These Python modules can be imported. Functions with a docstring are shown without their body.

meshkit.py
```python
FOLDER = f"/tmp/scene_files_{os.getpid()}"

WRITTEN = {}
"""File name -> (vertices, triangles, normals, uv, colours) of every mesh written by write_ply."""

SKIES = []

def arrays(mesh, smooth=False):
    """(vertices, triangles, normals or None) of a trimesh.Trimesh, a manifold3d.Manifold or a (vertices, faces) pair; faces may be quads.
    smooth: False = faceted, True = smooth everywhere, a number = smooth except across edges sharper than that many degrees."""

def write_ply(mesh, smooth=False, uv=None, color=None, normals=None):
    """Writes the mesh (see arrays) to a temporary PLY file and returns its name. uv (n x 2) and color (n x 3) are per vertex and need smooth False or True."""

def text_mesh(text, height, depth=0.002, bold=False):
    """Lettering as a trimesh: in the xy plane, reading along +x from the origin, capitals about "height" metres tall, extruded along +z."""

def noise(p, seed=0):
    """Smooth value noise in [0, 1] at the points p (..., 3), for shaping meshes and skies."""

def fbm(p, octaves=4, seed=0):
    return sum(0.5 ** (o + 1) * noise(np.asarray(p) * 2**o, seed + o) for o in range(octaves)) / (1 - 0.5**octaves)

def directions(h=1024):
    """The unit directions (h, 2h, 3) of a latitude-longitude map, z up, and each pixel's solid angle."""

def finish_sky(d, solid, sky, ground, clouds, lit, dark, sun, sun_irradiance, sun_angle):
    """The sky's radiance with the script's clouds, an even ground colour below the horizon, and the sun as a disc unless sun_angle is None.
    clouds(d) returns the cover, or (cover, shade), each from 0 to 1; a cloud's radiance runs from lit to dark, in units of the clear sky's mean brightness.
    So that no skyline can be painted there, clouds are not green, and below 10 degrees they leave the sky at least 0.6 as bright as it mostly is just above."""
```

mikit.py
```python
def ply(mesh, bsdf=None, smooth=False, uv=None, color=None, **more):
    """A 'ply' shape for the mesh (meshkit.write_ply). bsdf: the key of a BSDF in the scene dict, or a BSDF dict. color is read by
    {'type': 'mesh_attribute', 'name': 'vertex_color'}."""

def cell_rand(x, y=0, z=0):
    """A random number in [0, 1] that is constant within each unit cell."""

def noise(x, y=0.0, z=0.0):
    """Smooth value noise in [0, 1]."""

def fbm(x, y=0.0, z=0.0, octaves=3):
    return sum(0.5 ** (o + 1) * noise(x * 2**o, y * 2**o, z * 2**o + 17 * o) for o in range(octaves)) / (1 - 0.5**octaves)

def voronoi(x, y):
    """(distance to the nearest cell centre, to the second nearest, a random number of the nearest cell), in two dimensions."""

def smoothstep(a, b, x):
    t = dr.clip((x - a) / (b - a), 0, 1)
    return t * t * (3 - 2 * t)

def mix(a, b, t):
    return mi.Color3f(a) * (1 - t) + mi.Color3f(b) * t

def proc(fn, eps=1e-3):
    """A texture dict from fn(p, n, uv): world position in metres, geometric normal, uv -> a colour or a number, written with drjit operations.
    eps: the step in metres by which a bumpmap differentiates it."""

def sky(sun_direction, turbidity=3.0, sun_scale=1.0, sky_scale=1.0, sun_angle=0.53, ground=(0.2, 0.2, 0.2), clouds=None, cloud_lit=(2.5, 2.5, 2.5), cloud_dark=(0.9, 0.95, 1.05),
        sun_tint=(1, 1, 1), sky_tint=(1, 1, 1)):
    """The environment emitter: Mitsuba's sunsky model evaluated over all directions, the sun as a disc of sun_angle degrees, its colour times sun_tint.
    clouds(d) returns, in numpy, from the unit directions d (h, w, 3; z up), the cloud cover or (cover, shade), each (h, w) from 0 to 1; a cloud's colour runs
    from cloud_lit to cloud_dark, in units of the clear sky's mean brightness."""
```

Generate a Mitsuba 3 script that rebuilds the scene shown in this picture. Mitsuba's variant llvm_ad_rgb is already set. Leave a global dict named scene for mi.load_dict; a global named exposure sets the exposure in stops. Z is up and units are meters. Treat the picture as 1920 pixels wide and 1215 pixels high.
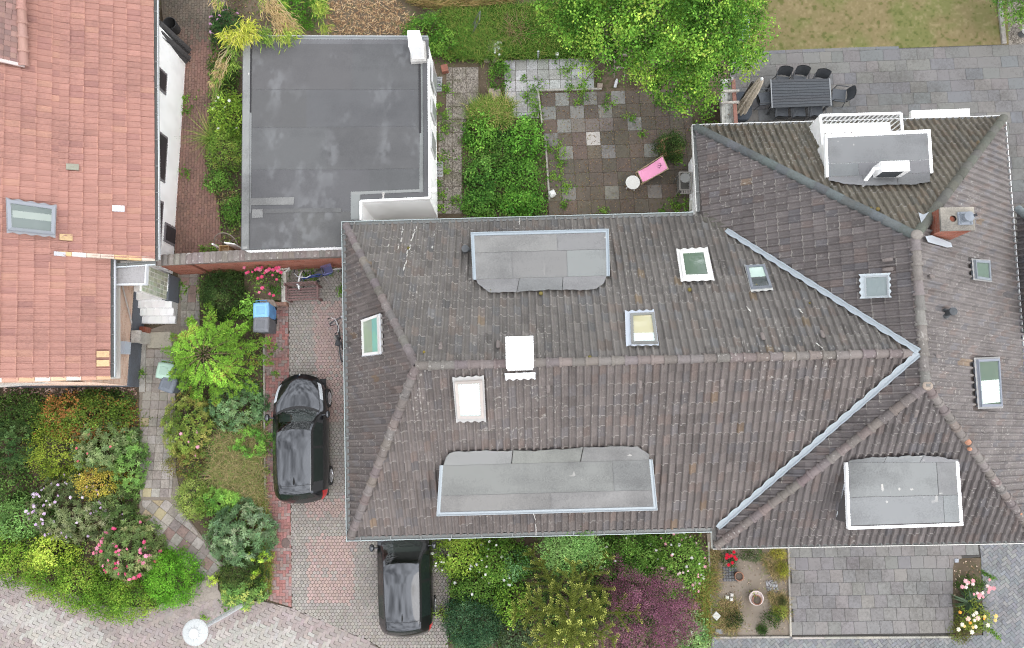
import math, random, numpy as np, trimesh, mitsuba as mi, mikit, meshkit
import drjit as dr
import shapely.geometry as sg
from shapely.ops import triangulate
from mikit import proc, noise, fbm, voronoi, cell_rand, smoothstep, mix
T = mi.ScalarTransform4f
scene, labels = {}, {}
rng = np.random.default_rng(7)
R = random.Random(5)

# ---------------------------------------------------------------- camera, sky, exposure
CAM_H, FOCAL = 25.0, 1365.0                       # drone height in metres, focal length in photo pixels (1920 wide)
EYE = np.array([0, 0, CAM_H])
DIR = np.array([math.sin(-0.018), math.sin(0.135), -math.cos(0.135)]); DIR /= np.linalg.norm(DIR)
RIGHT = np.cross(DIR, [0, 1, 0]); RIGHT /= np.linalg.norm(RIGHT)
UP = np.cross(RIGHT, DIR)
scene['camera'] = {'type': 'perspective', 'fov': 2 * math.degrees(math.atan(960 / FOCAL)), 'fov_axis': 'x', 'near_clip': 0.5, 'far_clip': 2000.0,
                   'to_world': T().look_at(origin=EYE.tolist(), target=(EYE + DIR).tolist(), up=UP.tolist())}


unit_sun = np.array([0.62, -0.36, 1.0]) / np.linalg.norm([0.62, -0.36, 1.0])


def cloud_cover(d):
    q = d[..., :2] / np.maximum(d[..., 2:], 0.12)
    p = np.concatenate([q * 8.0, q[..., :1] * 0 + 3.1], -1)
    glow = np.exp(-(1 - d @ unit_sun) / 0.22)                 # the sun's soft bright patch behind the overcast
    return np.ones(d.shape[:2]), np.clip((meshkit.fbm(p, 4, 3) - 0.40) * 2.2 + 0.30 - 0.75 * glow, 0, 1)


scene['sky'] = mikit.sky((0.62, -0.36, 1.0), turbidity=3, sun_scale=0.08, sun_tint=(0.94, 1.0, 1.1), sun_angle=40, clouds=cloud_cover, cloud_lit=(4.6, 4.72, 4.95), cloud_dark=(0.95, 1.0, 1.1), ground=(0.12, 0.12, 0.1))
exposure = 2.8


def P(u, v, z=0.0):
    """The point at height z that the photo shows at pixel (u, v) of 1920 x 1215."""
    r = DIR + RIGHT * (u - 960) / FOCAL + UP * (607.5 - v) / FOCAL
    return EYE + r * (z - CAM_H) / r[2]


def ray_plane(u, v, o, n):
    r = DIR + RIGHT * (u - 960) / FOCAL + UP * (607.5 - v) / FOCAL
    return EYE + r * (np.dot(np.asarray(o) - EYE, n) / np.dot(r, n))


def proj(p):
    q = np.asarray(p, float) - EYE
    z = q @ DIR
    return np.stack([960 + q @ RIGHT / z * FOCAL, 607.5 - q @ UP / z * FOCAL], -1), z


# ---------------------------------------------------------------- mesh and naming helpers
def unit(v):
    v = np.asarray(v, float)
    return v / (np.linalg.norm(v) + 1e-12)


def rotz(a):
    c, s = math.cos(a), math.sin(a)
    return np.array([[c, -s, 0], [s, c, 0], [0, 0, 1.0]])


class MB:
    """Collects geometry with a colour per vertex; becomes one entry of the scene."""
    def __init__(self):
        self.v, self.f, self.c, self.n = [], [], [], 0

    def add(self, v, f, col):
        v, f = np.asarray(v, float), np.asarray(f, int)
        if len(v) == 0 or len(f) == 0:
            return self
        if f.shape[1] == 4:
            f = np.vstack([f[:, [0, 1, 2]], f[:, [0, 2, 3]]])
        self.v.append(v); self.f.append(f + self.n); self.n += len(v)
        self.c.append(np.broadcast_to(np.asarray(col, float), (len(v), 3)))
        return self

    def mb(self, o):
        return self.add(*o.arrays())

    def arrays(self):
        return np.vstack(self.v), np.vstack(self.f), np.vstack(self.c)

    def quad(self, a, b, c, d, col):
        return self.add([a, b, c, d], [[0, 1, 2, 3]], col)

    def hexa(self, p, col):
        """p: 8 corners, bottom four then top four, counter-clockwise from above; hard edges."""
        p = np.asarray(p, float)
        q = [[3, 2, 1, 0], [4, 5, 6, 7], [0, 1, 5, 4], [1, 2, 6, 5], [2, 3, 7, 6], [3, 0, 4, 7]]
        return self.add(p[np.array(q).ravel()], np.arange(24).reshape(6, 4), col)

    def box(self, c, s, col, rot=None):
        h = np.array(s, float) / 2
        k = np.array([[-1, -1, -1], [1, -1, -1], [1, 1, -1], [-1, 1, -1], [-1, -1, 1], [1, -1, 1], [1, 1, 1], [-1, 1, 1]]) * h
        if rot is not None:
            k = k @ np.asarray(rot).T
        return self.hexa(k + np.asarray(c, float), col)

    def slab(self, pts, z0, z1, col, bev=0.0):
        """A plate with the outline pts (x, y; counter-clockwise), from z0 to z1, its top edge chamfered by bev."""
        p = np.asarray(pts, float)[:, :2]
        n = len(p)
        c = p.mean(0)
        rings = [np.c_[p, np.full(n, z0)], np.c_[p, np.full(n, z1 - bev)]]
        top = p
        if bev > 0:
            d = c - p
            top = p + d / np.maximum(np.linalg.norm(d, axis=1, keepdims=True), 1e-6) * bev * 1.3
            rings.append(np.c_[top, np.full(n, z1)])
        for a, b in zip(rings, rings[1:]):
            for i in range(n):
                j = (i + 1) % n
                self.add([a[i], a[j], b[j], b[i]], [[0, 1, 2, 3]], col)
        t = np.c_[top, np.full(n, z1)]
        self.add(np.vstack([t, [[*top.mean(0), z1]]]), [[i, (i + 1) % n, n] for i in range(n)], col)
        return self

    def poly(self, pts, z0, z1, col):
        """Extruded (possibly concave) polygon, top and sides."""
        g = pts if isinstance(pts, sg.Polygon) else sg.Polygon(np.asarray(pts)[:, :2])
        g = sg.polygon.orient(g)
        m = trimesh.creation.extrude_polygon(g, z1 - z0, engine='earcut')
        m.apply_translation([0, 0, z0])
        return self.add(m.vertices[m.faces.ravel()], np.arange(len(m.faces) * 3).reshape(-1, 3), col)

    def tube(self, pts, r, col, sides=8, cap=True):
        p = np.asarray(pts, float)
        r = np.broadcast_to(np.asarray(r, float), (len(p),))
        t = np.gradient(p, axis=0); t /= np.linalg.norm(t, axis=1, keepdims=True) + 1e-12
        a = np.cross(t, [0, 0, 1.0])
        bad = np.linalg.norm(a, axis=1) < 0.15
        a[bad] = np.cross(t[bad], [1.0, 0, 0])
        a /= np.linalg.norm(a, axis=1, keepdims=True)
        b = np.cross(t, a)
        g = np.arange(sides) * 2 * np.pi / sides
        v = p[:, None] + r[:, None, None] * (np.cos(g)[None, :, None] * a[:, None] + np.sin(g)[None, :, None] * b[:, None])
        f = [[i * sides + j, i * sides + (j + 1) % sides, (i + 1) * sides + (j + 1) % sides, (i + 1) * sides + j] for i in range(len(p) - 1) for j in range(sides)]
        self.add(v.reshape(-1, 3), f, col)
        if cap:
            for k, o in ((0, 1), (-1, -1)):
                ring = v[k]
                self.add(np.vstack([ring, p[k][None]]), [[(i + 1) % sides, i, sides][::o] for i in range(sides)], col)
        return self

    def lathe(self, prof, c, col, sides=16, axis=None, ang=(0, 2 * math.pi)):
        """prof: (radius, height) pairs, turned about the vertical through c (or about axis)."""
        prof = np.asarray(prof, float)
        full = abs(ang[1] - ang[0] - 2 * math.pi) < 1e-6
        k = sides if full else sides + 1
        g = np.linspace(ang[0], ang[1], sides + 1)[:k]
        v = np.stack([prof[:, None, 0] * np.cos(g), prof[:, None, 0] * np.sin(g), np.broadcast_to(prof[:, None, 1], (len(prof), k))], -1)
        if axis is not None:
            z = unit(axis); x = unit(np.cross(z, [0.3, 0.9, 0.2])); y = np.cross(z, x)
            v = v @ np.array([x, y, z])
        f = [[i * k + j, i * k + (j + 1) % k, (i + 1) * k + (j + 1) % k, (i + 1) * k + j] for i in range(len(prof) - 1) for j in range(sides)]
        return self.add((v + np.asarray(c, float)).reshape(-1, 3), f, col)

    def sweep(self, prof, a, b, col, side=None, closed=True):
        """prof: outline points (across, up), drawn from a to b; across = side (default: horizontal, left of the run)."""
        a, b = np.asarray(a, float), np.asarray(b, float)
        t = unit(b - a)
        s = unit(np.cross([0, 0, 1.0], t)) if side is None else unit(side)
        w = unit(np.cross(t, s))
        if w[2] < 0:
            w = -w
        prof = np.asarray(prof, float)
        A = a + prof[:, :1] * s + prof[:, 1:] * w
        B = b + prof[:, :1] * s + prof[:, 1:] * w
        n = len(prof)
        for i in range(n if closed else n - 1):
            j = (i + 1) % n
            self.add([A[i], A[j], B[j], B[i]], [[0, 1, 2, 3]], col)
        if closed and n > 2:
            g = sg.Polygon(prof)
            for X, o in ((A, 1), (B, -1)):
                for tri in triangulate(g):
                    if g.contains(tri.representative_point()):
                        idx = [int(np.argmin(np.abs(prof - np.array(q)).sum(1))) for q in list(tri.exterior.coords)[:3]]
                        self.add(X[idx][::o], [[0, 1, 2]], col)
        return self

    def grid(self, X, col, flip=False):
        """X: (m, n, 3) points, smooth."""
        X = np.asarray(X, float)
        m, n = X.shape[:2]
        i, j = np.meshgrid(np.arange(m - 1), np.arange(n - 1), indexing='ij')
        q = np.stack([i * n + j, i * n + j + 1, (i + 1) * n + j + 1, (i + 1) * n + j], -1).reshape(-1, 4)
        c = col if np.ndim(col) == 1 else np.asarray(col).reshape(-1, 3)
        return self.add(X.reshape(-1, 3), q[:, ::-1] if flip else q, c)

    def sphere(self, c, r, col, n=8):
        r = np.broadcast_to(np.asarray(r, float), (3,))
        g = np.linspace(0, math.pi, n + 1)
        h = np.linspace(0, 2 * math.pi, 2 * n + 1)
        X = np.stack([np.sin(g)[:, None] * np.cos(h), np.sin(g)[:, None] * np.sin(h), np.broadcast_to(np.cos(g)[:, None], (n + 1, 2 * n + 1))], -1) * r + np.asarray(c, float)
        return self.grid(X, col, flip=True)


def free(k):
    if k not in scene and k not in labels and k not in RESERVED:
        RESERVED.add(k)
        return k
    i = COUNT.get(k, 1)
    while f'{k}_{i:03d}' in RESERVED:
        i += 1
    COUNT[k] = i + 1
    RESERVED.add(f'{k}_{i:03d}')
    return f'{k}_{i:03d}'


RESERVED, COUNT = set(), {}


def thing(name, label, cat=None, group=None, kind=None):
    k = free(name)
    labels[k] = {'label': label}
    for a, b in (('category', cat), ('group', group), ('kind', kind)):
        if b:
            labels[k][a] = b
    return k


def put(key, mb, bsdf, smooth=True):
    v, f, c = mb.arrays() if isinstance(mb, MB) else mb
    q = np.sqrt(np.clip(c, 0, 1))
    scene[key] = mikit.ply((v, f), bsdf, smooth=smooth, uv=np.c_[np.floor(q[:, 0] * 1022.99) + 0.05 + 0.9 * np.minimum(q[:, 1], 0.999), q[:, 2]])
    return key


def part(parent, name, mb, bsdf, smooth=True, label=None, kind=None):
    k = free(parent + '__' + name)
    put(k, mb, bsdf, smooth)
    if label or kind:
        labels[k] = {a: b for a, b in (('label', label), ('kind', kind)) if b}
    return k


def solid(name, mb, bsdf, label, cat=None, group=None, kind=None, smooth=True):
    return put(thing(name, label, cat, group, kind), mb, bsdf, smooth)


HIDDEN = []            # photo outlines of what hides the pieces below (dormers, roofs): those pieces are not among the 300 that show largest


def pieces(parent, name, items, bsdf, rest, limit=300, smooth=False, hidden=HIDDEN):
    """items: list of (V, F, C). The `limit` that show largest become parts of their own, the others one part of kind stuff."""
    if not items:
        return
    cen = np.array([v.mean(0) for v, f, c in items])
    ext = np.array([np.prod(np.sort(v.max(0) - v.min(0))[1:]) for v, f, c in items])
    uv, dep = proj(cen)
    score = ext / dep ** 2
    out = (uv[:, 0] < -4) | (uv[:, 0] > 1924) | (uv[:, 1] < -4) | (uv[:, 1] > 1219)
    score[out] *= 1e-6
    if len(hidden):
        for g in hidden:
            for i in np.nonzero((uv[:, 0] > g.bounds[0]) & (uv[:, 0] < g.bounds[2]) & (uv[:, 1] > g.bounds[1]) & (uv[:, 1] < g.bounds[3]))[0]:
                if g.contains(sg.Point(*uv[i])):
                    score[i] *= 1e-4
    order = np.argsort(-score, kind='stable')
    show = [i for i in order[:limit] if score[i] > 1e-7]
    for i in sorted(show):
        part(parent, name, items[i], bsdf, smooth)
    left = sorted(set(range(len(items))) - set(show))
    if left:
        m = MB()
        for i in left:
            m.add(*items[i])
        part(parent, rest, m, bsdf, smooth, kind='stuff')


def vary(col, amt=0.1, hue=0.03):
    c = np.asarray(col, float) * (1 + amt * (rng.random() * 2 - 1))
    return np.clip(c * (1 + hue * (rng.random(3) * 2 - 1)), 0.002, 0.95)


# ---------------------------------------------------------------- materials
def tone_fn(p, n, uv):
    # every piece carries its own flat colour in its texture coordinates (square roots: red in the whole part of u, green in the rest, blue in v)
    r = dr.floor(uv.x)
    g = (uv.x - r - 0.05) / 0.9
    r = r / 1023.0
    return mi.Color3f(r * r, g * g, uv.y * uv.y)


VC = proc(tone_fn)


def pr(col, rough=0.7, **k):
    return {'type': 'principled', 'base_color': col if isinstance(col, dict) else {'type': 'rgb', 'value': list(col)}, 'roughness': rough, **k}


def two(b):
    return {'type': 'twosided', 'bsdf': b}


def blend(w, a, b):
    return {'type': 'blendbsdf', 'weight': proc(w), 'a': a, 'b': b}


def dirt_fn(p, n, uv):
    big = fbm(p.x * 1.3, p.y * 1.3, p.z * 1.3, 3)
    small = noise(p.x * 17, p.y * 17, p.z * 17)
    grain = noise(p.x * 46, p.y * 46, p.z * 46)
    return dr.clip((big - 0.36) * 0.9 + (small - 0.5) * 0.38 + (grain - 0.5) * 0.35, 0, 0.75)


def tile_fn(p, n, uv):
    big = fbm(p.x * 0.9, p.y * 0.9, p.z * 0.9, 3)
    small = noise(p.x * 21, p.y * 21, p.z * 21)
    grain = noise(p.x * 60, p.y * 60, p.z * 60)
    return dr.clip((big - 0.42) * 0.7 + (small - 0.5) * 0.28 + (grain - 0.5) * 0.3, 0, 0.7)


def lichen_fn(p, n, uv):
    area = smoothstep(0.40, 0.72, fbm(p.x * 0.55 + 9, p.y * 0.55, p.z * 0.55, 3))
    spot = smoothstep(0.70, 0.86, noise(p.x * 15, p.y * 15, p.z * 15)) * smoothstep(0.35, 0.6, noise(p.x * 40 + 5, p.y * 40, p.z * 40))
    return dr.clip(spot * (0.05 + 0.65 * area), 0, 0.65)


def membrane_fn(p, n, uv):
    big = fbm(p.x * 0.8 + 31, p.y * 0.8, p.z, 4)
    run = fbm(p.x * 0.7 + 3, p.y * 3.1, p.z, 3)
    grain = noise(p.x * 38, p.y * 38, p.z * 38)
    return dr.clip((big - 0.42) * 1.5 + (run - 0.5) * 0.5 + (grain - 0.5) * 0.3, 0, 0.8)


def stain_fn(p, n, uv):
    a = fbm(p.x * 1.1 + 13, p.y * 0.75, 0.5, 4)
    b = fbm(p.x * 3.4, p.y * 2.2 + 4, 1.5, 3)
    g = noise(p.x * 33, p.y * 33, 0.5)
    return dr.clip(smoothstep(0.50, 0.68, a) * smoothstep(0.40, 0.62, b) * 0.36 + 0.10 * (g - 0.3), 0, 0.6)


def speck_fn(p, n, uv):
    return 0.75 * smoothstep(0.87, 0.93, noise(p.x * 9 + 4, p.y * 9, p.z * 9)) * smoothstep(0.50, 0.66, fbm(p.x * 0.7, p.y * 0.7 + 8, p.z, 2))


def paint_fn(p, n, uv):
    return dr.clip((fbm(p.x * 2, p.y * 2, p.z * 1.2, 3) - 0.48) * 0.45, 0, 0.2)


def wood_fn(p, n, uv):
    return dr.clip((fbm(p.x * 7, p.y * 7, p.z * 7, 3) - 0.4) * 1.4, 0, 0.7)


def soil_fn(p, n, uv):
    a = fbm(p.x * 0.9, p.y * 0.9, 0.5, 3)
    b = noise(p.x * 11, p.y * 11, 1.5)
    g = noise(p.x * 30, p.y * 30, 2.5)
    c = mix((0.062, 0.047, 0.033), (0.125, 0.098, 0.07), smoothstep(0.3, 0.7, a))
    c = mix(c, (0.21, 0.165, 0.115), 0.75 * smoothstep(0.62, 0.85, g))
    return mix(c, (0.055, 0.072, 0.024), 0.6 * smoothstep(0.5, 0.75, b) * smoothstep(0.35, 0.65, a))


def lawn_fn(p, n, uv):
    a = fbm(p.x * 0.7 + 2, p.y * 0.9, 0.5, 4)
    b = fbm(p.x * 7, p.y * 7, 1.5, 2)
    c = mix((0.165, 0.132, 0.068), (0.128, 0.130, 0.050), smoothstep(0.40, 0.62, a))
    c = mix(c, (0.23, 0.19, 0.105), 0.6 * smoothstep(0.5, 0.8, b))
    return mix(c, (0.07, 0.085, 0.022), 0.7 * smoothstep(0.45, 0.25, b))


def sand_fn(p, n, uv):
    a = fbm(p.x * 1.1, p.y * 1.1, 0.5, 3)
    g = noise(p.x * 24, p.y * 24, 2.5)
    c = mix((0.165, 0.135, 0.105), (0.235, 0.20, 0.165), smoothstep(0.3, 0.7, a))
    c = mix(c, (0.33, 0.30, 0.26), 0.6 * smoothstep(0.75, 0.9, g))
    return mix(c, (0.10, 0.085, 0.055), 0.6 * smoothstep(0.3, 0.12, g))


def pebble_fn(p, n, uv):
    d1, d2, k = voronoi(p.x * 26, p.y * 26)
    c = mix((0.10, 0.085, 0.07), (0.30, 0.27, 0.235), k)
    c = mix(c, (0.06, 0.05, 0.04), 0.7 * smoothstep(0.14, 0.0, d2 - d1))
    a = fbm(p.x * 1.5, p.y * 1.5, 0.5, 3)
    return mix(c, (0.075, 0.075, 0.035), 0.75 * smoothstep(0.5, 0.72, a))


def brick_fn(p, n, uv):
    along = dr.select(dr.abs(n.x) > dr.abs(n.y), p.y, p.x)
    row = dr.floor(p.z / 0.075)
    x = along / 0.25 + 0.5 * (row - 2 * dr.floor(row / 2))
    fx, fz = x - dr.floor(x), p.z / 0.075 - row
    m = dr.maximum(smoothstep(0.94, 0.97, fx), smoothstep(0.82, 0.88, fz))
    k = cell_rand(dr.floor(x), row, 3)
    c = mix((0.20, 0.060, 0.038), (0.28, 0.105, 0.07), k)
    return mix(c, (0.19, 0.15, 0.125), m) * (0.8 + 0.4 * fbm(p.x * 3, p.y * 3, p.z * 3, 2))


def pale_brick_fn(p, n, uv):
    along = dr.select(dr.abs(n.x) > dr.abs(n.y), p.y, p.x)
    row = dr.floor(p.z / 0.07)
    x = along / 0.24 + 0.5 * (row - 2 * dr.floor(row / 2))
    fx, fz = x - dr.floor(x), p.z / 0.07 - row
    m = dr.maximum(smoothstep(0.93, 0.97, fx), smoothstep(0.80, 0.88, fz))
    k = cell_rand(dr.floor(x), row, 5)
    c = mix((0.46, 0.29, 0.215), (0.56, 0.40, 0.31), k)
    return mix(c, (0.52, 0.45, 0.39), m)


def paver_fn(p, n, uv):
    big = fbm(p.x * 0.8 + 5, p.y * 0.8, 0.5, 3)
    grain = noise(p.x * 31, p.y * 31, 0.5)
    return dr.clip((big - 0.42) * 0.7 + (grain - 0.5) * 0.22, 0, 0.5)


DIRT = pr((0.050, 0.045, 0.038), 0.95)
scene['stone'] = two(blend(dirt_fn, pr(VC, 0.8, specular=0.3), DIRT))
scene['paver'] = two(blend(paver_fn, pr(VC, 0.85, specular=0.25), pr((0.12, 0.105, 0.09), 0.95)))
scene['tile'] = two(blend(lichen_fn, blend(tile_fn, pr(VC, 0.75, specular=0.35), pr((0.034, 0.028, 0.026), 0.9)), pr((0.42, 0.40, 0.37), 0.95)))
scene['clay'] = two(blend(tile_fn, pr(VC, 0.7, specular=0.35), pr((0.135, 0.075, 0.066), 0.9)))
scene['membrane'] = two(blend(speck_fn, blend(membrane_fn, pr(VC, 0.85, specular=0.3), pr((0.045, 0.044, 0.045), 0.9)), pr((0.5, 0.48, 0.45), 0.9)))
scene['old_membrane'] = two(blend(stain_fn, blend(membrane_fn, pr(VC, 0.85, specular=0.3), pr((0.045, 0.045, 0.048), 0.9)), pr((0.20, 0.205, 0.212), 0.9)))
scene['paint'] = two(blend(paint_fn, pr(VC, 0.55), pr((0.33, 0.32, 0.29), 0.9)))
scene['wood'] = two(blend(wood_fn, pr(VC, 0.65), pr((0.05, 0.04, 0.034), 0.8)))
scene['soil'] = two(pr(proc(soil_fn), 1.0, specular=0.1))
scene['lawn'] = two(pr(proc(lawn_fn), 1.0, specular=0.1))
scene['sand'] = two(pr(proc(sand_fn), 1.0, specular=0.1))
scene['pebble'] = two(pr(proc(pebble_fn), 0.85, specular=0.2))
scene['brick'] = two(pr(proc(brick_fn), 0.9, specular=0.2))
scene['pale_brick'] = two(pr(proc(pale_brick_fn), 0.9, specular=0.2))
scene['zinc'] = two(pr(VC, 0.42, metallic=0.35, specular=0.5))
scene['plain'] = two(pr(VC, 0.6, specular=0.4))
scene['gloss'] = two(pr(VC, 0.22, specular=0.5))
scene['rubber'] = two(pr((0.018, 0.018, 0.019), 0.75))
scene['chrome'] = two(pr((0.62, 0.63, 0.65), 0.25, metallic=0.9))
scene['car_paint'] = two(pr((0.072, 0.075, 0.081), 0.06, metallic=0.92, specular=0.5, clearcoat=0.6, clearcoat_gloss=0.97))
scene['car_pane'] = {'type': 'thindielectric', 'int_ior': 1.5, 'specular_reflectance': {'type': 'rgb', 'value': [0.5, 0.5, 0.5]}, 'specular_transmittance': {'type': 'rgb', 'value': [0.62, 0.72, 0.68]}}
scene['pane'] = {'type': 'thindielectric', 'int_ior': 1.5, 'specular_transmittance': {'type': 'rgb', 'value': [0.86, 0.93, 0.9]}}
scene['leaf'] = {'type': 'principledthin', 'base_color': VC, 'roughness': 0.5, 'diff_trans': 0.45, 'spec_trans': 0.0, 'eta': 1.4}
scene['petal'] = {'type': 'principledthin', 'base_color': VC, 'roughness': 0.7, 'diff_trans': 0.6, 'spec_trans': 0.0, 'eta': 1.3}
# ================================================================ the setting: ground, road, pavings
def W2(px, z=0.0):
    return [P(u, v, z)[:2] for u, v in px]


def flat(name, px, z, bsdf, label, col=(0.2, 0.2, 0.2), depth=0.03, world=False):
    m = MB().poly(px if world else W2(px), z - depth, z, col)
    return solid(name, m, bsdf, label, kind='structure', smooth=False)


def herring(x0, x1, y0, y1, w, jog=0.0, gap=0.006):
    out = []
    g = gap / 2
    for i in range(int(x0 / w) - 2, int(x1 / w) + 2):
        for j in range(int(y0 / w) - 2, int(y1 / w) + 2):
            s = (i - j) % 4
            if s not in (0, 3):
                continue
            L = 2 * w
            q = [(g, g + jog), (L * .36, g + jog), (L * .46, g), (L - g, g), (L - g, w - g), (L * .54, w - g), (L * .44, w - g + jog), (g, w - g + jog)] if jog else [(g, g), (L - g, g), (L - g, w - g), (g, w - g)]
            if s == 3:
                q = [(w - y, x) for x, y in q]
            out.append(np.array(q) + [i * w, j * w])
    return out


def running(x0, x1, y0, y1, w, h, shift=0.5, gap=0.008, widths=None):
    out = []
    g = gap / 2
    for j in range(int(y0 / h) - 1, int(y1 / h) + 2):
        x = (math.floor(x0 / w) - 2) * w + ((shift * j) % 1.0) * w
        k = 0
        while x < x1 + w:
            ww = w if widths is None else R.choice(widths)
            out.append(np.array([(x + g, j * h + g), (x + ww - g, j * h + g), (x + ww - g, (j + 1) * h - g), (x + g, (j + 1) * h - g)]))
            x += ww; k += 1
    return out


def hexes(x0, x1, y0, y1, w, gap=0.007):
    out = []
    r = (w - gap) / math.sqrt(3)
    hx = np.array([(r * math.cos(a), r * math.sin(a)) for a in np.arange(6) * math.pi / 3 + math.pi / 6])
    for j in range(int(y0 / (w * .866)) - 1, int(y1 / (w * .866)) + 2):
        for i in range(int(x0 / w) - 1, int(x1 / w) + 2):
            out.append(hx + [(i + 0.5 * (j % 2)) * w, j * w * .866])
    return out


def field(parent, name, rest, px, pattern, ang, org, col, z=0.05, bev=0.004, jit=0.003, limit=300, holes=(), amt=0.1, tilt=0.0, bsdf='stone', minfrac=0.25, thick=0.05):
    """Lays single stones inside the outline px (photo pixels on the ground); org: the pixel where the pattern starts; col(point, i) gives each stone's tone."""
    poly = sg.Polygon(W2(px)).buffer(0)
    for h in holes:
        poly = poly.difference(sg.Polygon(W2(h)))
    o, rot = P(*org)[:2], rotz(ang)[:2, :2]
    loc = (np.array(poly.envelope.exterior.coords) - o) @ rot
    lo, hi = loc.min(0), loc.max(0)
    items = []
    prep = __import__('shapely').prepared.prep(poly)
    for k, q in enumerate(pattern(lo[0], hi[0], lo[1], hi[1])):
        w = q @ rot.T + o
        g = sg.Polygon(w)
        if not prep.intersects(g):
            continue
        if not prep.contains(g):
            a = g.area
            g = g.intersection(poly)
            if g.geom_type != 'Polygon' or g.area < minfrac * a:
                continue
            w = np.array(sg.polygon.orient(g).exterior.coords)[:-1]
        zz = z + (rng.random() - 0.5) * 2 * jit
        m = MB().slab(w, zz - thick, zz, vary(col(w.mean(0), k), amt, 0.03), bev)
        V, F, C = m.arrays()
        if tilt:
            c = w.mean(0)
            s = rng.normal(0, tilt, 2)
            V[:, 2] += (V[:, 0] - c[0]) * s[0] + (V[:, 1] - c[1]) * s[1]
        items.append((V, F, C))
    pieces(parent, name, items, bsdf, rest, limit)
    return items


def px_of(p, z=0.0):
    return proj([p[0], p[1], z])[0]


def inpoly(px):
    g = sg.Polygon(px)
    return lambda p: g.contains(sg.Point(*px_of(p)))


YAW = 0.025
g = MB()
n = 120
xs = np.concatenate([np.linspace(-220, -30, 8), np.linspace(-24, 24, 60), np.linspace(30, 220, 8)])
X = np.stack(tuple(np.meshgrid(xs, xs, indexing='ij')) + (np.zeros((len(xs), len(xs))),), -1)
g.grid(X, (0.1, 0.08, 0.06))
solid('ground', g, 'soil', 'bare brown garden earth with litter under all the planting', kind='structure')

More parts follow.
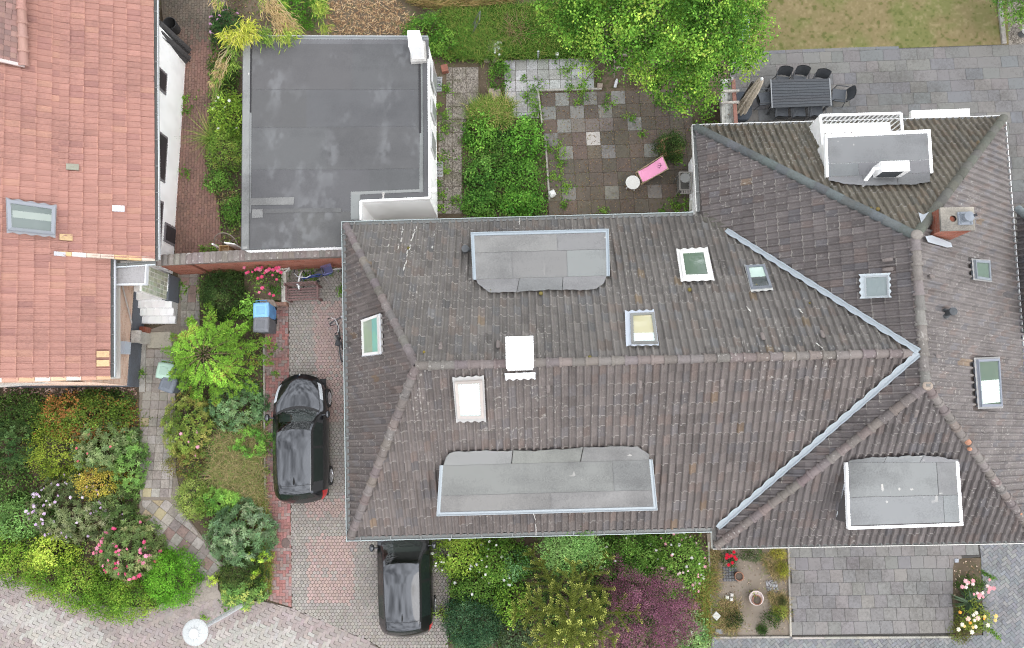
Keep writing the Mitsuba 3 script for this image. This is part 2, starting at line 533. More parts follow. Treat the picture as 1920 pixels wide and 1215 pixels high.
# hidden-below outlines: roofs that cover the paving
HIDDEN += [sg.Polygon(q) for q in ([(640, 415), (1300, 397), (1335, 998), (650, 1014)], [(1298, 233), (1886, 216), (1945, 1019), (1337, 1030)], [(0, 0), (293, 0), (293, 488), (205, 490), (205, 708), (0, 708)],
                                   [(455, 73), (805, 73), (806, 375), (640, 400), (640, 465), (452, 468)])]

# road of S-shaped pavers at the lower left
pale1, pale2 = inpoly([(-40, 1120), (60, 1136), (165, 1170), (240, 1225), (100, 1240), (60, 1190), (-40, 1160)]), inpoly([(395, 1190), (470, 1160), (540, 1180), (640, 1230), (330, 1240)])


def road_col(p, i):
    q = np.array(p) + rng.normal(0, 0.12, 2)
    if pale1(q) or pale2(q):
        return (0.335, 0.312, 0.287)
    return (0.283, 0.241, 0.227) if rng.random() < 0.7 else (0.26, 0.222, 0.21)


road_px = [(-120, 1040), (60, 1085), (200, 1135), (330, 1140), (400, 1122), (500, 1128), (548, 1140), (690, 1200), (730, 1228), (790, 1250), (790, 1330), (-160, 1330)]
road = flat('road', [(-400, 980)] + road_px[:-2] + [(850, 1280), (1100, 1700), (-700, 1700)], 0.03, 'stone', 'pale pink grey road of S-shaped pavers at the lower left', (0.16, 0.135, 0.125))
field(road, 'paver', 'far_pavers', road_px, lambda a, b, c, d: herring(a, b, c, d, 0.115, 0.012, 0.005), -0.30, (200, 1180), road_col, bsdf='paver', bev=0.003, jit=0.0015)

# house driveway: hexagonal pavers
red_a, red_b, red_c = inpoly([(576, 1003), (668, 1003), (664, 1130), (578, 1130)]), inpoly([(588, 565), (645, 565), (645, 790), (600, 790)]), inpoly([(575, 935), (650, 935), (650, 968), (575, 968)])


def hex_col(p, i):
    q = np.array(p) + rng.normal(0, 0.05, 2)
    if red_a(q) or red_b(q) or red_c(q):
        return (0.33, 0.245, 0.222) if rng.random() < 0.88 else (0.29, 0.255, 0.23)
    return (0.264, 0.240, 0.217) if rng.random() < 0.8 else (0.285, 0.258, 0.233)


drive_px = [(541, 488), (650, 478), (760, 560), (850, 950), (840, 1230), (740, 1228), (690, 1200), (548, 1140)]
drive = flat('driveway', drive_px, 0.03, 'stone', 'driveway of small hexagonal grey and red pavers where the two black cars stand', (0.05, 0.045, 0.036))
field(drive, 'hexagonal_paver', 'hexagonal_pavers', drive_px, lambda a, b, c, d: hexes(a, b, c, d, 0.118, 0.011), 0.012, (600, 800), hex_col, limit=0, jit=0.002, bsdf='paver')
strip_px = [(497, 566), (541, 566), (543, 700), (548, 1138), (503, 1124), (499, 900)]
strip = flat('brick_strip', strip_px, 0.031, 'stone', 'red brick strip along the left edge of the hexagonal driveway', (0.13, 0.075, 0.06))
field(strip, 'brick', 'brick_rest', strip_px, lambda a, b, c, d: herring(a, b, c, d, 0.103), 0.02, (520, 800), lambda p, i: [(0.30, 0.145, 0.132), (0.285, 0.13, 0.12), (0.265, 0.165, 0.15), (0.255, 0.195, 0.18)][int(rng.integers(4))])

# brick yard between the white wall and the flat-roofed annex
yard_px = [(300, -60), (432, -60), (415, 90), (395, 200), (385, 300), (412, 390), (418, 478), (330, 482), (318, 250)]
yard = flat('brick_yard', yard_px, 0.031, 'stone', 'narrow yard of worn red brick paving beside the long white wall', (0.10, 0.07, 0.055))


def yard_col(p, i):
    u, v = px_of(p)
    t = np.clip((110 - v) / 70 + rng.normal(0, .25), 0, 1)
    return (1 - t) * np.array((0.215, 0.125, 0.10)) + t * np.array((0.145, 0.118, 0.092))


field(yard, 'brick', 'brick_rest', yard_px, lambda a, b, c, d: running(a, b, c, d, 0.205, 0.105, 0.5, 0.009), math.pi / 2 + YAW, (360, 300), yard_col)

# garden path of square slabs at the left
def path_col(p, i):
    return [(0.27, 0.245, 0.215), (0.31, 0.28, 0.25), (0.23, 0.20, 0.18), (0.33, 0.27, 0.17), (0.235, 0.165, 0.145), (0.29, 0.265, 0.24)][int(rng.choice(6, p=[.28, .25, .2, .07, .08, .12]))]


path_px = [(334, 508), (374, 508), (376, 600), (330, 640), (330, 880), (345, 960), (420, 1060), (405, 1082), (372, 1095), (330, 1040), (262, 960), (262, 625), (334, 600)]
path = flat('garden_path', path_px, 0.028, 'stone', 'garden path of worn square slabs between the shrubs at the left', (0.20, 0.17, 0.14))
sq = lambda s, gap=0.014: (lambda a, b, c, d: running(a, b, c, d, s, s, 0.0, gap))
it = []
field(path, 'slab', 'slab_rest', [(340, 512), (375, 512), (375, 612), (340, 612)], sq(0.295), -0.03, (341, 520), path_col, tilt=0.012)
field(path, 'slab', 'slab_rest', [(275, 655), (326, 655), (332, 800), (322, 935), (264, 935), (263, 740), (275, 735)], sq(0.295), -0.02, (276, 655), path_col, tilt=0.012)
field(path, 'slab', 'slab_rest', [(268, 938), (326, 938), (345, 962), (418, 1062), (385, 1085), (322, 1035), (266, 965)], sq(0.33), -0.62, (300, 950), path_col, tilt=0.014)
m = MB().slab(W2([(278, 653), (277, 624), (322, 622), (324, 652)]), 0.02, 0.07, (0.36, 0.33, 0.27), 0.01)
part(path, 'landing_slab', m, 'stone', False)
m = MB().poly(W2([(263, 640), (275, 640), (273, 735), (262, 735)]), 0.0, 0.055, (0.33, 0.31, 0.28))
part(path, 'concrete_strip', m, 'stone', False)
flat('pavement', [(372, 1092), (408, 1080), (410, 1105), (440, 1150), (400, 1175), (300, 1160), (250, 1165), (330, 1115)], 0.042, 'stone', 'worn patch of concrete pavement behind the street lamp', (0.30, 0.26, 0.225))

# gravelly slab path beside the annex, pale slab patio, chequered patio
peb_px = [(812, 118), (897, 118), (902, 200), (868, 240), (868, 410), (812, 412)]
peb = flat('pebble_path', peb_px, 0.026, 'soil', 'path of exposed-pebble slabs between the white annex wall and the green bed')
field(peb, 'slab', 'slab_rest', [(838, 122), (897, 122), (897, 200), (880, 230), (866, 260), (866, 408), (832, 408)], sq(0.50, 0.016), 0.01, (848, 300), lambda p, i: (0.3, 0.28, 0.25), bsdf='pebble')
field(peb, 'slab', 'slab_rest', [(820, 215), (836, 215), (830, 408), (822, 408)], lambda a, b, c, d: running(a, b, c, d, .3, .5, 0, .016), 0.01, (822, 300), lambda p, i: (0.3, 0.28, 0.25), bsdf='pebble')
pale_px = [(944, 112), (1112, 110), (1118, 172), (1012, 172), (1012, 222), (944, 222)]
pale = flat('slab_patio', pale_px, 0.03, 'soil', 'L-shaped patio of pale grey square slabs with weeds in the joints')
field(pale, 'slab', 'slab_rest', pale_px, sq(0.405, 0.014), YAW, (945, 114), lambda p, i: (0.37, 0.37, 0.36) if rng.random() < .7 else (0.30, 0.295, 0.28), tilt=0.006)
LIGHT = {(0, 1), (0, 3), (0, 5), (1, 0), (1, 2), (1, 4), (2, 1), (2, 6), (3, 0), (4, 1), (4, 4), (4, 7), (7, 1), (7, 4), (7, 7)}
chk_px = [(1010, 172), (1290, 160), (1300, 240), (1296, 408), (1030, 412), (1016, 300)]
chk = flat('chequered_patio', chk_px, 0.03, 'soil', 'mossy brown patio of large pebbled squares, some of them light grey')
o = P(1014, 176)[:2]
Rr = rotz(YAW)[:2, :2]
items = []
for r in range(10):
    for c in range(11):
        q = np.array([(c, -r), (c + 1, -r), (c + 1, -r - 1), (c, -r - 1)])[::-1] * 0.505
        q = (q - q.mean(0)) * 0.984 + q.mean(0) + [0.018 * r, 0]
        w = q @ Rr.T + o
        g = sg.Polygon(w).intersection(sg.Polygon(W2(chk_px)))
        if g.geom_type != 'Polygon' or g.area < 0.05:
            continue
        w = np.array(sg.polygon.orient(g).exterior.coords)[:-1]
        col = (0.20, 0.194, 0.18) if (r, c) in LIGHT else (0.40, 0.385, 0.36) if (r, c) == (3, 3) else (0.17, 0.145, 0.13) if (r, c) in ((2, 3), (2, 4), (2, 2)) else [(0.112, 0.092, 0.074), (0.118, 0.090, 0.075), (0.106, 0.090, 0.070)][int(rng.integers(3))]
        if r >= 7:
            col = 0.75 * np.array(col) + 0.25 * np.array((0.16, 0.13, 0.085))
        z = 0.05 + 0.004 * rng.random()
        items.append(MB().slab(w, z - 0.04, z, vary(col, 0.1, 0.03), 0.006).arrays())
pieces(chk, 'slab', items, 'stone', 'slab_rest')
k = MB()
for a, b in (((1009, 171), (1016, 232)), ((1009, 171), (1128, 168)), ((1022, 257), (1030, 375))):
    A, B = P(*a), P(*b)
    k.sweep([(-.03, 0), (.03, 0), (.03, .1), (-.03, .1)], A, B, (0.36, 0.34, 0.30))
part(chk, 'edging', k, 'stone', False)

# terrace, lawn, driveway and beds of the right-hand house
ter_px = [(1352, 235), (1372, 120), (1395, 98), (1600, 90), (1995, 80), (2200, 500), (1900, 620), (1860, 235)]
ter = flat('terrace', ter_px, 0.03, 'stone', 'terrace of grey concrete slabs under the dining table', (0.105, 0.10, 0.094))
field(ter, 'slab', 'slab_rest', ter_px, lambda a, b, c, d: running(a, b, c, d, 0.6, 0.42, 0.37, 0.006, (0.6, 0.6, 0.42, 0.84)), 0.03, (1500, 100), amt=0.05, col= lambda p, i: [(0.152, 0.148, 0.145), (0.147, 0.142, 0.136), (0.143, 0.144, 0.147), (0.158, 0.152, 0.146)][int(rng.integers(4))])
flat('lawn', [(1380, 102), (1600, 94), (1890, 84), (1884, -60), (1750, -300), (1350, -300)], 0.045, 'lawn', 'dry yellowed lawn behind the slab terrace', depth=0.04)
flat('gravel_border', [(1878, 88), (1930, 86), (1925, -50), (1868, -50)], 0.03, 'pebble', 'gravel strip between the lawn and the shrub at the upper right')
fr_px = [(1478, 1010), (1830, 1005), (1840, 1044), (1785, 1048), (1786, 1192), (1482, 1192)]
fr = flat('slab_drive', fr_px, 0.03, 'stone', 'driveway of large grey square slabs in front of the right-hand house', (0.06, 0.056, 0.052))
field(fr, 'slab', 'slab_rest', fr_px, lambda a, b, c, d: running(a, b, c, d, 0.418, 0.405, 0.36, 0.009), 0.017, (1480, 1190), amt=0.05, col= lambda p, i: [(0.190, 0.181, 0.177), (0.182, 0.174, 0.172), (0.198, 0.187, 0.180)][int(rng.integers(3))])
sand = flat('sandy_bed', [(1325, 1000), (1478, 1000), (1482, 1190), (1332, 1192)], 0.03, 'sand', 'sandy front garden bed with pots and small shrubs')
flat('rose_bed', [(1784, 1046), (1838, 1046), (1840, 1192), (1786, 1192)], 0.036, 'soil', 'narrow earth bed with roses beside the slab driveway')
her_px = [(1334, 1194), (1786, 1192), (1842, 1190), (1838, 1044), (1832, 1000), (1990, 990), (2010, 1290), (1330, 1290)]
her = flat('side_road', her_px, 0.03, 'stone', 'blue grey herringbone brick road at the lower right', (0.075, 0.075, 0.078))
field(her, 'paver', 'far_pavers', her_px, lambda a, b, c, d: herring(a, b, c, d, 0.105), 0.62, (1850, 1200), lambda p, i: [(0.185, 0.188, 0.195), (0.165, 0.17, 0.178), (0.205, 0.205, 0.205)][int(rng.integers(3))])
def kerb(name, label, runs, col=(0.34, 0.315, 0.275), w=0.06, h=0.11, step=1.0):
    t = thing(name, label, kind='structure')
    for a, b in runs:
        A, B = P(*a), P(*b)
        L = np.linalg.norm(B - A); n = max(1, round(L / step))
        for i in range(n):
            p, q = A + (B - A) * (i + 0.006) / n, A + (B - A) * (i + 0.994) / n
            part(t, 'kerb_stone', MB().sweep([(-w / 2, 0), (w / 2, 0), (w / 2, h - .01), (w / 2 - .01, h), (-w / 2 + .01, h), (-w / 2, h - .01)], p, q, vary(col)), 'stone', False)
kerb('kerb', 'thin concrete kerb between the shrub bed and the red brick strip', [((496, 640), (498, 880)), ((498, 880), (503, 1120))])
kerb('bed_edging', 'pale concrete edging round the sandy front garden bed', [((1327, 1015), (1334, 1192)), ((1476, 1015), (1481, 1192)), ((1336, 1194), (1479, 1193))])
kerb('bed_edging', 'pale concrete edging along the foot of the slab driveway', [((1484, 1195), (1784, 1193))])
kerb('bed_edging', 'rough stone edging between the lawn and the gravel strip', [((1868, -30), (1880, 84))], (0.30, 0.28, 0.25), 0.16, 0.12, 0.4)
mul = flat('mulch', [(520, -60), (745, -60), (800, 30), (770, 75), (560, 70)], 0.02, 'soil', 'bare earth strewn with dry wood chips behind the flat-roofed annex')
# ================================================================ houses
class Plane:
    """Roof plane through the eave line a-b and the point c; also() gives the height and the pixel rays' hits."""
    def __init__(self, a, b, c):
        self.o = np.asarray(a, float)
        self.e = unit(np.asarray(b, float) - a)                       # along the eave
        n = np.cross(self.e, np.asarray(c, float) - a)
        self.n = unit(n if n[2] > 0 else -n)
        self.s = unit(np.cross(self.n, self.e))                       # up the slope
        if self.s[2] < 0:
            self.s = -self.s

    def z(self, x, y):
        return self.o[2] - (self.n[0] * (x - self.o[0]) + self.n[1] * (y - self.o[1])) / self.n[2]

    def hit(self, u, v, lift=0.0):
        return ray_plane(u, v, self.o + self.n * lift, self.n)

    def loc(self, p):
        d = np.asarray(p, float) - self.o
        return np.stack([d @ self.e, d @ self.s], -1)

    def at(self, q, lift=0.0):
        q = np.asarray(q, float)
        return self.o + q[..., :1] * self.e + q[..., 1:2] * self.s + self.n * lift


def meet(p, q):
    """The line where two planes meet: (point, direction)."""
    d = unit(np.cross(p.n, q.n))
    A = np.array([p.n, q.n, d])
    return np.linalg.solve(A, [p.n @ p.o, q.n @ q.o, 0.0]), d


def meet3(p, q, r):
    return np.linalg.solve(np.array([p.n, q.n, r.n]), [p.n @ p.o, q.n @ q.o, r.n @ r.o])


def clip_mesh(V, F, L, poly):
    """Cuts triangles to a convex polygon (counter-clockwise) in the local plane coordinates L."""
    n = len(poly)
    out_v, out_f = [], []
    for t in F:
        pts = [(V[i], L[i]) for i in t]
        for k in range(n):
            a, b = poly[k], poly[(k + 1) % n]
            d = [(b[0] - a[0]) * (l[1] - a[1]) - (b[1] - a[1]) * (l[0] - a[0]) for _, l in pts]
            new = []
            for i in range(len(pts)):
                j = (i + 1) % len(pts)
                if d[i] >= 0:
                    new.append(pts[i])
                if (d[i] >= 0) != (d[j] >= 0):
                    s = d[i] / (d[i] - d[j])
                    new.append((pts[i][0] + s * (pts[j][0] - pts[i][0]), pts[i][1] + s * (pts[j][1] - pts[i][1])))
            pts = new
            if len(pts) < 3:
                break
        if len(pts) >= 3:
            m = len(out_v)
            out_v += [p for p, _ in pts]
            out_f += [[m, m + i, m + i + 1] for i in range(1, len(pts) - 1)]
    return np.array(out_v), np.array(out_f)


PANTILE = np.array([(0, 0.002), (.05, .034), (.13, .070), (.22, .082), (.31, .070), (.41, .030), (.47, .0), (.75, -.010), (1.03, .001)])
FLATTILE = np.array([(0, 0.014), (.06, .052), (.15, .056), (.22, .008), (.30, -.006), (.72, -.008), (.88, .006), (1.02, .014)])


def tiles(pl, outline, w, course, prof, col, flip=1, start=0.0, lip=0.03, edge=(0.25, 0.232, 0.215)):
    """Single tiles laid on the plane inside the convex outline (3-D points); returns pieces."""
    q = pl.loc(np.array(outline))
    g = sg.polygon.orient(sg.Polygon(q))
    poly = np.array(g.exterior.coords)[:-1]
    gp = __import__('shapely').prepared.prep(g)
    lo, hi = q.min(0), q.max(0)
    n = len(prof)
    out = []
    for j in range(int(math.floor(lo[1] / course)), int(math.ceil(hi[1] / course)) + 1):
        y0 = j * course
        for i in range(int(math.floor((lo[0] - start) / w)) - 1, int(math.ceil((hi[0] - start) / w)) + 1):
            x0 = i * w + start
            rect = sg.box(x0 + .01, y0 + .01, x0 + w - .01, y0 + course - .01)
            if not gp.intersects(rect):
                continue
            t = prof[:, 0] if flip > 0 else 1 - prof[::-1, 0]
            h = prof[:, 1] if flip > 0 else prof[::-1, 1]
            r1, r2, r3 = rng.normal(0, 0.0025, 3)
            lx = x0 + t * w + r1
            ew = .030 if edge is not None else .02
            a = np.c_[lx, np.full(n, y0 + r2 * 2)]
            e = np.c_[lx, np.full(n, y0 + ew + r2 * 2)]
            b = np.c_[lx, np.full(n, y0 + course * 1.05 + r2 * 2)]
            up_a, up_b = h + lip + abs(r3), h
            up_e = up_a + (up_b - up_a) * ew / course
            A_, E_ = pl.at(a) + pl.n * up_a[:, None], pl.at(e) + pl.n * up_e[:, None]
            V = np.vstack([E_, pl.at(b) + pl.n * up_b[:, None], A_, E_, A_, pl.at(a) + pl.n * (h[:, None] - 0.004)])
            L = np.vstack([e, b, a, e, a, a])
            k = np.arange(n - 1)
            F = np.vstack([np.vstack([np.c_[o + k, o + k + 1, o + n + k + 1], np.c_[o + k, o + n + k + 1, o + n + k]]) for o in (0, 2 * n)] + [np.c_[4 * n + k, 5 * n + k, 5 * n + k + 1], np.c_[4 * n + k, 5 * n + k + 1, 4 * n + k + 1]])
            if not gp.contains(sg.box(x0 - .01, y0 - .02, x0 + w * 1.05, y0 + course * 1.08)):
                V, F = clip_mesh(V, F, L, poly)
                if len(V) < 3:
                    continue
            c = col(V.mean(0))
            C = np.broadcast_to(c, V.shape).copy()
            if edge is not None and len(V) == 6 * n and rng.random() < .6:
                C[2 * n:] = np.array(c) + (np.array(edge) - c) * rng.random() ** .8     # lower edge paled so the courses read, lichen-coloured on the pantiles
            out.append((V, F, C))
    return out


def brown(base, amt=0.09):
    b = np.array(base)

    def f(p):
        k = rng.random()
        c = b * (1 + amt * rng.normal())
        if k < 0.10:
            c = c * (0.95, 1.0, 1.06)
        elif k < 0.20:
            c = c * (1.07, 0.99, 0.95)
        elif k < 0.207:
            c = c * (1.3, 1.1, 0.85)
        return np.clip(c, 0.02, 0.4)
    return f


def ridge(parent, a, b, col, length=0.345, r=0.115, bsdf='tile', collar=True, label=None, name='ridge_tile', lift=0.0):
    """Half-round ridge tiles from a (upper laps lower) to b."""
    a, b = np.asarray(a, float) + [0, 0, lift], np.asarray(b, float) + [0, 0, lift]
    L = np.linalg.norm(b - a)
    n = max(1, round(L / length))
    t = (b - a) / L
    s = unit(np.cross([0, 0, 1.0], t)); w = unit(np.cross(t, s)); w = w if w[2] > 0 else -w
    g = np.linspace(-0.12 * math.pi, 1.12 * math.pi, 11)
    for i in range(n):
        p0, p1 = i * L / n - .015, (i + 1) * L / n + .02
        rows = [(p0, r * .96), (p1 - .075, r * 1.0), (p1 - .07, r * 1.2), (p1, r * 1.22), (p1, r * .9)] if collar else [(p0, r), (p1 - .03, r * 1.0), (p1 - .012, r * 1.012), (p1, r * .96)]
        j = rng.normal(0, .004, 2)
        X = np.array([[a + t * y + s * (j[0] + math.cos(x) * rr) + w * (j[1] + math.sin(x) * rr) for x in g] for y, rr in rows])
        m = MB()
        c = vary(col, .14, .05)
        for k in range(len(rows) - 1):
            m.grid(X[k:k + 2], c, flip=True)
        part(parent, name, m, bsdf, True)


def deck(parent, faces, eave, col=(0.06, 0.05, 0.045)):
    """The roof's boards: the planes a little below the tiles, closed by a fascia and a soffit. faces: outlines; eave: the loop of eave corners."""
    m = MB()
    for f in faces:
        f = np.array(f) - [0, 0, 0.03]
        m.add(f, [[0, i, i + 1] for i in range(1, len(f) - 1)], col)
    e = np.array(eave)
    for i in range(len(e)):
        a, b = e[i], e[(i + 1) % len(e)]
        m.quad(a - [0, 0, .03], b - [0, 0, .03], b - [0, 0, .2], a - [0, 0, .2], (0.5, 0.49, 0.46))
    m.poly(e[:, :2], e[:, 2].min() - .22, e[:, 2].min() - .19, (0.45, 0.43, 0.4))
    k = free(parent + '__roof')
    put(k, m, 'plain', False)
    return k


GUT_IN = [(.012, 0), (.012, -.07), (.106, -.07), (.106, .012)]
GUT = [(-.005, .0), (-.005, -.085), (.125, -.085), (.125, .012), (.106, .012), (.106, -.07), (.012, -.07), (.012, 0)]


def gutter(parent, a, b, out, col, bsdf='zinc', drop=0.02, inner=(0.17, 0.175, 0.17)):
    """Box gutter along the eave a-b, on the side `out`."""
    a, b = np.asarray(a, float), np.asarray(b, float)
    s = np.cross([0, 0, 1.0], b - a)
    prof = np.array(GUT)
    s = s if s @ np.asarray(out, float) > 0 else -s
    m = MB().sweep([(.106, .012), (.125, .012), (.125, -.085), (.106, -.085)], a - [0, 0, drop], b - [0, 0, drop], col, side=s)
    m.sweep([(-.005, -.06), (.106, -.06), (.106, -.085), (-.005, -.085)], a - [0, 0, drop], b - [0, 0, drop], inner, side=s)
    m.sweep([(-.005, .0), (.012, .0), (.012, -.06), (-.005, -.06)], a - [0, 0, drop], b - [0, 0, drop], inner, side=s)
    # a few brackets and joints across the trough
    L = np.linalg.norm(b - a)
    for y in np.arange(0.4, L, 0.9):
        c = a + (b - a) * y / L - [0, 0, drop - .004]
        m.sweep([(-.004, 0), (.118, 0.008), (.118, .0115), (-.004, .004)], c, c + unit(b - a) * .03, np.array(inner) * 1.3, side=s)
    part(parent, 'gutter', m, bsdf, False)


def roof_quad(pl, px, lift):
    return np.array([pl.hit(u, v, lift) for u, v in px])


def wavy_sheet(m, c0, c1, c2, c3, nrm, col, amp=0.012, waves=4, edge=(1, 0, 1, 0), nn=24):
    """A soft metal apron between four corners; edge: which sides run in waves."""
    t = np.linspace(0, 1, nn)
    X = np.zeros((4, nn, 3))
    for i, s in enumerate((0, .33, .66, 1)):
        A, B = np.asarray(c0) + (np.asarray(c3) - c0) * s, np.asarray(c1) + (np.asarray(c2) - c1) * s
        X[i] = A + (B - A) * t[:, None]
    d = unit(np.asarray(c3) - c0)
    wv = np.cos(t * waves * 2 * math.pi)
    X += (amp * wv)[None, :, None] * nrm
    if edge[0]:
        X[0] -= (0.022 * (1 + wv))[:, None] * d
    if edge[2]:
        X[-1] += (0.022 * (1 + wv))[:, None] * d
    m.grid(X, col)


def skylight(parent, pl, px, frame, fill, bar=0.07, top=0.17, label=None, flash=(0.45, 0.47, 0.5), split=None, waves=4, grow=(.09, .05, .10, .05), fill2=None, pane=True):
    """A roof window: frame of four bars standing on the slope, flashing round it, a blind or reveal inside and a pane. px: photo corners TL, TR, BR, BL of the frame's top face."""
    c = roof_quad(pl, px, top)
    k = free(parent + '__skylight')
    if label:
        labels[k] = {'label': label}
    ex, ey = unit(c[1] - c[0]), unit(c[3] - c[0])
    n = pl.n
    ins = [c[0] + (ex + ey) * bar, c[1] + (-ex + ey) * bar, c[2] - (ex + ey) * bar, c[3] + (ex - ey) * bar]
    m = MB()
    for i in range(4):
        j = (i + 1) % 4
        m.hexa([c[i] - n * .13, c[j] - n * .13, ins[j] - n * .13, ins[i] - n * .13, c[i], c[j], ins[j], ins[i]], vary(frame, .06, .01))
    # raised hood bar along the upper edge
    m.hexa([c[0] - n * .002, c[1] - n * .002, ins[1] - n * .002, ins[0] - n * .002, c[0] + n * .02, c[1] + n * .02, ins[1] + n * .012, ins[0] + n * .012], np.array(frame) * .85)
    put(k, m, 'plain', False)
    m = MB().quad(*[p - n * .034 for p in ins], fill)
    if fill2 is not None:
        a, b = fill2[1], fill2[2]
        m.quad(*[ins[0] + (ins[1] - ins[0]) * x + (ins[3] - ins[0]) * y - n * .030 for x, y in ((a[0], a[1]), (b[0], a[1]), (b[0], b[1]), (a[0], b[1]))], fill2[0])
    part(k, 'blind', m, 'plain', False)
    if pane:
        part(k, 'pane', MB().quad(*[p - n * .02 for p in ins], (1, 1, 1)), 'pane', False)
    if split:
        m = MB()
        for s in split:
            a, b = ins[0] + (ins[1] - ins[0]) * s, ins[3] + (ins[2] - ins[3]) * s
            m.hexa([a - ex * .012 - n * .02, b - ex * .012 - n * .02, b + ex * .012 - n * .02, a + ex * .012 - n * .02, a - ex * .012, b - ex * .012, b + ex * .012, a + ex * .012], frame)
        part(k, 'glazing_bar', m, 'plain', False)
    base = [p - n * (top - .128) for p in c]
    m = MB()
    gt, gr, gb, gl = grow
    o = [base[0] - ey * gt - ex * gl, base[1] - ey * gt + ex * gr, base[2] + ey * gb + ex * gr, base[3] + ey * gb - ex * gl]
    wavy_sheet(m, o[0], o[1], base[1] + ex * gr, base[0] - ex * gl, n, flash, .006, waves, (1, 0, 0, 0))
    wavy_sheet(m, base[3] - ex * gl, base[2] + ex * gr, o[2], o[3], n, flash, .006, waves, (0, 0, 1, 0))
    wavy_sheet(m, o[0], o[3], base[3], base[0], n, flash, .005, waves, (0, 0, 0, 0))
    wavy_sheet(m, base[1], base[2], o[2], o[1], n, flash, .005, waves, (0, 0, 0, 0))
    part(k, 'flashing', m, 'plain', True)
    return k


def membrane(parent, quad, rows, col, name='membrane_sheet', lift=0.012, gap=0.012):
    """Bitumen sheets on a flat roof: quad = corners (front-left, front-right, back-right, back-left); rows: list of (t0, t1, cuts along s)."""
    A, B, C, D = [np.asarray(p, float) for p in quad]
    f = lambda s, t: (A + (B - A) * s) * (1 - t) + (D + (C - D) * s) * t
    W, Hh = np.linalg.norm(B - A), np.linalg.norm(D - A)
    for t0, t1, cuts in rows:
        cuts = [0] + list(cuts) + [1]
        for s0, s1 in zip(cuts, cuts[1:]):
            a, b = gap / 2 / W, gap / 2 / Hh
            p = [f(s0 + a, t0 + b), f(s1 - a, t0 + b), f(s1 - a, t1 - b), f(s0 + a, t1 - b)]
            z = np.array([0, 0, lift + 0.005 * rng.random()])
            m = MB().hexa([q - [0, 0, .004] for q in p] + [q + z for q in p], vary(col, .08, .02))
            part(parent, name, m, 'membrane', False)


def wall_prism(parent, pts, z0, z1, col, bsdf='paint', name='wall', label=None):
    return part(parent, name, MB().poly(np.array(pts)[:, :2], z0, z1, col), bsdf, False, label)


def inset(pts, d):
    """Moves a counter-clockwise or clockwise loop inwards by d."""
    g = sg.Polygon(np.array(pts)[:, :2]).buffer(-d, join_style=2)
    return np.array(g.exterior.coords)[:-1]


ROOF_HIDDEN = [sg.Polygon(q) for q in ([(820, 858), (1225, 845), (1231, 965), (820, 968)], [(884, 436), (1140, 430), (1143, 545), (886, 545)], [(1548, 215), (1745, 213), (1748, 345), (1548, 347)], [(1588, 860), (1800, 858), (1803, 988), (1590, 992)],
                                       [(948, 630), (1002, 630), (1002, 708), (950, 708)], [(1740, 386), (1832, 386), (1832, 445), (1740, 450)], [(850, 712), (908, 712), (908, 788), (856, 788)], [(676, 590), (712, 590), (712, 668), (676, 668)])]
ZINC, WHITE, LEAD = (0.46, 0.50, 0.52), (0.88, 0.88, 0.88), (0.42, 0.46, 0.50)

# ---------------- the big brown-tiled house in the middle
H1 = thing('tiled_house', 'long house with hipped brown-grey pantile roof, white chimney and two flat dormers, in the middle', 'house')
EZ, RZ = 2.9, 6.0
nw, sw, se, ne = P(640, 415, EZ), P(649, 1015, EZ), P(1335, 998, EZ), P(1300, 397, EZ)
apex = P(781, 686, RZ)
ins1 = 0.165                                        # the tiles stop short of the gutter's outer edge
def pull(a, b, c, d):
    g = inset([a, b, c, d], ins1)
    return g
loop = [nw, sw, se, ne]
tl = []
for i, p in enumerate(loop):
    e1, e2 = unit(loop[(i + 1) % 4] - p), unit(loop[i - 1] - p)
    tl.append(p + (e1 + e2) * ins1)
tnw, tsw, tse, tne = tl
PF, PB, PW = Plane(tsw, tse, apex), Plane(tnw, tne, apex), Plane(tnw, tsw, apex)
# ---------------- the right-hand house's planes, needed for the valleys
e2 = 2.85
r_nw, r_ne, r_se, r_sw = P(1298, 233, e2), P(1886, 216, e2), P(1951, 1019, e2), P(1337, 1030, e2)
n_ap, s_ap = P(1717, 442, 6.05), P(1734, 724, 6.05)
rl, tl2 = [r_nw, r_sw, r_se, r_ne], []
for i, p in enumerate(rl):
    a, b = unit(rl[(i + 1) % 4] - p), unit(rl[i - 1] - p)
    tl2.append(p + (a + b) * 0.11)
t_nw, t_sw, t_se, t_ne = tl2
mid = (n_ap + s_ap) / 2
QW, QE = Plane(t_nw, t_sw, mid), Plane(t_ne, t_se, mid)
lo, ld = meet(QW, QE)
on_ridge = lambda v: min((lo + ld * s for s in np.linspace(-30, 30, 6001)), key=lambda p: abs(proj(p)[0][1] - v))
n_ap, s_ap = on_ridge(442), on_ridge(724)
QN, QS = Plane(t_nw, t_ne, n_ap), Plane(t_sw, t_se, s_ap)

rw = meet3(PF, PB, PW)
re_ = meet3(PF, PB, QW)
vf, vb = meet3(PF, QW, Plane(tse, tse + unit(tse - tsw), tse + [0, 0, 1])), meet3(PB, QW, Plane(tne, tne + unit(tne - tnw), tne + [0, 0, 1]))
Z = lambda p, pl: np.array([p[0], p[1], pl.z(p[0], p[1])])
line_f, dir_f = meet(PF, QW)
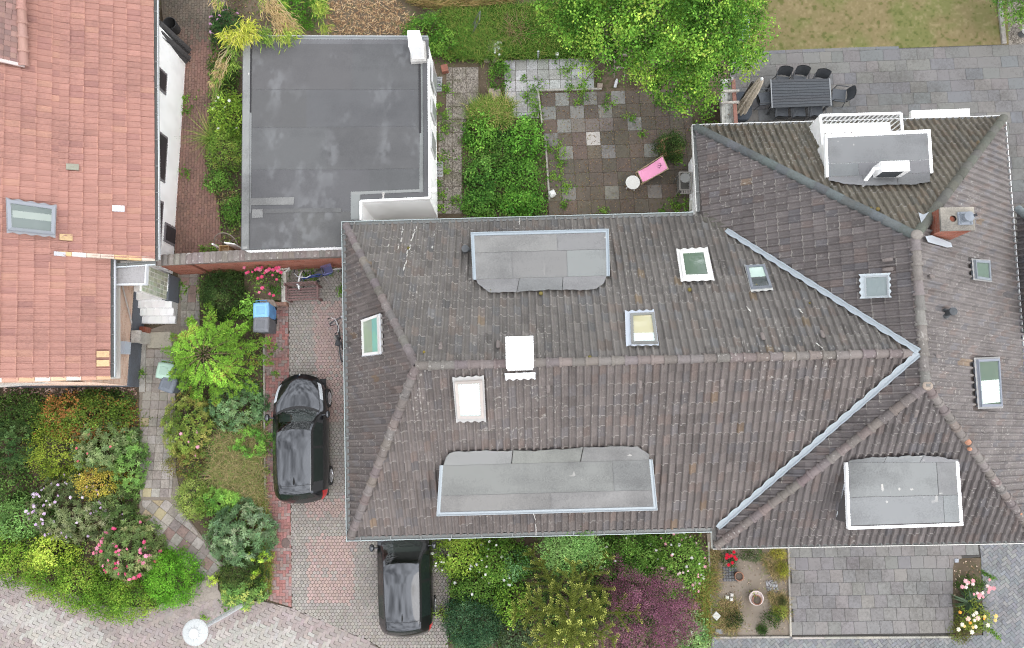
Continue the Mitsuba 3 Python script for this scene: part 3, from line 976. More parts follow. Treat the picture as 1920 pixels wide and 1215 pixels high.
# front valley foot: where the valley line reaches the front eave height
foot = lambda l, d, z: l + d * ((z - l[2]) / d[2])
vff, vbf = foot(*meet(PF, QW), tsw[2]), foot(*meet(PB, QW), tnw[2])
front_poly = [tsw, vff, re_, rw]
back_poly = [tnw, rw, re_, vbf]
west_poly = [tnw, tsw, rw]
k1 = deck(H1, [front_poly, back_poly, west_poly], [nw, sw, se, ne])
its = tiles(PF, front_poly, 0.2, 0.33, PANTILE, brown((0.142, 0.122, 0.114)))
its += tiles(PB, back_poly, 0.2, 0.33, PANTILE, brown((0.142, 0.131, 0.121)))
its += tiles(PW, west_poly, 0.2, 0.33, PANTILE, brown((0.130, 0.112, 0.105)))
pieces(k1, 'tile', its, 'tile', 'tiles', hidden=ROOF_HIDDEN)
RC = (0.165, 0.142, 0.132)
ridge(k1, re_ - unit(re_ - rw) * .1, rw, RC)
ridge(k1, rw, tsw, (0.15, 0.128, 0.12), r=.12, lift=.03)
ridge(k1, rw, tnw, (0.15, 0.133, 0.125), r=.11, lift=.03)
for a, b, o in ((nw, ne, (0, 1, 0)), (nw, sw, (-1, 0, 0)), (sw, se, (0, -1, 0))):
    i = unit(np.array(o) * 1.0)
    gutter(H1, a - i * .12, b - i * .12, o, (0.40, 0.45, 0.45))
wall1 = inset([nw, sw, se, ne], 0.5)
wall_prism(H1, wall1, 0, EZ - .2, (0.62, 0.60, 0.57))
for nm, l0, l1, pa, pb in (('valley_flashing', vff, re_, PF, QW), ('valley_flashing', vbf + (re_ - vbf) * .13, re_, PB, QW)):
    t = unit(l1 - l0); L = np.linalg.norm(l1 - l0); n = int(L / .06)
    sa = unit(np.cross(pa.n, t)); sa = sa if sa @ pa.n < 1e-6 and pb.n @ sa > 0 else -sa
    sb = unit(np.cross(pb.n, t)); sb = sb if pa.n @ sb > 0 else -sb
    y = np.linspace(0, L, n)
    wav = 0.035 + 0.05 * np.abs(np.sin(y * math.pi / .46)) + .02 * np.array([meshkit.noise([q * 3, 1.5, .5]) for q in y])
    X = np.stack([l0 + t * y[:, None] + sa * (.11 + wav)[:, None] + pa.n * .118, l0 + t * y[:, None] + sa * .055 + pa.n * .128, l0 + t * y[:, None] + (pa.n + pb.n) * .03,
                  l0 + t * y[:, None] + sb * .05 + pb.n * .128, l0 + t * y[:, None] + sb * (.085 + .3 * wav)[:, None] + pb.n * .122])
    part(k1, nm, MB().grid(X, (0.29, 0.325, 0.35)), 'plain', True)
a, b = vbf, vbf + (re_ - vbf) * .13
part(k1, 'valley_board', MB().sweep([(-.13, .05), (.13, .05), (.13, .075), (-.13, .075)], a, b, (0.09, 0.085, 0.07)), 'wood', False)


def dormer(house, pl, px, zf, zb, rim, rows, mcol, back_px, label=None, sides=(1, 1), rimw=.075, bsdf='zinc', cheek=(0.2, 0.2, 0.2), front_h=1.2, out=0.0, patch=True):
    """A flat-roofed dormer. px: photo corners front-left, front-right, back-right, back-left of its roof (front = the eave side), zf / zb: heights of front and back."""
    A, B = P(*px[0], zf), P(*px[1], zf)
    C, D = P(*px[2], zb), P(*px[3], zb)
    k = free(house + '__dormer')
    if label:
        labels[k] = {'label': label}
    m = MB()
    lo_ = 1.1
    ex, ey = unit(B - A), unit(D - A)
    iA, iB, iC, iD = A + (ex + ey) * .10, B + (-ex + ey) * .10, C - ex * .10, D + ex * .10
    # cheeks and front wall below the overhanging roof plate
    m.hexa([p - [0, 0, lo_] for p in (iA, iB, iC, iD)] + [p - [0, 0, .1] for p in (iA, iB, iC, iD)], cheek)
    m.hexa([p - [0, 0, .12] for p in (A, B, C, D)] + list((A, B, C, D)), np.array(cheek) * .9)
    put(k, m, 'plain', False)
    # windows in the front wall
    w = np.linalg.norm(iB - iA); nrm = -ey
    m = MB()
    for i in range(max(1, int(w / 1.1))):
        nW = max(1, int(w / 1.1))
        s0, s1 = (i + .08) / nW, (i + .92) / nW
        a, b = iA + (iB - iA) * s0, iA + (iB - iA) * s1
        m.quad(a + nrm * .004 - [0, 0, .9], b + nrm * .004 - [0, 0, .9], b + nrm * .004 - [0, 0, .2], a + nrm * .004 - [0, 0, .2], (0.05, 0.06, 0.07))
    part(k, 'window', m, 'gloss', False)
    M0 = [A + (ex + ey) * rimw * .9, B + (-ex + ey) * rimw * .9, C - ex * rimw * .9, D + ex * rimw * .9]
    # the roof covering carries on to the slope behind
    q = [pl.hit(*b, .138) for b in back_px]
    membrane(k, M0, rows, mcol)
    if patch:
        nn = 14
        for i in range(3):
            s0, s1 = i / 3 + .002, (i + 1) / 3 - .002
            fa = [M0[3] + (M0[2] - M0[3]) * s for s in np.linspace(s0, s1, nn)]
            qq = np.array(q)
            us = np.r_[0, np.cumsum(np.linalg.norm(np.diff(qq, axis=0), axis=1))]; us = us / us[-1]
            fb = [np.array([np.interp(s, us, qq[:, d]) for d in range(3)]) + pl.s * (.012 * math.sin(s * 40) + .012 * math.sin(s * 97) + .02 * math.sin(s * 11)) for s in np.linspace(s0, s1, nn)]
            fc = [(np.array(x) + y) / 2 + [0, 0, .012] for x, y in zip(fa, fb)]
            part(k, 'membrane_sheet', MB().grid(np.array([np.array(fa) + [0, 0, .014], fc, np.array(fb) + [0, 0, .0]]), vary(mcol, .08, .02), flip=(pl.s[1] < 0)), 'membrane', True)
    for a, b, s, on in ((A, B, ey, 1), (D, A, ex, sides[0]), (B, C, -ex, sides[1])):
        if not on:
            continue
        m = MB()
        m.sweep([(-.02, -.10), (-.02, .045), (-.006, .05), (.008, .04), (.016, .018), (rimw, .016), (rimw, -.02), (0, -.02)], a - unit(b - a) * .012, b + unit(b - a) * .012, rim, side=s)
        part(k, 'rim', m, bsdf, False)
    return k, (A, B, C, D)


zb = PF.z(*PF.hit(1025, 846)[:2]) + .05
dormer(H1, PF, [(820, 966), (1231, 955), (1222, 862), (826, 873)], zb - .16, zb - .03, (0.30, 0.33, 0.35),
       [(0.02, .36, (.52,)), (.36, 1.0, (.82,))], (0.195, 0.195, 0.185), [(836, 858), (846, 848), (1030, 843), (1195, 836), (1218, 852)],
       'wide flat grey dormer on the front slope, the larger one')
zb = PB.z(*PB.hit(1015, 541)[:2])
dormer(H1, PB, [(1140, 431), (884, 437.5), (888, 524), (1142, 517)], zb - .20, zb - .05, (0.29, 0.33, 0.36),
       [(0.02, .40, (.37,)), (.40, 1.0, (.30, .72))], (0.195, 0.195, 0.192), [(1133, 530), (1115, 542), (1010, 545), (915, 548), (895, 531)],
       'flat grey dormer on the back slope spotted with droppings')
skylight(H1, PW, [(709, 589), (711, 663), (679, 667), (677, 600)], (0.55, 0.54, 0.52), (0.40, 0.40, 0.34), label='tilted white roof window with a turquoise blind on the left hip', fill2=((0.27, 0.47, 0.44), (0.0, 0.0), (1, .42)), grow=(.02, .02, .06, .02))
skylight(H1, PF, [(852, 716), (904, 713), (907.5, 785), (858, 786)], (0.40, 0.36, 0.33), (0.78, 0.80, 0.83), label='roof window with a white blind left of the chimney', flash=(0.36, 0.35, 0.34), bar=.085)
skylight(H1, PB, [(1234, 643), (1184, 644), (1182, 587), (1226, 585)], (0.20, 0.20, 0.19), (0.55, 0.44, 0.27), label='dark framed roof window over pale wood, on the back slope near the ridge', fill2=((0.72, 0.73, 0.74), (0.0, 0.0), (1, .33)), grow=(.02, .14, .1, .02), flash=(0.40, 0.43, 0.48))
skylight(H1, PB, [(1333, 517), (1282, 519), (1275, 471), (1323, 468)], (0.74, 0.73, 0.70), (0.14, 0.17, 0.135), label='white framed roof window with wavy white flashing, right of the back dormer', grow=(.12, .09, .12, .09), flash=(0.56, 0.55, 0.53))
skylight(H1, PB, [(1448, 538), (1409, 541), (1398, 497), (1434, 495)], (0.16, 0.175, 0.20), (0.02, 0.025, 0.025), label='small grey roof window closest to the upper valley', fill2=((0.45, 0.52, 0.48), (0.0, .5), (1, 1)), grow=(.06, .02, .02, .02), flash=(0.40, 0.40, 0.38), waves=3)
# chimney clad in white sheet
zt = RZ + .95
c = [P(950, 690, zt), P(1000, 688.5, zt), P(998.5, 631, zt), P(949, 632.5, zt)]
ck = free(H1 + '__chimney'); labels[ck] = {'label': 'white clad flat-topped chimney on the ridge'}
put(ck, MB().hexa([[p[0], p[1], RZ - 1.3] for p in c] + [p - [0, 0, .05] for p in c], (0.80, 0.80, 0.79)), 'paint', False)
cc = sum(c) / 4
part(ck, 'cap', MB().hexa([cc + (p - cc) * 1.05 - [0, 0, .05] for p in c] + [cc + (p - cc) * 1.05 for p in c], (0.80, 0.80, 0.78)), 'paint', False)
ex, ey = unit(c[1] - c[0]), unit(c[3] - c[0])
m = MB()
for s in (-1, 1):
    m.sweep([(-.012, 0), (.012, 0), (.008, .03), (-.008, .03)], cc + ex * s * .25 - ey * .40, cc + ex * s * .25 + ey * .40, (0.7, 0.7, 0.69))
m.lathe([(.085, 0), (.085, .02), (.055, .035), (.05, .01), (0, .008)], cc + ey * .12, (0.62, 0.62, 0.62), 16)
part(ck, 'cap_fitting', m, 'plain', False)
fl = MB()
q = [PF.hit(u, v, .135) for u, v in ((946, 700), (1004, 698), (1003.5, 709), (948, 711))]
wavy_sheet(fl, q[0], q[1], q[2], q[3], PF.n, (0.70, 0.71, 0.72), .006, 4, (0, 0, 1, 0))
part(ck, 'flashing', fl, 'plain', True)


def vent(parent, base, h, r, col, cap=True, name='vent_pipe', label=None):
    m = MB().lathe([(r * 1.6, -.05), (r * 1.6, .05), (r, .09), (r, h - .06), (r * 1.25, h - .06), (r * 1.25, h), (0, h + .015)], base, col, 14)
    part(parent, name, m, 'plain', False, label)


vent(H1, PB.hit(874, 471), .35, .09, (0.09, 0.095, 0.10), label='dark grey vent pipe beside the back dormer')
for pl, px in ((PF, [(1028, 729), (1200, 721), (1354, 718), (1512, 713)]), (PB, [(826, 648), (934, 645), (1430, 630), (1542, 626)])):
    for u, v in px:                               # small raised vent tiles
        b = pl.hit(u, v, .10)
        m = MB()
        rows = [(-.13, .03, .0), (-.10, .055, .035), (.06, .05, .03), (.13, .03, .0)]
        gg = np.linspace(0, math.pi, 7)
        X = np.array([[b - pl.s * y + pl.e * math.cos(x) * w + pl.n * math.sin(x) * hh for x in gg] for y, w, hh in rows])
        m.grid(X, (0.17, 0.145, 0.135), flip=True)
        part(k1, 'vent_tile', m, 'tile', True)
m = MB().tube([P(1000, 962, 4.1), PF.hit(1004, 975, .08), PF.hit(1005, 992, .09), P(1005, 1004, 2.95)], .009, (0.62, 0.60, 0.57), 6)
part(H1, 'cable', m, 'plain', True, 'pale cable hanging from the front dormer to the gutter')
part(H1, 'downpipe', MB().tube([P(655, 423, 2.86), P(655, 423, 2.4), P(665, 432, 2.2), P(665, 432, 0)], .05, (0.3, 0.32, 0.33), 8), 'zinc', True)
# moss cushions and white dropping streaks on the tiles
m, m2 = MB(), MB()
for pl, u, v, r in ((PB, 766, 465, .05), (PB, 1293, 543, .06), (PB, 1418, 535, .05), (PB, 1106, 669, .045), (PB, 1105, 669, .04), (QN, 1646, 392, .06), (QN, 1633, 390, .04), (PB, 795, 660, .04), (PB, 1518, 568, .03), (PB, 920, 546, .05), (PB, 1014, 550, .06)):
    m.sphere(pl.hit(u, v, .105), (r, r, .035), vary((0.12, 0.095, 0.018), .2, .1), 6)
for pl, runs in ((PB, (((780, 430), (758, 512), .75), ((757, 430), (750, 466), .65), ((735, 440), (728, 476), .35), ((816, 430), (812, 470), .35), ((975, 410), (973, 430), .6), ((1395, 576), (1402, 584), .6), ((1530, 648), (1538, 655), .8), ((1495, 584), (1502, 590), .6))),):
    for a, b, dens in runs:
        A, B = pl.hit(*a), pl.hit(*b)
        L = np.linalg.norm(B - A)
        d = (B - A) / L
        y = 0
        while y < L:
            ln = .05 + .10 * rng.random()
            if rng.random() < dens:
                c0 = A + d * y + pl.e * rng.normal(0, .02)
                w = .010 + .016 * rng.random()
                m2.poly([], 0, 0, 0) if False else m2.add([c0 - pl.e * w + pl.n * .116, c0 + pl.e * w * .9 + pl.n * .116, c0 + d * ln + pl.e * w * .7 + pl.n * .119, c0 + d * (ln + .02) + pl.n * .120, c0 + d * ln * .9 - pl.e * w + pl.n * .119], [[0, 1, 2], [0, 2, 3], [0, 3, 4]], (0.44, 0.43, 0.40))
            y += ln + .02
part(k1, 'moss_cushions', m, 'plain', True, kind='stuff')
part(k1, 'white_droppings', m2, 'plain', False, kind='stuff')

# ---------------- the right-hand house
H2 = thing('tiled_house', 'right-hand house with ridge running up the picture, brick chimney and white-railed balcony', 'house')
ym = re_
w_n = [t_nw, vbf, re_, n_ap]
w_s = [re_, vff, t_sw, s_ap]
w_m = [n_ap, re_, s_ap]
k2 = deck(H2, [[t_nw, t_sw, s_ap, n_ap], [t_se, t_ne, n_ap, s_ap], [t_ne, t_nw, n_ap], [t_sw, t_se, s_ap]], [r_nw, r_sw, r_se, r_ne])
its = []
for o in (w_n, w_s, w_m):
    its += tiles(QW, o, 0.2, 0.33, PANTILE, brown((0.128, 0.113, 0.110)), flip=-1)
its += tiles(QE, [t_se, t_ne, n_ap, s_ap], 0.2, 0.33, PANTILE, brown((0.165, 0.148, 0.142), .08))  # east slope tiles coloured lighter for the sky light on that side
its += tiles(QN, [t_ne, t_nw, n_ap], 0.2, 0.33, PANTILE, brown((0.128, 0.114, 0.090)))
its += tiles(QS, [t_sw, t_se, s_ap], 0.2, 0.33, PANTILE, brown((0.132, 0.116, 0.112)))
pieces(k2, 'tile', its, 'tile', 'tiles', hidden=ROOF_HIDDEN)
ridge(k2, n_ap, s_ap, (0.185, 0.165, 0.152), r=.125, length=.40)
ridge(k2, s_ap, t_sw, (0.15, 0.125, 0.118), r=.115, lift=.03)
ridge(k2, s_ap, t_se, (0.165, 0.14, 0.132), r=.11, lift=.03)
ridge(k2, n_ap, t_nw, (0.105, 0.115, 0.116), r=.125, collar=False, length=.42, lift=.03, bsdf='stone')
ridge(k2, n_ap, t_ne, (0.10, 0.10, 0.088), r=.13, collar=False, length=.42, lift=.03, bsdf='stone')
part(k2, 'mortar', MB().sphere(s_ap + [0, 0, .1], (.14, .12, .05), (0.33, 0.27, 0.22), 8), 'stone', True)
part(k2, 'mortar', MB().sphere(n_ap + [0, 0, .1], (.16, .14, .08), (0.22, 0.20, 0.18), 8), 'stone', True)
for u, v, r in ((1815, 829, .09), (1818, 842, .06), (1913, 963, .05)):
    part(k2, 'broken_ridge_patch', MB().sphere(QE.hit(u, v, .11), (r, r * .9, .06), (0.50, 0.24, 0.15), 6), 'stone', True)
for a, b, o, col, bs in ((r_nw, r_ne, (0, 1, 0), WHITE, 'paint'), (r_ne, r_se, (1, 0, 0), WHITE, 'paint'), (r_sw, r_se, (0, -1, 0), (0.66, 0.64, 0.60), 'paint'), (r_nw, P(1305.5, 396, e2), (-1, 0, 0), (0.6, 0.6, 0.58), 'paint')):
    i = np.array(o) * 1.0
    gutter(H2, a - i * .12, b - i * .12, o, col, bs)
wp = [P(1291, 308), P(1295, 396), P(1322, 1000), P(1335, 1012), P(1880, 1003), P(1830, 262), P(1300, 275)]
xw = P(1291, 350)[0]
s1, s2 = inset(rl, .45), None
wall2 = [(xw, P(1291, 308)[1]), (xw + .02, r_sw[1] + .5), (r_se[0] - .45, r_se[1] + .5), (r_ne[0] - .45, P(1850, 300)[1]), (r_ne[0] - .5, P(1850, 300)[1] + .4)]
wall_prism(H2, wall2, 0, e2 - .2, WHITE)
part(H2, 'wall_vent', MB().box(P(1297, 386, 1.6) + [-.03, 0, 0], (.05, .3, .25), (0.5, 0.5, 0.44)), 'plain', False)
for u, v in ((1664, 487), (1665, 505), (1748, 518), (1760, 668), (1718, 776)):
    pl = QW if u < 1700 else QE if v < 700 else QS
    b = pl.hit(u, v, .10)
    gg = np.linspace(0, math.pi, 7)
    X = np.array([[b - pl.s * y + pl.e * math.cos(x) * w + pl.n * math.sin(x) * hh for x in gg] for y, w, hh in [(-.13, .03, .0), (-.10, .055, .035), (.06, .05, .03), (.13, .03, .0)]])
    part(k2, 'vent_tile', MB().grid(X, (0.17, 0.145, 0.135)), 'tile', True)
skylight(H2, QW, [(1665, 516), (1666.5, 556), (1622, 558), (1620.5, 518)], (0.30, 0.32, 0.335), (0.19, 0.205, 0.22), label='grey two-part roof hatch on the slope left of the ridge', bar=.035, top=.16, grow=(.02, .02, .10, .07), flash=(0.40, 0.44, 0.46))
skylight(H2, QE, [(1828, 487), (1831, 522), (1859.5, 526), (1857, 489)], (0.19, 0.21, 0.23), (0.20, 0.235, 0.20), label='small grey roof window right of the ridge below the brick chimney', grow=(.07, .04, .05, .04), flash=(0.26, 0.255, 0.25))
skylight(H2, QE, [(1833, 674), (1840, 763), (1880.5, 762), (1875, 672)], (0.19, 0.205, 0.24), (0.15, 0.19, 0.16), label='tall grey roof window with a half-drawn white blind at the right', fill2=((0.82, 0.82, 0.80), (.45, 0), (1, 1)), grow=(.08, .05, .06, .05), flash=(0.26, 0.255, 0.25), waves=6)
vent(H2, QE.hit(1771, 588), .42, .085, (0.055, 0.06, 0.065), label='black vent pipe standing on the right-hand slope')
# brick chimney
zt = QE.z(*P(1765, 433, 5.8)[:2]) + .72
c = [P(1765, 432.5, zt), P(1829, 431, zt), P(1826, 388, zt), P(1763, 389, zt)]
ck = free(H2 + '__chimney'); labels[ck] = {'label': 'red brick chimney with a mottled concrete slab, right of the ridge'}
cc = sum(c) / 4
sh = [cc + (p - cc) * .96 for p in c]
put(ck, MB().hexa([[p[0], p[1], 4.0] for p in sh] + [p - [0, 0, .07] for p in sh], (0.3, 0.1, 0.07)), 'brick', False)
m = MB().poly(sg.Polygon(np.array(c)[:, :2]).difference(sg.Point(*P(1787, 410, zt)[:2]).buffer(.085)), zt - .07, zt, (0.34, 0.31, 0.26))
part(ck, 'slab', m, 'membrane', False)
hp = P(1787, 410, zt)
part(ck, 'flue', MB().lathe([(.084, .0), (.083, -.10), (0, -.10)], hp, (0.015, 0.013, 0.012), 16), 'plain', True)
cw = P(1808, 410, zt)
m = MB().box(cw + [0, 0, .03], (.36, .34, .06), (0.22, 0.24, 0.27), rotz(YAW))
m.lathe([(.10, .06), (.10, .20), (.13, .20), (.13, .24), (.02, .30), (0, .30)], cw, (0.20, 0.22, 0.25), 14)
m.tube([cw + [.05, 0, .2], cw + [.17, .03, .28]], .035, (0.03, 0.03, 0.035), 8)
for s in (-1, 1):
    m.box(cw + [0, s * .1, .065], (.34, .02, .02), (0.16, 0.18, 0.2)); m.box(cw + [s * .13, 0, .065], (.02, .32, .02), (0.16, 0.18, 0.2))
part(ck, 'cowl', m, 'plain', False)
m = MB()
for px, pl in (([(1735, 443), (1747, 441), (1783, 455), (1786, 463), (1776, 464), (1740, 454)], QE), ([(1722, 398), (1731, 402), (1755, 392), (1752, 397), (1733, 407), (1735, 419), (1728, 420)], QN)):
    pts = [pl.hit(u, v, .135) for u, v in px]
    ctr = sum(pts) / len(pts)
    m.add(pts + [ctr], [[i, (i + 1) % len(pts), len(pts)] for i in range(len(pts))], (0.34, 0.365, 0.39))
part(ck, 'flashing', m, 'plain', False)
# front (lower) dormer
zb = QS.z(*QS.hit(1695, 862)[:2]) + .10
dk, _ = dormer(H2, QS, [(1591, 991), (1803, 984), (1795, 866), (1586, 868)], zb - .14, zb - .02, WHITE,
       [(0.02, .46, (.86,)), (.46, 1.0, (.82,))], (0.20, 0.203, 0.203), [(1592, 864), (1640, 858), (1700, 854), (1760, 857), (1799, 862)],
       'flat dormer with a bright white rim on the lower slope of the right-hand house', rimw=.05, bsdf='paint', cheek=(0.09, 0.085, 0.085))
m = MB()
pts = [QS.hit(u, v, .135) for u, v in ((1568, 968), (1570, 959), (1576, 958), (1590, 964), (1590, 972), (1580, 973), (1574, 971))]
m.add(pts + [sum(pts) / len(pts)], [[i, (i + 1) % len(pts), len(pts)] for i in range(len(pts))], (0.62, 0.64, 0.67))
q = [QS.hit(u, v, .135) for u, v in ((1573, 959), (1577, 959), (1585, 908), (1582, 908))]
m.quad(*q, (0.42, 0.46, 0.5))
part(dk, 'flashing', m, 'plain', False)
# back dormer with balcony
zb = QN.z(*QN.hit(1645, 340)[:2])
zf = zb - .12
dk, dq = dormer(H2, QN, [(1742, 245), (1547, 254), (1550, 332), (1747, 324)], zf, zb - .02, WHITE,
       [(0.02, .68, ()), (.68, 1.0, (.70,))], (0.165, 0.168, 0.17), [(1744, 340), (1715, 345), (1640, 348), (1580, 344), (1553, 338)],
       'flat white-rimmed dormer above the balcony on the upper slope', rimw=.055, bsdf='paint', cheek=(0.78, 0.78, 0.77))
bk = free(H2 + '__balcony'); labels[bk] = {'label': 'white balcony with railing in front of the upper dormer'}
zfl, zr0 = 3.34, 3.96
A, B = P(1537, 217, zr0) * [1, 1, 0], P(1688, 213, zr0) * [1, 1, 0]
dirx, diry = unit(B - A), unit(np.cross([0, 0, 1.0], B - A))
D0, D1 = A - diry * 1.3, B - diry * 1.3
lv = lambda p, z: np.array([p[0], p[1], z])
loop_ = (D0, D1, B, A)
put(bk, MB().hexa([lv(p, zfl - .22) for p in loop_] + [lv(p, zfl) for p in loop_], (0.80, 0.80, 0.79)), 'paint', False)
part(bk, 'side_panel', MB().hexa([lv(p, 2.5) for p in (D0, D0 + dirx * .04, A + dirx * .04, A)] + [lv(p, zr0) for p in (D0, D0 + dirx * .04, A + dirx * .04, A)], WHITE), 'paint', False)
m = MB()
rl_ = [lv(p, zr0) for p in (D0, A, B, D1)]
for a, b in zip(rl_, rl_[1:]):
    m.sweep([(-.035, 0), (.035, 0), (.035, .05), (-.035, .05)], a, b, WHITE)
part(bk, 'handrail', m, 'paint', False)
for a, b in ((A, B), (B, D1)):
    n = round(np.linalg.norm(b - a) / .145)
    for i in range(n + 1):
        p = a + (b - a) * i / n
        part(bk, 'baluster', MB().box(lv(p, (zfl + zr0) / 2), (.026, .026, zr0 - zfl), (0.84, 0.84, 0.83)), 'paint', False)
# white slab over the terrace door
c = [P(u, v, 2.62) for u, v in ((1709, 222), (1819, 218), (1818, 203.5), (1709, 207))]
part(H2, 'door_canopy', MB().hexa([p - [0, 0, .14] for p in c] + c, (0.74, 0.73, 0.71)), 'paint', False, 'white flat canopy sticking out under the upper eave')
# air conditioner on the upper dormer
ac = thing('air_conditioner', 'white air conditioner box standing on the upper flat dormer', 'air conditioner')
zr = zb
o0 = P(1636, 335, zr + .05)
wx = unit(P(1693, 334, zr) - P(1636, 335, zr)); wy = unit(np.cross([0, 0, 1.0], wx))
Rm = np.stack([wx, wy, [0, 0, 1.0]], 1)
c0 = o0 + wx * .38 + wy * .16 + [0, 0, .32]
part(ac, 'casing', MB().box(c0, (.78, .30, .52), (0.82, 0.82, 0.81), Rm), 'paint', False)
m = MB()
for i in range(9):
    m.box(c0 - wy * .154 + [0, 0, -.20 + i * .05] - wx * .06, (.58, .012, .03), (0.05, 0.055, 0.06), Rm)
part(ac, 'grille', m, 'plain', False)
m = MB()
for s in (-1, 1):
    m.box(c0 + wx * s * .3 - [0, 0, .29], (.05, .36, .06), (0.3, 0.3, 0.3), Rm)
part(ac, 'foot', m, 'plain', False)
pp = [c0 - wx * .39 + [0, 0, .1], c0 - wx * .52 + wy * -.02 + [0, 0, .08], c0 - wx * .56 - wy * .12 - [0, 0, .06], c0 - wx * .66 - wy * .28 - [0, 0, .26], QN.hit(1617, 348, .06)]
part(ac, 'pipe', MB().tube(pp, .055, (0.82, 0.82, 0.81), 8), 'paint', True)

# ---------------- corner of the next house at the far right
H4 = thing('tiled_house', 'grey tiled roof corner just showing at the right edge beside the right-hand house', 'house')
a, b, c = P(1908, 392, 2.7), P(2100, 386, 2.7), P(2050, 520, 4.9)
d = P(1912, 640, 2.7)
pN, pW = Plane(a, b, c), Plane(d, a, c)
d2 = np.array([b[0], d[1], 2.7])
kk = deck(H4, [[a, b, c], [a, c, d], [b, d2, c], [d2, d, c]], [a, d, [b[0], d[1], 2.7], b])
its = tiles(pW, [a, d, c], 0.2, .33, PANTILE, brown((0.12, 0.11, 0.11))) + tiles(pN, [a, c, b], 0.2, .33, PANTILE, brown((0.12, 0.11, 0.11)))
pieces(kk, 'tile', its, 'tile', 'tiles', limit=30, hidden=ROOF_HIDDEN)
ridge(kk, c, a, (0.16, 0.175, 0.18), collar=False, length=.42, bsdf='stone', lift=.03)
wall_prism(H4, inset([a, d, [b[0], d[1], 2.7], b], .3), 0, 2.5, WHITE)
# ================================================================ left house, annex, garden wall
H3 = thing('tiled_house', 'left house with bright red clay-tiled roof and white side wall', 'house')
eS, eN = P(207, 707, 2.85), P(207, 490, 2.85)
dirE = unit(eN - eS)
west = np.array([-dirE[1], dirE[0], 0])
PL = Plane(eS, eN, eS + west + [0, 0, .70])
up = lambda p, s: p + (west + [0, 0, .70]) * s
RUN = 6.4
K_s = PL.hit(108, 476); K_n = K_s + dirE * 13.0
K_s = K_s - dirE * 0.0
u_s, u_n = P(291, 487, 2.5), P(288.5, 30, 2.5)
u_n2 = u_s + unit(u_n - u_s) * 13.0
PU = Plane(u_s, u_n2, (K_s + K_n) / 2)
runK = (K_s - eS) @ west
R_s, R_step = up(eS, RUN), up(eS + dirE * ((K_s - eS) @ dirE), RUN)
R_n = R_step + dirE * 13.0
E_step = eS + dirE * ((K_s - eS) @ dirE)
low_poly, main_poly, kick_poly = [eS, E_step, R_step, R_s], [K_s, K_n, R_n, R_step], [u_s, u_n2, K_n, K_s]
far = lambda p: np.array([*(R_s + west * ((R_s - p) @ west if False else (R_s - eS) @ west))[:2], 2.85]) + dirE * ((p - R_s) @ dirE)
k3 = deck(H3, [low_poly, main_poly, kick_poly, [R_s, R_n, far(R_n), far(R_s)]], [eS, E_step, u_s, u_n2, far(R_n), far(R_s)], (0.09, 0.05, 0.04))


def clay(p):
    c = np.array((0.34, 0.178, 0.145)) * (1 + .045 * rng.normal())
    t = np.clip((px_of(p, p[2])[1] - 150) / 500, -.2, 1)
    k = rng.random()
    if k < .08:
        c = c * (.88, .86, .90)
    elif k < .13:
        c = c * (1.10, 1.14, 1.06)
    return np.clip(c, .02, .6)


its = []
for pl, o in ((PL, low_poly), (PL, [K_s, K_n, R_n, R_step]), (PU, kick_poly)):
    its += tiles(pl, o, 0.205, 0.40, FLATTILE, clay, start=.03, lip=.042, edge=(0.42, 0.22, 0.17))
pieces(k3, 'tile', its, 'clay', 'tiles', hidden=[sg.Polygon([(10, 372), (105, 385), (104, 444), (10, 430)])])
for pl, u, v, col in ((PU, 136, 313, (0.24, 0.24, 0.19)), (PU, 222, 391, (0.62, 0.63, 0.66)), (PL, 124, 445, (0.50, 0.36, 0.19)), (PL, 193, 664, (0.52, 0.36, 0.20)), (PL, 193, 681, (0.54, 0.38, 0.21))):
    c = pl.hit(u, v, .085)
    part(k3, 'odd_tile', MB().hexa([c + pl.e * x * .095 + pl.s * y * .17 + pl.n * zz for zz in (-.02, .02) for x, y in ((-1, -1), (1, -1), (1, 1), (-1, 1))], col), 'clay', False)
# verges
m = MB()
n = 30
for a, b, c1 in ((K_s, u_s, None), (eS, R_s, None)):
    L = np.linalg.norm(b - a)
    k = int(L / .38)
    for i in range(k):
        p, q = a + (b - a) * i / k, a + (b - a) * (i + .97) / k
        part(k3, 'verge_tile', MB().sweep([(-.05, -.07), (.07, -.07), (.07, .05), (-.05, .05)], p, q, [(0.52, 0.33, 0.20), (0.60, 0.42, 0.28), (0.55, 0.50, 0.44), (0.46, 0.26, 0.19)][int(rng.integers(4))] if a is not K_s else [(0.6, 0.58, 0.55), (0.55, 0.38, 0.2), (0.5, 0.42, 0.35)][int(rng.integers(3))]), 'clay', False)
part(k3, 'verge_flashing', MB().hexa([PL.hit(u, v, z) for z in (.02, .09) for u, v in ((101, 479), (123, 481), (123, 473), (101, 471))], (0.40, 0.40, 0.42)), 'plain', False)
part(H3, 'gable_wall', MB().hexa([K_s - [0, 0, .12] + dirE * .02, u_s - [0, 0, .12] + dirE * .02, u_s + dirE * .2 - [0, 0, .12], K_s + dirE * .2 - [0, 0, .12], K_s + dirE * .02 - [0, 0, .03], u_s + dirE * .02 - [0, 0, .03], u_s + dirE * .2 - [0, 0, .03], K_s + dirE * .2 - [0, 0, .03]], (0.8, 0.8, 0.79)), 'paint', False)
gutter(H3, u_s, u_n2, (1, 0, 0), (0.62, 0.64, 0.66))
gutter(H3, eS, E_step, (1, 0, 0), (0.60, 0.62, 0.66))
gutter(H3, P(211, 494, 2.75), P(290, 489, 2.55), (0, -1, 0), (0.62, 0.66, 0.70))
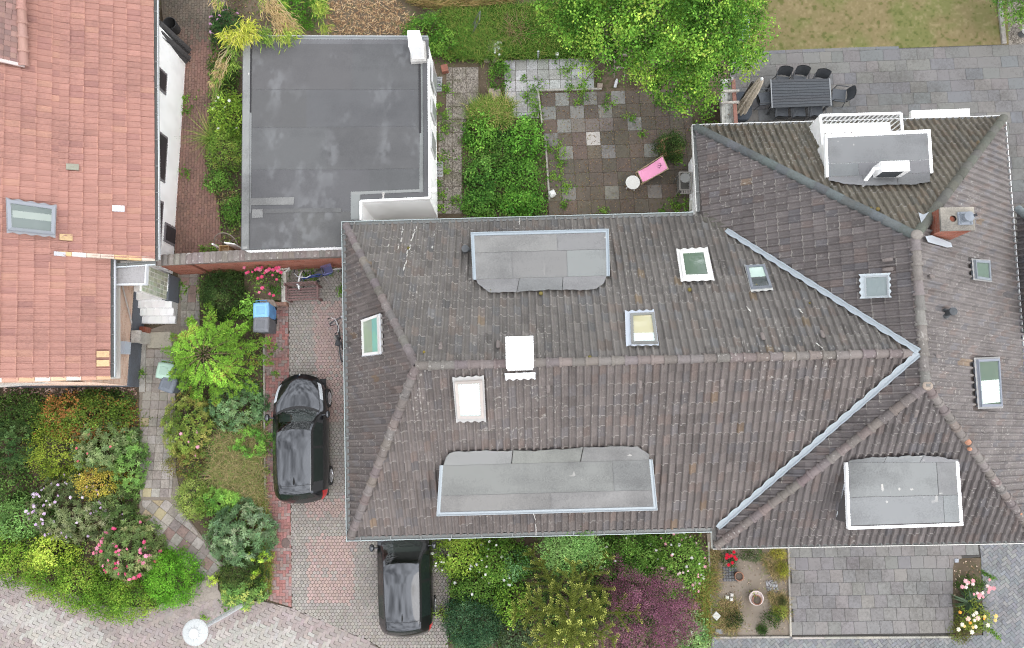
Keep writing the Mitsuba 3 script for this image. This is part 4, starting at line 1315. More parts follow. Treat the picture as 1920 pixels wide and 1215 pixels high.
# cross roof in the top left corner
q = [PL.hit(u, v, l) for u, v, l in ((-60, 100, .30), (46, 124, .12), (38, -60, .55), (-60, -60, .75))]
pd = Plane(q[0], q[1], q[2])
dk = free(H3 + '__cross_roof'); labels[dk] = {'label': 'weathered dark red cross roof in the top left corner'}
put(dk, MB().add([pd.o + (x - pd.o) - pd.n * .03 for x in q], [[0, 1, 2, 3]], (0.1, 0.05, 0.04)), 'plain', False)
cc = pd.at(pd.loc(np.array(q)))
its = tiles(pd, [*cc], 0.17, 0.165, np.array([(0, 0.004), (.5, .008), (.97, .004)]), lambda p: vary([(0.225, 0.135, 0.118), (0.25, 0.15, 0.13), (0.195, 0.12, 0.108)][int(rng.integers(3))], .12, .03), lip=.014, edge=None)
pieces(dk, 'tile', its, 'clay', 'tiles', limit=150, hidden=[])
ridge(dk, cc[2] + [0, 0, .02], cc[1] + [0, 0, .02], (0.33, 0.19, 0.16), r=.13, length=.4, bsdf='clay')
part(dk, 'edge_flashing', MB().sweep([(-.05, 0), (.05, 0), (.05, .05), (-.05, .05)], cc[0], cc[1], (0.5, 0.42, 0.4)), 'plain', False)
skylight(H3, PL, [(102, 440), (15, 431), (13, 374), (104, 387)], (0.23, 0.245, 0.27), (0.10, 0.115, 0.11), label='large grey roof window in the red roof', bar=.09, fill2=((0.30, 0.30, 0.28), (0, .45), (1, .75)), grow=(.05, .03, .03, .03), flash=(0.23, 0.235, 0.25))
# walls
bN = P(340, 108, 0)
xw = P(337.5, 300, 0)[0]
wn = P(338, 104, 0)[1]; ws = (K_s + dirE * .12)[1]
part(H3, 'wall', MB().poly([(xw, wn), (xw - 4, wn), (xw - 4.1, ws), (xw - .0, ws)], 0, 2.42, WHITE), 'paint', False, 'bright white rendered side wall')
xl, yl = P(264, 700, 0)[0], P(130, 726, 0)[1]
part(H3, 'wall', MB().poly([(xl - .04, yl + .02), (xl - .04, E_step[1] + .3), (xl - 9, E_step[1] + .3), (xl - 9, yl + .02)], .75, 2.75, (0.5, 0.3, 0.2)), 'pale_brick', False, 'pale pink brick wall of the lower wing')
m = MB().add([(xl - .04, yl + .02, 2.6), (xl - 9, yl + .02, 2.6), (R_s[0], yl + .02, R_s[2] - .25)], [[0, 2, 1]], (.5, .3, .2))
part(H3, 'gable', m, 'pale_brick', False)
part(H3, 'plinth', MB().poly([(xl, yl), (xl, E_step[1] + .4), (xl - 9, E_step[1] + .4), (xl - 9, yl)], 0, .75, (0.10, 0.11, 0.13)), 'stone', False, 'dark grey painted plinth')
for v0, v1, zz0, zz1, out in ((141, 175, 1.38, 2.2, .01), (260, 340, 1.05, 2.2, .01), (381, 470, 1.05, 2.2, .01), (430, 460, .02, .75, .01)):
    y0, y1 = P(305, v1, zz0)[1], P(305, v0, zz0)[1]
    k = free(H3 + '__window')
    put(k, MB().box((xw + .01, (y0 + y1) / 2, (zz0 + zz1) / 2), (.05, y1 - y0 + .1, zz1 - zz0 + .1), (0.16, 0.15, 0.16)), 'plain', False)
    part(k, 'pane', MB().box((xw + .03, (y0 + y1) / 2, (zz0 + zz1) / 2), (.03, y1 - y0 - .06, zz1 - zz0 - .06), (0.03, 0.03, 0.035)), 'gloss', False)
part(H3, 'cellar_window', MB().box((P(90, 722, .5)[0], yl - .02, .42), (1.6, .05, .5), (0.05, 0.05, 0.06)), 'gloss', False)
# entrance: canopy, glass-block wall, tiled stairs
ent = free(H3 + '__entrance')
c = [P(u, v, 2.55) for u, v in ((212, 534), (273, 533), (275, 496), (212, 498))]
put(ent, MB().hexa([p - [0, 0, .14] for p in c] + c, (0.30, 0.29, 0.29)), 'stone', False)
labels[ent] = {'label': 'grey flat entrance canopy over the stair head'}
m = MB()
for a, b, s in ((c[0], c[1], (0, 1, 0)), (c[1], c[2], (-1, 0, 0))):
    m.sweep([(-.01, -.15), (.03, -.15), (.03, .03), (-.01, .03)], a, b, (0.55, 0.56, 0.58), side=np.array(s) * 1.0)
part(ent, 'trim', m, 'plain', False)
ga, gb = P(314, 562, .78), P(317, 510, .78)
gx = (ga[0] + gb[0]) / 2
gy0, gy1 = ga[1], c[2][1] + .05
part(ent, 'plinth', MB().box((gx - .07, (gy0 + gy1) / 2, .4), (.22, gy1 - gy0, .8), (0.10, 0.11, 0.13)), 'stone', False)
for i in range(7):
    for j in range(6):
        d = (gy1 - gy0) / 6
        h = 1.62 / 7
        part(ent, 'glass_block', MB().box((gx - .06, gy0 + (j + .5) * d, .80 + (i + .5) * h), (.09, d - .034, h - .034), vary((0.34, 0.36, 0.27), .2, .05)), 'gloss', False)
part(ent, 'mortar', MB().box((gx - .06, (gy0 + gy1) / 2, 1.61), (.065, gy1 - gy0, 1.62), (0.55, 0.54, 0.5)), 'stone', False)
st = thing('entrance_stairs', 'white tiled entrance steps beside the pale brick wall of the left house', 'stairs')
sx0, sx1 = xl - .02, P(330, 605, .1)[0]
ytop, ybot = gy0 + .55, P(290, 607, .0)[1]
nst = 5
sw_ = (ytop - ybot) / nst
lz = .80
part(st, 'landing', MB().box(((sx0 + gx) / 2, (ytop + gy1) / 2, lz / 2), (gx - sx0, gy1 - ytop, lz), (0.62, 0.62, 0.62)), 'paint', False)
for i in range(nst):
    zt = lz * (nst - i) / (nst)
    y1 = ytop - i * sw_
    k = part(st, 'step', MB().box(((sx0 + sx1) / 2, y1 - sw_ / 2, (zt - .02) / 2), (sx1 - sx0 - .02, sw_, zt - .02), (0.45, 0.45, 0.45)), 'paint', False)
    for j in range(5):
        d = (sx1 - sx0) / 5
        part(k, 'stair_tile', MB().box((sx0 + (j + .5) * d, y1 - sw_ / 2, zt - .008), (d - .012, sw_ + .02, .03), vary((0.80, 0.80, 0.80), .03, .01)), 'gloss', False)
    part(k, 'riser', MB().box(((sx0 + sx1) / 2, y1 - sw_ - .004, zt - lz / nst / 2 - .02), (sx1 - sx0 - .01, .02, lz / nst - .03), (0.6, 0.6, 0.6)), 'plain', False)
part(H3, 'handrail', MB().tube([(xl + .05, ytop + .2, 1.75), (xl + .05, ytop - .1, 1.7), (xl + .05, ybot, .95), (xl + .05, ybot - .1, .9)], .025, (0.36, 0.33, 0.32), 8), 'plain', True, 'handrail along the wall above the steps')
part(H3, 'letterbox', MB().box((xl + .1, P(240, 652, 1.35)[1], 1.35), (.26, .40, .36), (0.36, 0.39, 0.44)), 'plain', False, 'grey letterbox on the pale brick wall')
k = thing('stone_post', 'short pale stone block on brick beside the foot of the white steps', 'post')
c = P(263, 636, .0)
part(k, 'block', MB().box((xl + .17, c[1], .38), (.26, .36, .76), (0.40, 0.38, 0.34)), 'stone', False)
part(k, 'foot', MB().box((xl + .16, c[1] + .28, .2), (.22, .22, .4), (0.30, 0.13, 0.09)), 'brick', False)
part(k, 'cap', MB().box((xl + .17, c[1], .78), (.32, .42, .05), (0.42, 0.40, 0.37)), 'stone', False)
# two slim dark cabinets upright against the white wall and a round bin
for i, (u, v) in enumerate(((352, 97), (351, 112))):
    k = thing('folded_lounger', ['first of two tall dark padded loungers stood upright by the white wall, the upper one', 'second of two tall dark padded loungers stood upright by the white wall, the lower one'][i], 'lounger', 'dark loungers stood on end')
    b = P(u, v)
    ax = np.array([-.10, .0, 1.0]); ax /= np.linalg.norm(ax)
    Rl = rotz(-.62)
    sec = [(-.17, -.09), (-.14, -.125), (.14, -.125), (.17, -.09), (.17, .09), (.14, .125), (-.14, .125), (-.17, .09)]
    mm = MB()
    rr = [[b + ax * h + Rl @ np.array([y * s_, x * s_, 0]) for x, y in sec] for h, s_ in ((.03, .95), (1.84, 1.0), (1.9, .86))]
    for q0, q1 in zip(rr, rr[1:]):
        for j in range(8):
            mm.add([q0[j], q0[(j + 1) % 8], q1[(j + 1) % 8], q1[j]], [[0, 1, 2, 3]], (0.072, 0.07, 0.072))
    mm.add(rr[-1], [[0, j, j + 1] for j in range(1, 7)], (0.066, 0.064, 0.066))
    part(k, 'cushion', mm, 'plain', False)
    for s in (-1, 1):
        part(k, 'rail', MB().tube([b + [s * .14, -.1, 0], b + ax * 1.8 + [s * .14, -.1, 0]], .018, (0.04, 0.04, 0.042), 6), 'plain', True)
k = thing('round_bin', 'round black bin behind the upright loungers', 'bin')
b = P(327, 52) if False else P(330, 58)
part(k, 'body', MB().lathe([(0, 0), (.2, 0), (.24, .5), (.25, .52), (.22, .52), (.2, .1), (0, .1)], b, (0.035, 0.035, 0.037), 18), 'plain', True)
m = MB().tube([P(347, 116), P(304, 86, 1.6)], .016, (0.34, 0.34, 0.34), 6)
solid('leaning_pole', m, 'plain', 'thin grey pole leaning on the white wall below the loungers', 'pole')

# ---------------- flat-roofed annex
AN = thing('flat_roof_annex', 'white flat-roofed annex with dark bitumen roof', 'annex')
AZ = 2.4
# outline on roof level
ro = [P(u, v, AZ) for u, v in ((452, 468), (640, 462), (677, 412), (677, 378), (806, 372), (803, 74), (455, 73))]
se_ = P(806, 372, AZ)
ro[1] = P(677, 460, AZ)
loop = np.array(ro)[:, :2]
m = MB().poly(sg.Polygon(loop).buffer(-.03, join_style=2), 0, AZ - .12, WHITE)
part(AN, 'wall', m, 'paint', False)
rk = free(AN + '__roof')
put(rk, MB().poly(loop, AZ - .12, AZ, (0.13, 0.13, 0.135)), 'membrane', False)
main = [P(u, v, AZ) for u, v in ((468, 466), (790, 462), (788, 78), (471, 78))]
rows = [(0, .17), (.17, .37), (.37, .575), (.575, .76), (.76, .99)]
A, B, C, D = main
f = lambda s, t: (A + (B - A) * s) * (1 - t) + (D + (C - D) * s) * t
rg = sg.Polygon(loop).buffer(-.02)
for i, (t0, t1) in enumerate(rows):
    cuts = [0, *[(.28, .62), (.7,), (.45,), (.33,), (.6,)][i], 1]
    for s0, s1 in zip(cuts, cuts[1:]):
        g = sg.Polygon([f(a, b)[:2] for a, b in ((s0, t0), (s1, t0), (s1, t1 - .0022), (s0, t1 - .0022))]).intersection(rg)
        if g.geom_type == 'Polygon' and g.area > .05:
            z = AZ + .008 + .006 * rng.random()
            part(rk, 'membrane_sheet', MB().poly(g, AZ, z, vary((0.094, 0.094, 0.096), .08, .02)), 'old_membrane', False)
def strip(px, col, z0=AZ + .012, h=.012, name='edge_strip'):
    part(rk, name, MB().poly([P(u, v, AZ)[:2] for u, v in px], z0 - .01, z0 + h, col), 'membrane', False)
strip([(454, 468), (467, 468), (470, 80), (457, 80)], (0.215, 0.22, 0.215), h=.03)
strip([(466, 211), (471, 211), (473, 82), (469, 82)], (0.035, 0.034, 0.036), h=.022)
strip([(468, 400), (471, 400), (472, 212), (469, 212)], (0.20, 0.205, 0.205))
strip([(786, 250), (790, 250), (789, 117), (785, 117)], (0.035, 0.034, 0.036), h=.022)
strip([(786, 372), (794, 362), (793, 116), (789, 116)], (0.195, 0.205, 0.2))
strip([(795, 372), (806, 372), (803, 110), (793, 112)], (0.085, 0.086, 0.09), h=.05)
strip([(677, 378), (805, 371), (804, 361), (677, 366)], (0.09, 0.09, 0.093), h=.05)
strip([(658, 366), (790, 360), (790, 355), (658, 360)], (0.22, 0.225, 0.22))
strip([(658, 412), (676, 412), (676, 362), (658, 366)], (0.20, 0.21, 0.205))
strip([(468, 385), (551, 384), (552, 370), (468, 372)], (0.20, 0.20, 0.195), h=.016, name='patch')
strip([(473, 409), (493, 408), (493, 392), (473, 393)], (0.24, 0.24, 0.235), h=.016, name='patch')
strip([(494, 400), (640, 398), (640, 390), (494, 392)], (0.115, 0.115, 0.115), h=.014, name='patch')
m = MB()
for a, b in ((ro[5], ro[6]),):
    m.sweep([(-.02, -.1), (.10, -.1), (.10, .06), (.075, .06), (.075, -.07), (-.02, -.07)], a, b, (0.42, 0.44, 0.45), side=(0, 1, 0))
part(AN, 'gutter', m, 'zinc', False)
m = MB()
for a, b, s in (((677, 378), (806, 372), (0, 1, 0)), ((806, 372), (804, 112), (-1, 0, 0)), ((677, 413), (677, 378), (-1, 0, 0))):
    m.sweep([(-.03, -.11), (.035, -.11), (.035, .075), (-.03, .075)], P(*a, AZ), P(*b, AZ), (0.72, 0.72, 0.71), side=np.array(s) * 1.0)
part(AN, 'parapet', m, 'paint', False)
ck = free(AN + '__chimney'); labels[ck] = {'label': 'white rendered chimney at the annex roof corner'}
ct = AZ + .95
c = [P(768, 105, ct - .0), P(791, 104, ct), P(787, 58, ct), P(763, 57, ct)]
c = [P(766, 88, ct), P(789, 87, ct), P(787, 57, ct), P(763.5, 57, ct)]
put(ck, MB().hexa([[p[0], p[1], 0] for p in c] + c, WHITE), 'paint', False)
cc = sum(c) / 4
part(ck, 'base', MB().hexa([(cc + (p - cc) * 1.35) * [1, 1, 0] + [0, 0, AZ + .02] for p in c] + [(cc + (p - cc) * 1.3) * [1, 1, 0] + [0, 0, AZ + .16] for p in c], (0.45, 0.44, 0.42)), 'stone', False)
for v0, v1 in ((130, 168), (195, 225), (255, 290)):
    xq = P(806, 230, AZ)[0] - .02
    y0, y1 = P(812, v1, 1.3)[1], P(812, v0, 1.3)[1]
    k = part(AN, 'window', MB().box((xq, (y0 + y1) / 2, 1.35), (.05, y1 - y0, 1.1), (0.5, 0.5, 0.5)), 'plain', False)
    part(k, 'pane', MB().box((xq + .015, (y0 + y1) / 2, 1.35), (.04, y1 - y0 - .12, .98), (0.25, 0.27, 0.27)), 'gloss', False)
for u, v in ((822, 159), (823, 318)):
    k = thing('cellar_grate', 'steel grate over the upper light well beside the annex' if v < 200 else 'steel grate over the lower light well beside the annex', 'grate', 'light well grates along the annex')
    c = P(u, v)
    part(k, 'pit', MB().box(c + [0, 0, .02], (.28, .55, .02), (0.02, 0.02, 0.02)), 'plain', False)
    m = MB()
    for s in (-1, 1):
        m.box(c + [s * .13, 0, .05], (.02, .54, .03), (0.4, 0.41, 0.42)); m.box(c + [0, s * .265, .05], (.28, .02, .03), (0.4, 0.41, 0.42))
    part(k, 'frame', m, 'zinc', False)
    for i in range(10):
        part(k, 'bar', MB().box(c + [0, -.23 + i * .051, .052], (.25, .018, .025), (0.42, 0.43, 0.44)), 'zinc', False)
k = thing('wall_lamp', 'white globe lamp on the annex corner', 'lamp')
part(k, 'globe', MB().sphere(P(813, 357, 1.95), .11, (0.82, 0.82, 0.8), 10), 'gloss', True)
part(k, 'bracket', MB().tube([P(813, 357, 1.95) - [.06, 0, .05], P(813, 357, 1.95) - [.2, 0, .1]], .02, (0.5, 0.5, 0.5), 6), 'plain', True)
solid('loose_lath', MB().tube([P(816, 284, .08), P(848, 295, .09)], .018, (0.42, 0.36, 0.25), 5), 'wood', 'thin wooden lath lying across the pebble path', 'lath')
k = thing('brick_stack', 'small terracotta box at the head of the pebble path', 'box')
part(k, 'body', MB().box(P(834, 130, .12), (.24, .26, .24), (0.26, 0.10, 0.07), rotz(.2)), 'stone', False)

# ---------------- garden wall with tile coping
GW = thing('garden_wall', 'brick garden wall with a coping of brown pantiles', 'wall')
WZ = 1.75
a0, a1 = P(293, 489, WZ), P(461, 479, WZ)
b0, b1 = P(461, 479.5, WZ + .08), P(645, 472, WZ + .08)
tw = unit(a1 - a0); pw = np.array([-tw[1], tw[0], 0])
for p, q in ((a0 + tw * .0, P(349, 486, WZ)), (P(357, 485.5, WZ), b1)):
    m = MB().hexa([[*(x + pw * s)[:2], z] for z in (0, WZ - .09) for x, s in ((p, -.12), (q, -.12), (q, .12), (p, .12))], (.3, .13, .1))
    part(GW, 'wall', m, 'brick', False)
L0 = np.linalg.norm(a1 - a0); L1 = np.linalg.norm(b1 - b0)
for p, q, w, rr in ((a0, a1, .20, .19), (b0, b1, .20, .17)):
    L = np.linalg.norm(q - p); n = round(L / w)
    t = unit(q - p); s = np.array([-t[1], t[0], 0])
    for i in range(n):
        c0 = p + t * i * L / n
        w_ = L / n
        ys = np.array([(0, .0), (.15, .025), (.32, .045), (.5, .05), (.68, .04), (.85, .012), (1.03, .0)])
        yy = np.linspace(-1, 1, 6)
        X = np.array([[c0 + t * w_ * a + s * b * rr + [0, 0, h + .06 - .035 * b * b - .02 * b] for a, h in ys] for b in yy])
        part(GW, 'coping_tile', MB().grid(X, vary((0.185, 0.158, 0.145), .15, .04)), 'tile', True)
part(GW, 'mortar', MB().hexa([[*(x + pw * s)[:2], z] for z in (WZ - .12, WZ + .045) for x, s in ((a0, -.15), (b1, -.15), (b1, .15), (a0, .15))], (.16, .13, .115)), 'stone', False)
m = MB().hexa([[*P(u, v, AZ - .15)[:2], z] for z in (1.2, AZ - .12) for u, v in ((460, 469), (640, 463), (640, 460), (460, 464.5))], WHITE)
part(AN, 'wall_strip', m, 'paint', False)
# ================================================================ cars
def pch(xs, ys):
    from scipy.interpolate import PchipInterpolator
    return PchipInterpolator(xs, ys)


def make_car(key, front, rear_, hood_scratch=False):
    """front / rear_: ground points below the bumpers' middles."""
    hd = unit((front - rear_) * [1, 1, 0]); c = (front + rear_) / 2 * [1, 1, 0]
    M = np.stack([hd, [-hd[1], hd[0], 0], [0, 0, 1.0]], 1)
    Wd = lambda p: c + np.asarray(p, float) @ M.T + [0, 0, .05]
    X0 = [-2.12, -2.06, -1.95, -1.7, -1.3, 0, 1.0, 1.45, 1.8, 2.0, 2.12]
    fW = pch(X0, [.66, .74, .80, .85, .875, .885, .875, .86, .81, .73, .56])
    fB = pch([-2.12, -2.0, -1.7, -1, 0, .9, 1.5, 1.9, 2.12], [.66, .84, .95, .95, .93, .90, .82, .70, .55])
    fY = pch([-2.12, -2.0, -1.74, -1.2, 0, .25, 1.0, 1.5, 1.9, 2.12], [.56, .64, .52, .545, .565, .56, .715, .69, .60, .42])
    fZ = pch([-2.12, -2.0, -1.74, -1.2, 0, .25, 1.0, 1.5, 1.9, 2.12], [.70, .985, 1.32, 1.39, 1.41, 1.375, .94, .855, .735, .57])
    fC = pch([-2.12, -2.0, -1.74, -1.2, -.3, .25, 1.0, 1.5, 1.9, 2.12], [.74, 1.01, 1.375, 1.465, 1.50, 1.455, 1.005, .95, .83, .64])
    xs = np.unique(np.round(np.concatenate([np.linspace(-2.12, -1.98, 5), [-1.96, -1.9, -1.83, -1.77, -1.74, -1.66, -1.55, -1.44], np.linspace(-1.3, -.45, 6), [-.36, -.28], np.linspace(-.1, .25, 4), [.29, .38, .5, .62, .75, .86, .96, 1.0, 1.05, 1.12], np.linspace(1.25, 2.12, 13)]), 4))
    ts = np.array([.10, .3, .55, .8, 1.0])
    ring = []
    for x in xs:
        w, zb, ye, ze, zc = float(fW(x)), float(fB(x)), float(fY(x)), float(fZ(x)), float(fC(x))
        pts = [(.90 * w, .19), (.97 * w, .30), (w, .52), (.995 * w, .5 + .62 * (zb - .5)), (.955 * w, zb)]
        for s in (.12, .86, 1.0):
            pts.append((.955 * w + (ye - .955 * w) * s + .025 * math.sin(s * math.pi), zb + (ze - zb) * s))
        pts += [(ye * (1 - t), ze + (zc - ze) * (1 - (1 - t) ** 2)) for t in ts]
        ring.append(pts)
    ring = np.array(ring)                                # station, k (0..12), (y, z)
    K = ring.shape[1]
    full = np.concatenate([ring, ring[:, -2::-1] * [-1, 1]], 1)
    bend = np.interp(xs, [-2.12, -1.74, -1.2, -.2, .3, 1.0, 1.6, 2.12], [-.16, -.12, 0, 0, .16, .26, .32, .34])
    G = np.stack([xs[:, None] - bend[:, None] * (full[..., 0] / .85) ** 2, full[..., 0], full[..., 1]], -1)
    N = full.shape[1]
    kind = np.full((len(xs) - 1, N - 1), 'body', dtype=object)
    for i in range(len(xs) - 1):
        xm = (xs[i] + xs[i + 1]) / 2
        for k in range(N - 1):
            kk = min(k, N - 2 - k)                       # mirrored interval number
            if kk >= 8 and .29 < xm < .96:
                kind[i, k] = 'windscreen'
            elif kk >= 7 and .96 < xm < 1.05:
                kind[i, k] = 'cowl'
            elif kk >= 8 and -1.96 < xm < -1.77:
                kind[i, k] = 'rear_window'
            elif kk == 5 and (-1.44 < xm < -.36 or -.28 < xm < .62):
                kind[i, k] = ('side_window', 'side_window_b')[int(xm > -.32)] + ('' if k < N / 2 else '_r')
            elif kk in (4, 5, 6) and -.36 < xm < -.28 or (kk in (4, 6) and -1.5 < xm < .7):
                kind[i, k] = 'pillar_trim'
            elif kk in (2, 3, 4) and xm < -1.80:
                kind[i, k] = 'tail' + ('' if k < N / 2 else '_r')
            elif kk in (4, 5) and 1.45 < xm < 1.97:
                kind[i, k] = 'head' + ('' if k < N / 2 else '_r')
            elif kk in (2, 3) and xm > 2.0:
                kind[i, k] = 'grille'
    vid = np.arange(len(xs) * N).reshape(len(xs), N)
    GW_ = Wd(G.reshape(-1, 3))

    def grab(*kinds, shift=0.0):
        f = [[vid[i, k], vid[i, k + 1], vid[i + 1, k + 1], vid[i + 1, k]] for i in range(len(xs) - 1) for k in range(N - 1) if kind[i, k] in kinds]
        f = np.array(f)
        u, inv = np.unique(f, return_inverse=True)
        return GW_[u], inv.reshape(-1, 4)

    def mesh(kinds, col):
        return MB().add(*grab(*kinds), col)
    body = mesh(('body',), (.02, .02, .02))
    for i, o in ((0, 1), (-1, -1)):
        r = GW_[vid[i]]
        body.add(np.vstack([r, r.mean(0)[None]]), [[j, j + 1, N][::o] for j in range(N - 1)], (.02, .02, .02))
    part(key, 'body', body, 'car_paint', True)
    part(key, 'windscreen', mesh(('windscreen',), (1, 1, 1)), 'car_pane', True)
    part(key, 'rear_window', mesh(('rear_window',), (.02, .03, .03)), 'dark_glass', True)
    for k in ('side_window', 'side_window_b', 'side_window_r', 'side_window_b_r'):
        part(key, 'side_window', mesh((k,), (.02, .03, .03)), 'dark_glass', True)
    part(key, 'window_trim', mesh(('pillar_trim',), (.015, .015, .016)), 'gloss', True)
    part(key, 'cowl', mesh(('cowl',), (.012, .012, .013)), 'rubber', True)
    part(key, 'grille', mesh(('grille',), (.012, .012, .013)), 'rubber', True)
    for k in ('tail', 'tail_r'):
        part(key, 'tail_light', mesh((k,), (.42, .012, .015)), 'gloss', True)
    for k in ('head', 'head_r'):
        part(key, 'headlight', mesh((k,), (.42, .44, .46)), 'gloss', True)
    part(key, 'underside', MB().box(Wd((0, 0, .2)), (3.9, 1.5, .06), (.02, .02, .02), M), 'rubber', False)
    # cabin
    m = MB().box(Wd((-.35, 0, .50)), (2.9, 1.4, .04), (.03, .03, .032), M)
    m.box(Wd((.82, 0, .82)), (.45, 1.35, .12), (.028, .03, .03), M)
    m.box(Wd((.62, 0, .86)), (.16, 1.3, .10), (.04, .042, .042), M)
    m.box(Wd((.95, 0, .72)), (.3, 1.3, .3), (.02, .02, .02), M)
    part(key, 'dashboard', m, 'plain', False)
    for y in (-.36, .36):
        m = MB().sphere(Wd((-.02, y, .62)), (.27, .24, .13), (.075, .078, .08), 8)
        m.sphere(Wd((-.26, y, .92)), (.22, .23, .36), (.085, .088, .09), 8)
        m.sphere(Wd((-.32, y, 1.25)), (.13, .07, .10), (.06, .062, .064), 6)
        part(key, 'seat', m, 'plain', True)
    part(key, 'rear_seat', MB().box(Wd((-1.1, 0, .72)), (.5, 1.3, .5), (.05, .05, .052), M), 'plain', False)
    a = np.linspace(0, 2 * math.pi, 17)
    part(key, 'steering_wheel', MB().tube([Wd((.42 + .07 * math.sin(t), .36 + .18 * math.cos(t), .95 + .165 * math.sin(t))) for t in a], .016, (.03, .03, .03), 6, False), 'plain', True)
    # trim: bonnet gap, roof strips, tailgate gap, wipers, fin, badge, plate
    m = MB()
    at = lambda x, k: np.array([np.interp(x, xs, G[:, k, j]) for j in range(3)])
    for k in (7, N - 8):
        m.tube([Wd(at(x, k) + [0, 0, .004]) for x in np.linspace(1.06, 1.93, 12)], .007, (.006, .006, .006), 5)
        m.tube([Wd(at(x, k) + [0, 0, .003]) for x in np.linspace(-1.7, .25, 14)], .010, (.16, .165, .17), 5)  # grey roof strips stand for the highlight along the roof edges
    m.tube([Wd(at(-1.50, k) + [0, 0, .001]) for k in range(7, N - 7)], .006, (.005, .005, .005), 5)
    m.tube([Wd(at(1.93, k) + [0, 0, .002]) for k in range(7, N - 7)], .006, (.005, .005, .005), 5)
    for y0, y1 in ((.45, -.1), (-.05, -.55)):
        m.tube([Wd((.93 - .25 * (y0 / .85) ** 2, y0, 1.035)), Wd((.84 - .25 * (y1 / .85) ** 2, y1, 1.09))], .010, (.01, .01, .01), 5)
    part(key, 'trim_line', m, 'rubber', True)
    m = MB()
    X = np.array([[Wd((x, w * math.cos(t), 1.44 + h * math.sin(t))) for t in np.linspace(0, math.pi, 7)] for x, w, h in ((-1.22, .003, .035), (-1.30, .022, .07), (-1.40, .028, .115), (-1.45, .010, .12), (-1.46, .002, .04))])
    part(key, 'aerial_fin', m.grid(X, (.01, .01, .01)), 'gloss', True)
    part(key, 'badge', MB().sphere(Wd((2.105, 0, .66)), (.03, .05, .05), (.6, .6, .62), 6), 'chrome', True)
    for s in (-1, 1):
        m = MB().sphere(Wd((.72, s * 1.0, .98)), (.085, .125, .075), (.02, .02, .02), 8)
        m.tube([Wd((.70, s * .80, .94)), Wd((.72, s * .95, .96))], .025, (.02, .02, .02), 6)
        part(key, 'mirror', m, 'car_paint', True)
    for x in (-1.30, 1.28):
        for s in (-1, 1):
            ax = M @ np.array([0, s, 0.0])
            cpt = Wd((x, s * .672, .26))
            k = part(key, 'wheel', MB().lathe([(.0, 0), (.315, 0), (.318, .178), (.312, .205), (.295, .215), (.225, .212)], cpt, (.018, .018, .019), 28, ax), 'rubber', True)
            m = MB().lathe([(.225, .212), (.212, .216), (.195, .18), (0, .18)], cpt, (.06, .06, .06), 24, ax)
            for q in range(7):
                g = q * 2 * math.pi / 7
                zz = unit(ax); xx = unit(np.cross(zz, [0.3, 0.9, 0.2])); yy = np.cross(zz, xx)
                d = xx * math.cos(g) + yy * math.sin(g); e = np.cross(zz, d)
                p0, p1 = cpt + d * .03 + zz * .205, cpt + d * .212 + zz * .212
                m.hexa([p0 - e * .03 - zz * .02, p1 - e * .022 - zz * .02, p1 + e * .022 - zz * .02, p0 + e * .03 - zz * .02, p0 - e * .03, p1 - e * .022, p1 + e * .022, p0 + e * .03], (.55, .56, .58))
            m.lathe([(.045, .20), (.04, .212), (0, .214)], cpt, (.5, .5, .52), 10, ax)
            part(k, 'rim', m, 'chrome', False)
    return key


scene['dark_glass'] = two(pr((0.012, 0.018, 0.016), 0.06, specular=0.3))
c1 = thing('parked_car', 'black hatchback standing on the red brick strip, its whole roof and bonnet in view', 'car', 'black cars on the driveway')
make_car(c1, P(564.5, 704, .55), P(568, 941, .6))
c2 = thing('parked_car', 'black hatchback half under the eave beside the flowering hedge', 'car', 'black cars on the driveway')
r2 = P(762, 1196, .85); f2 = P(757.5, 985, .7)
make_car(c2, r2 + unit(f2 - r2) * 4.24, r2)

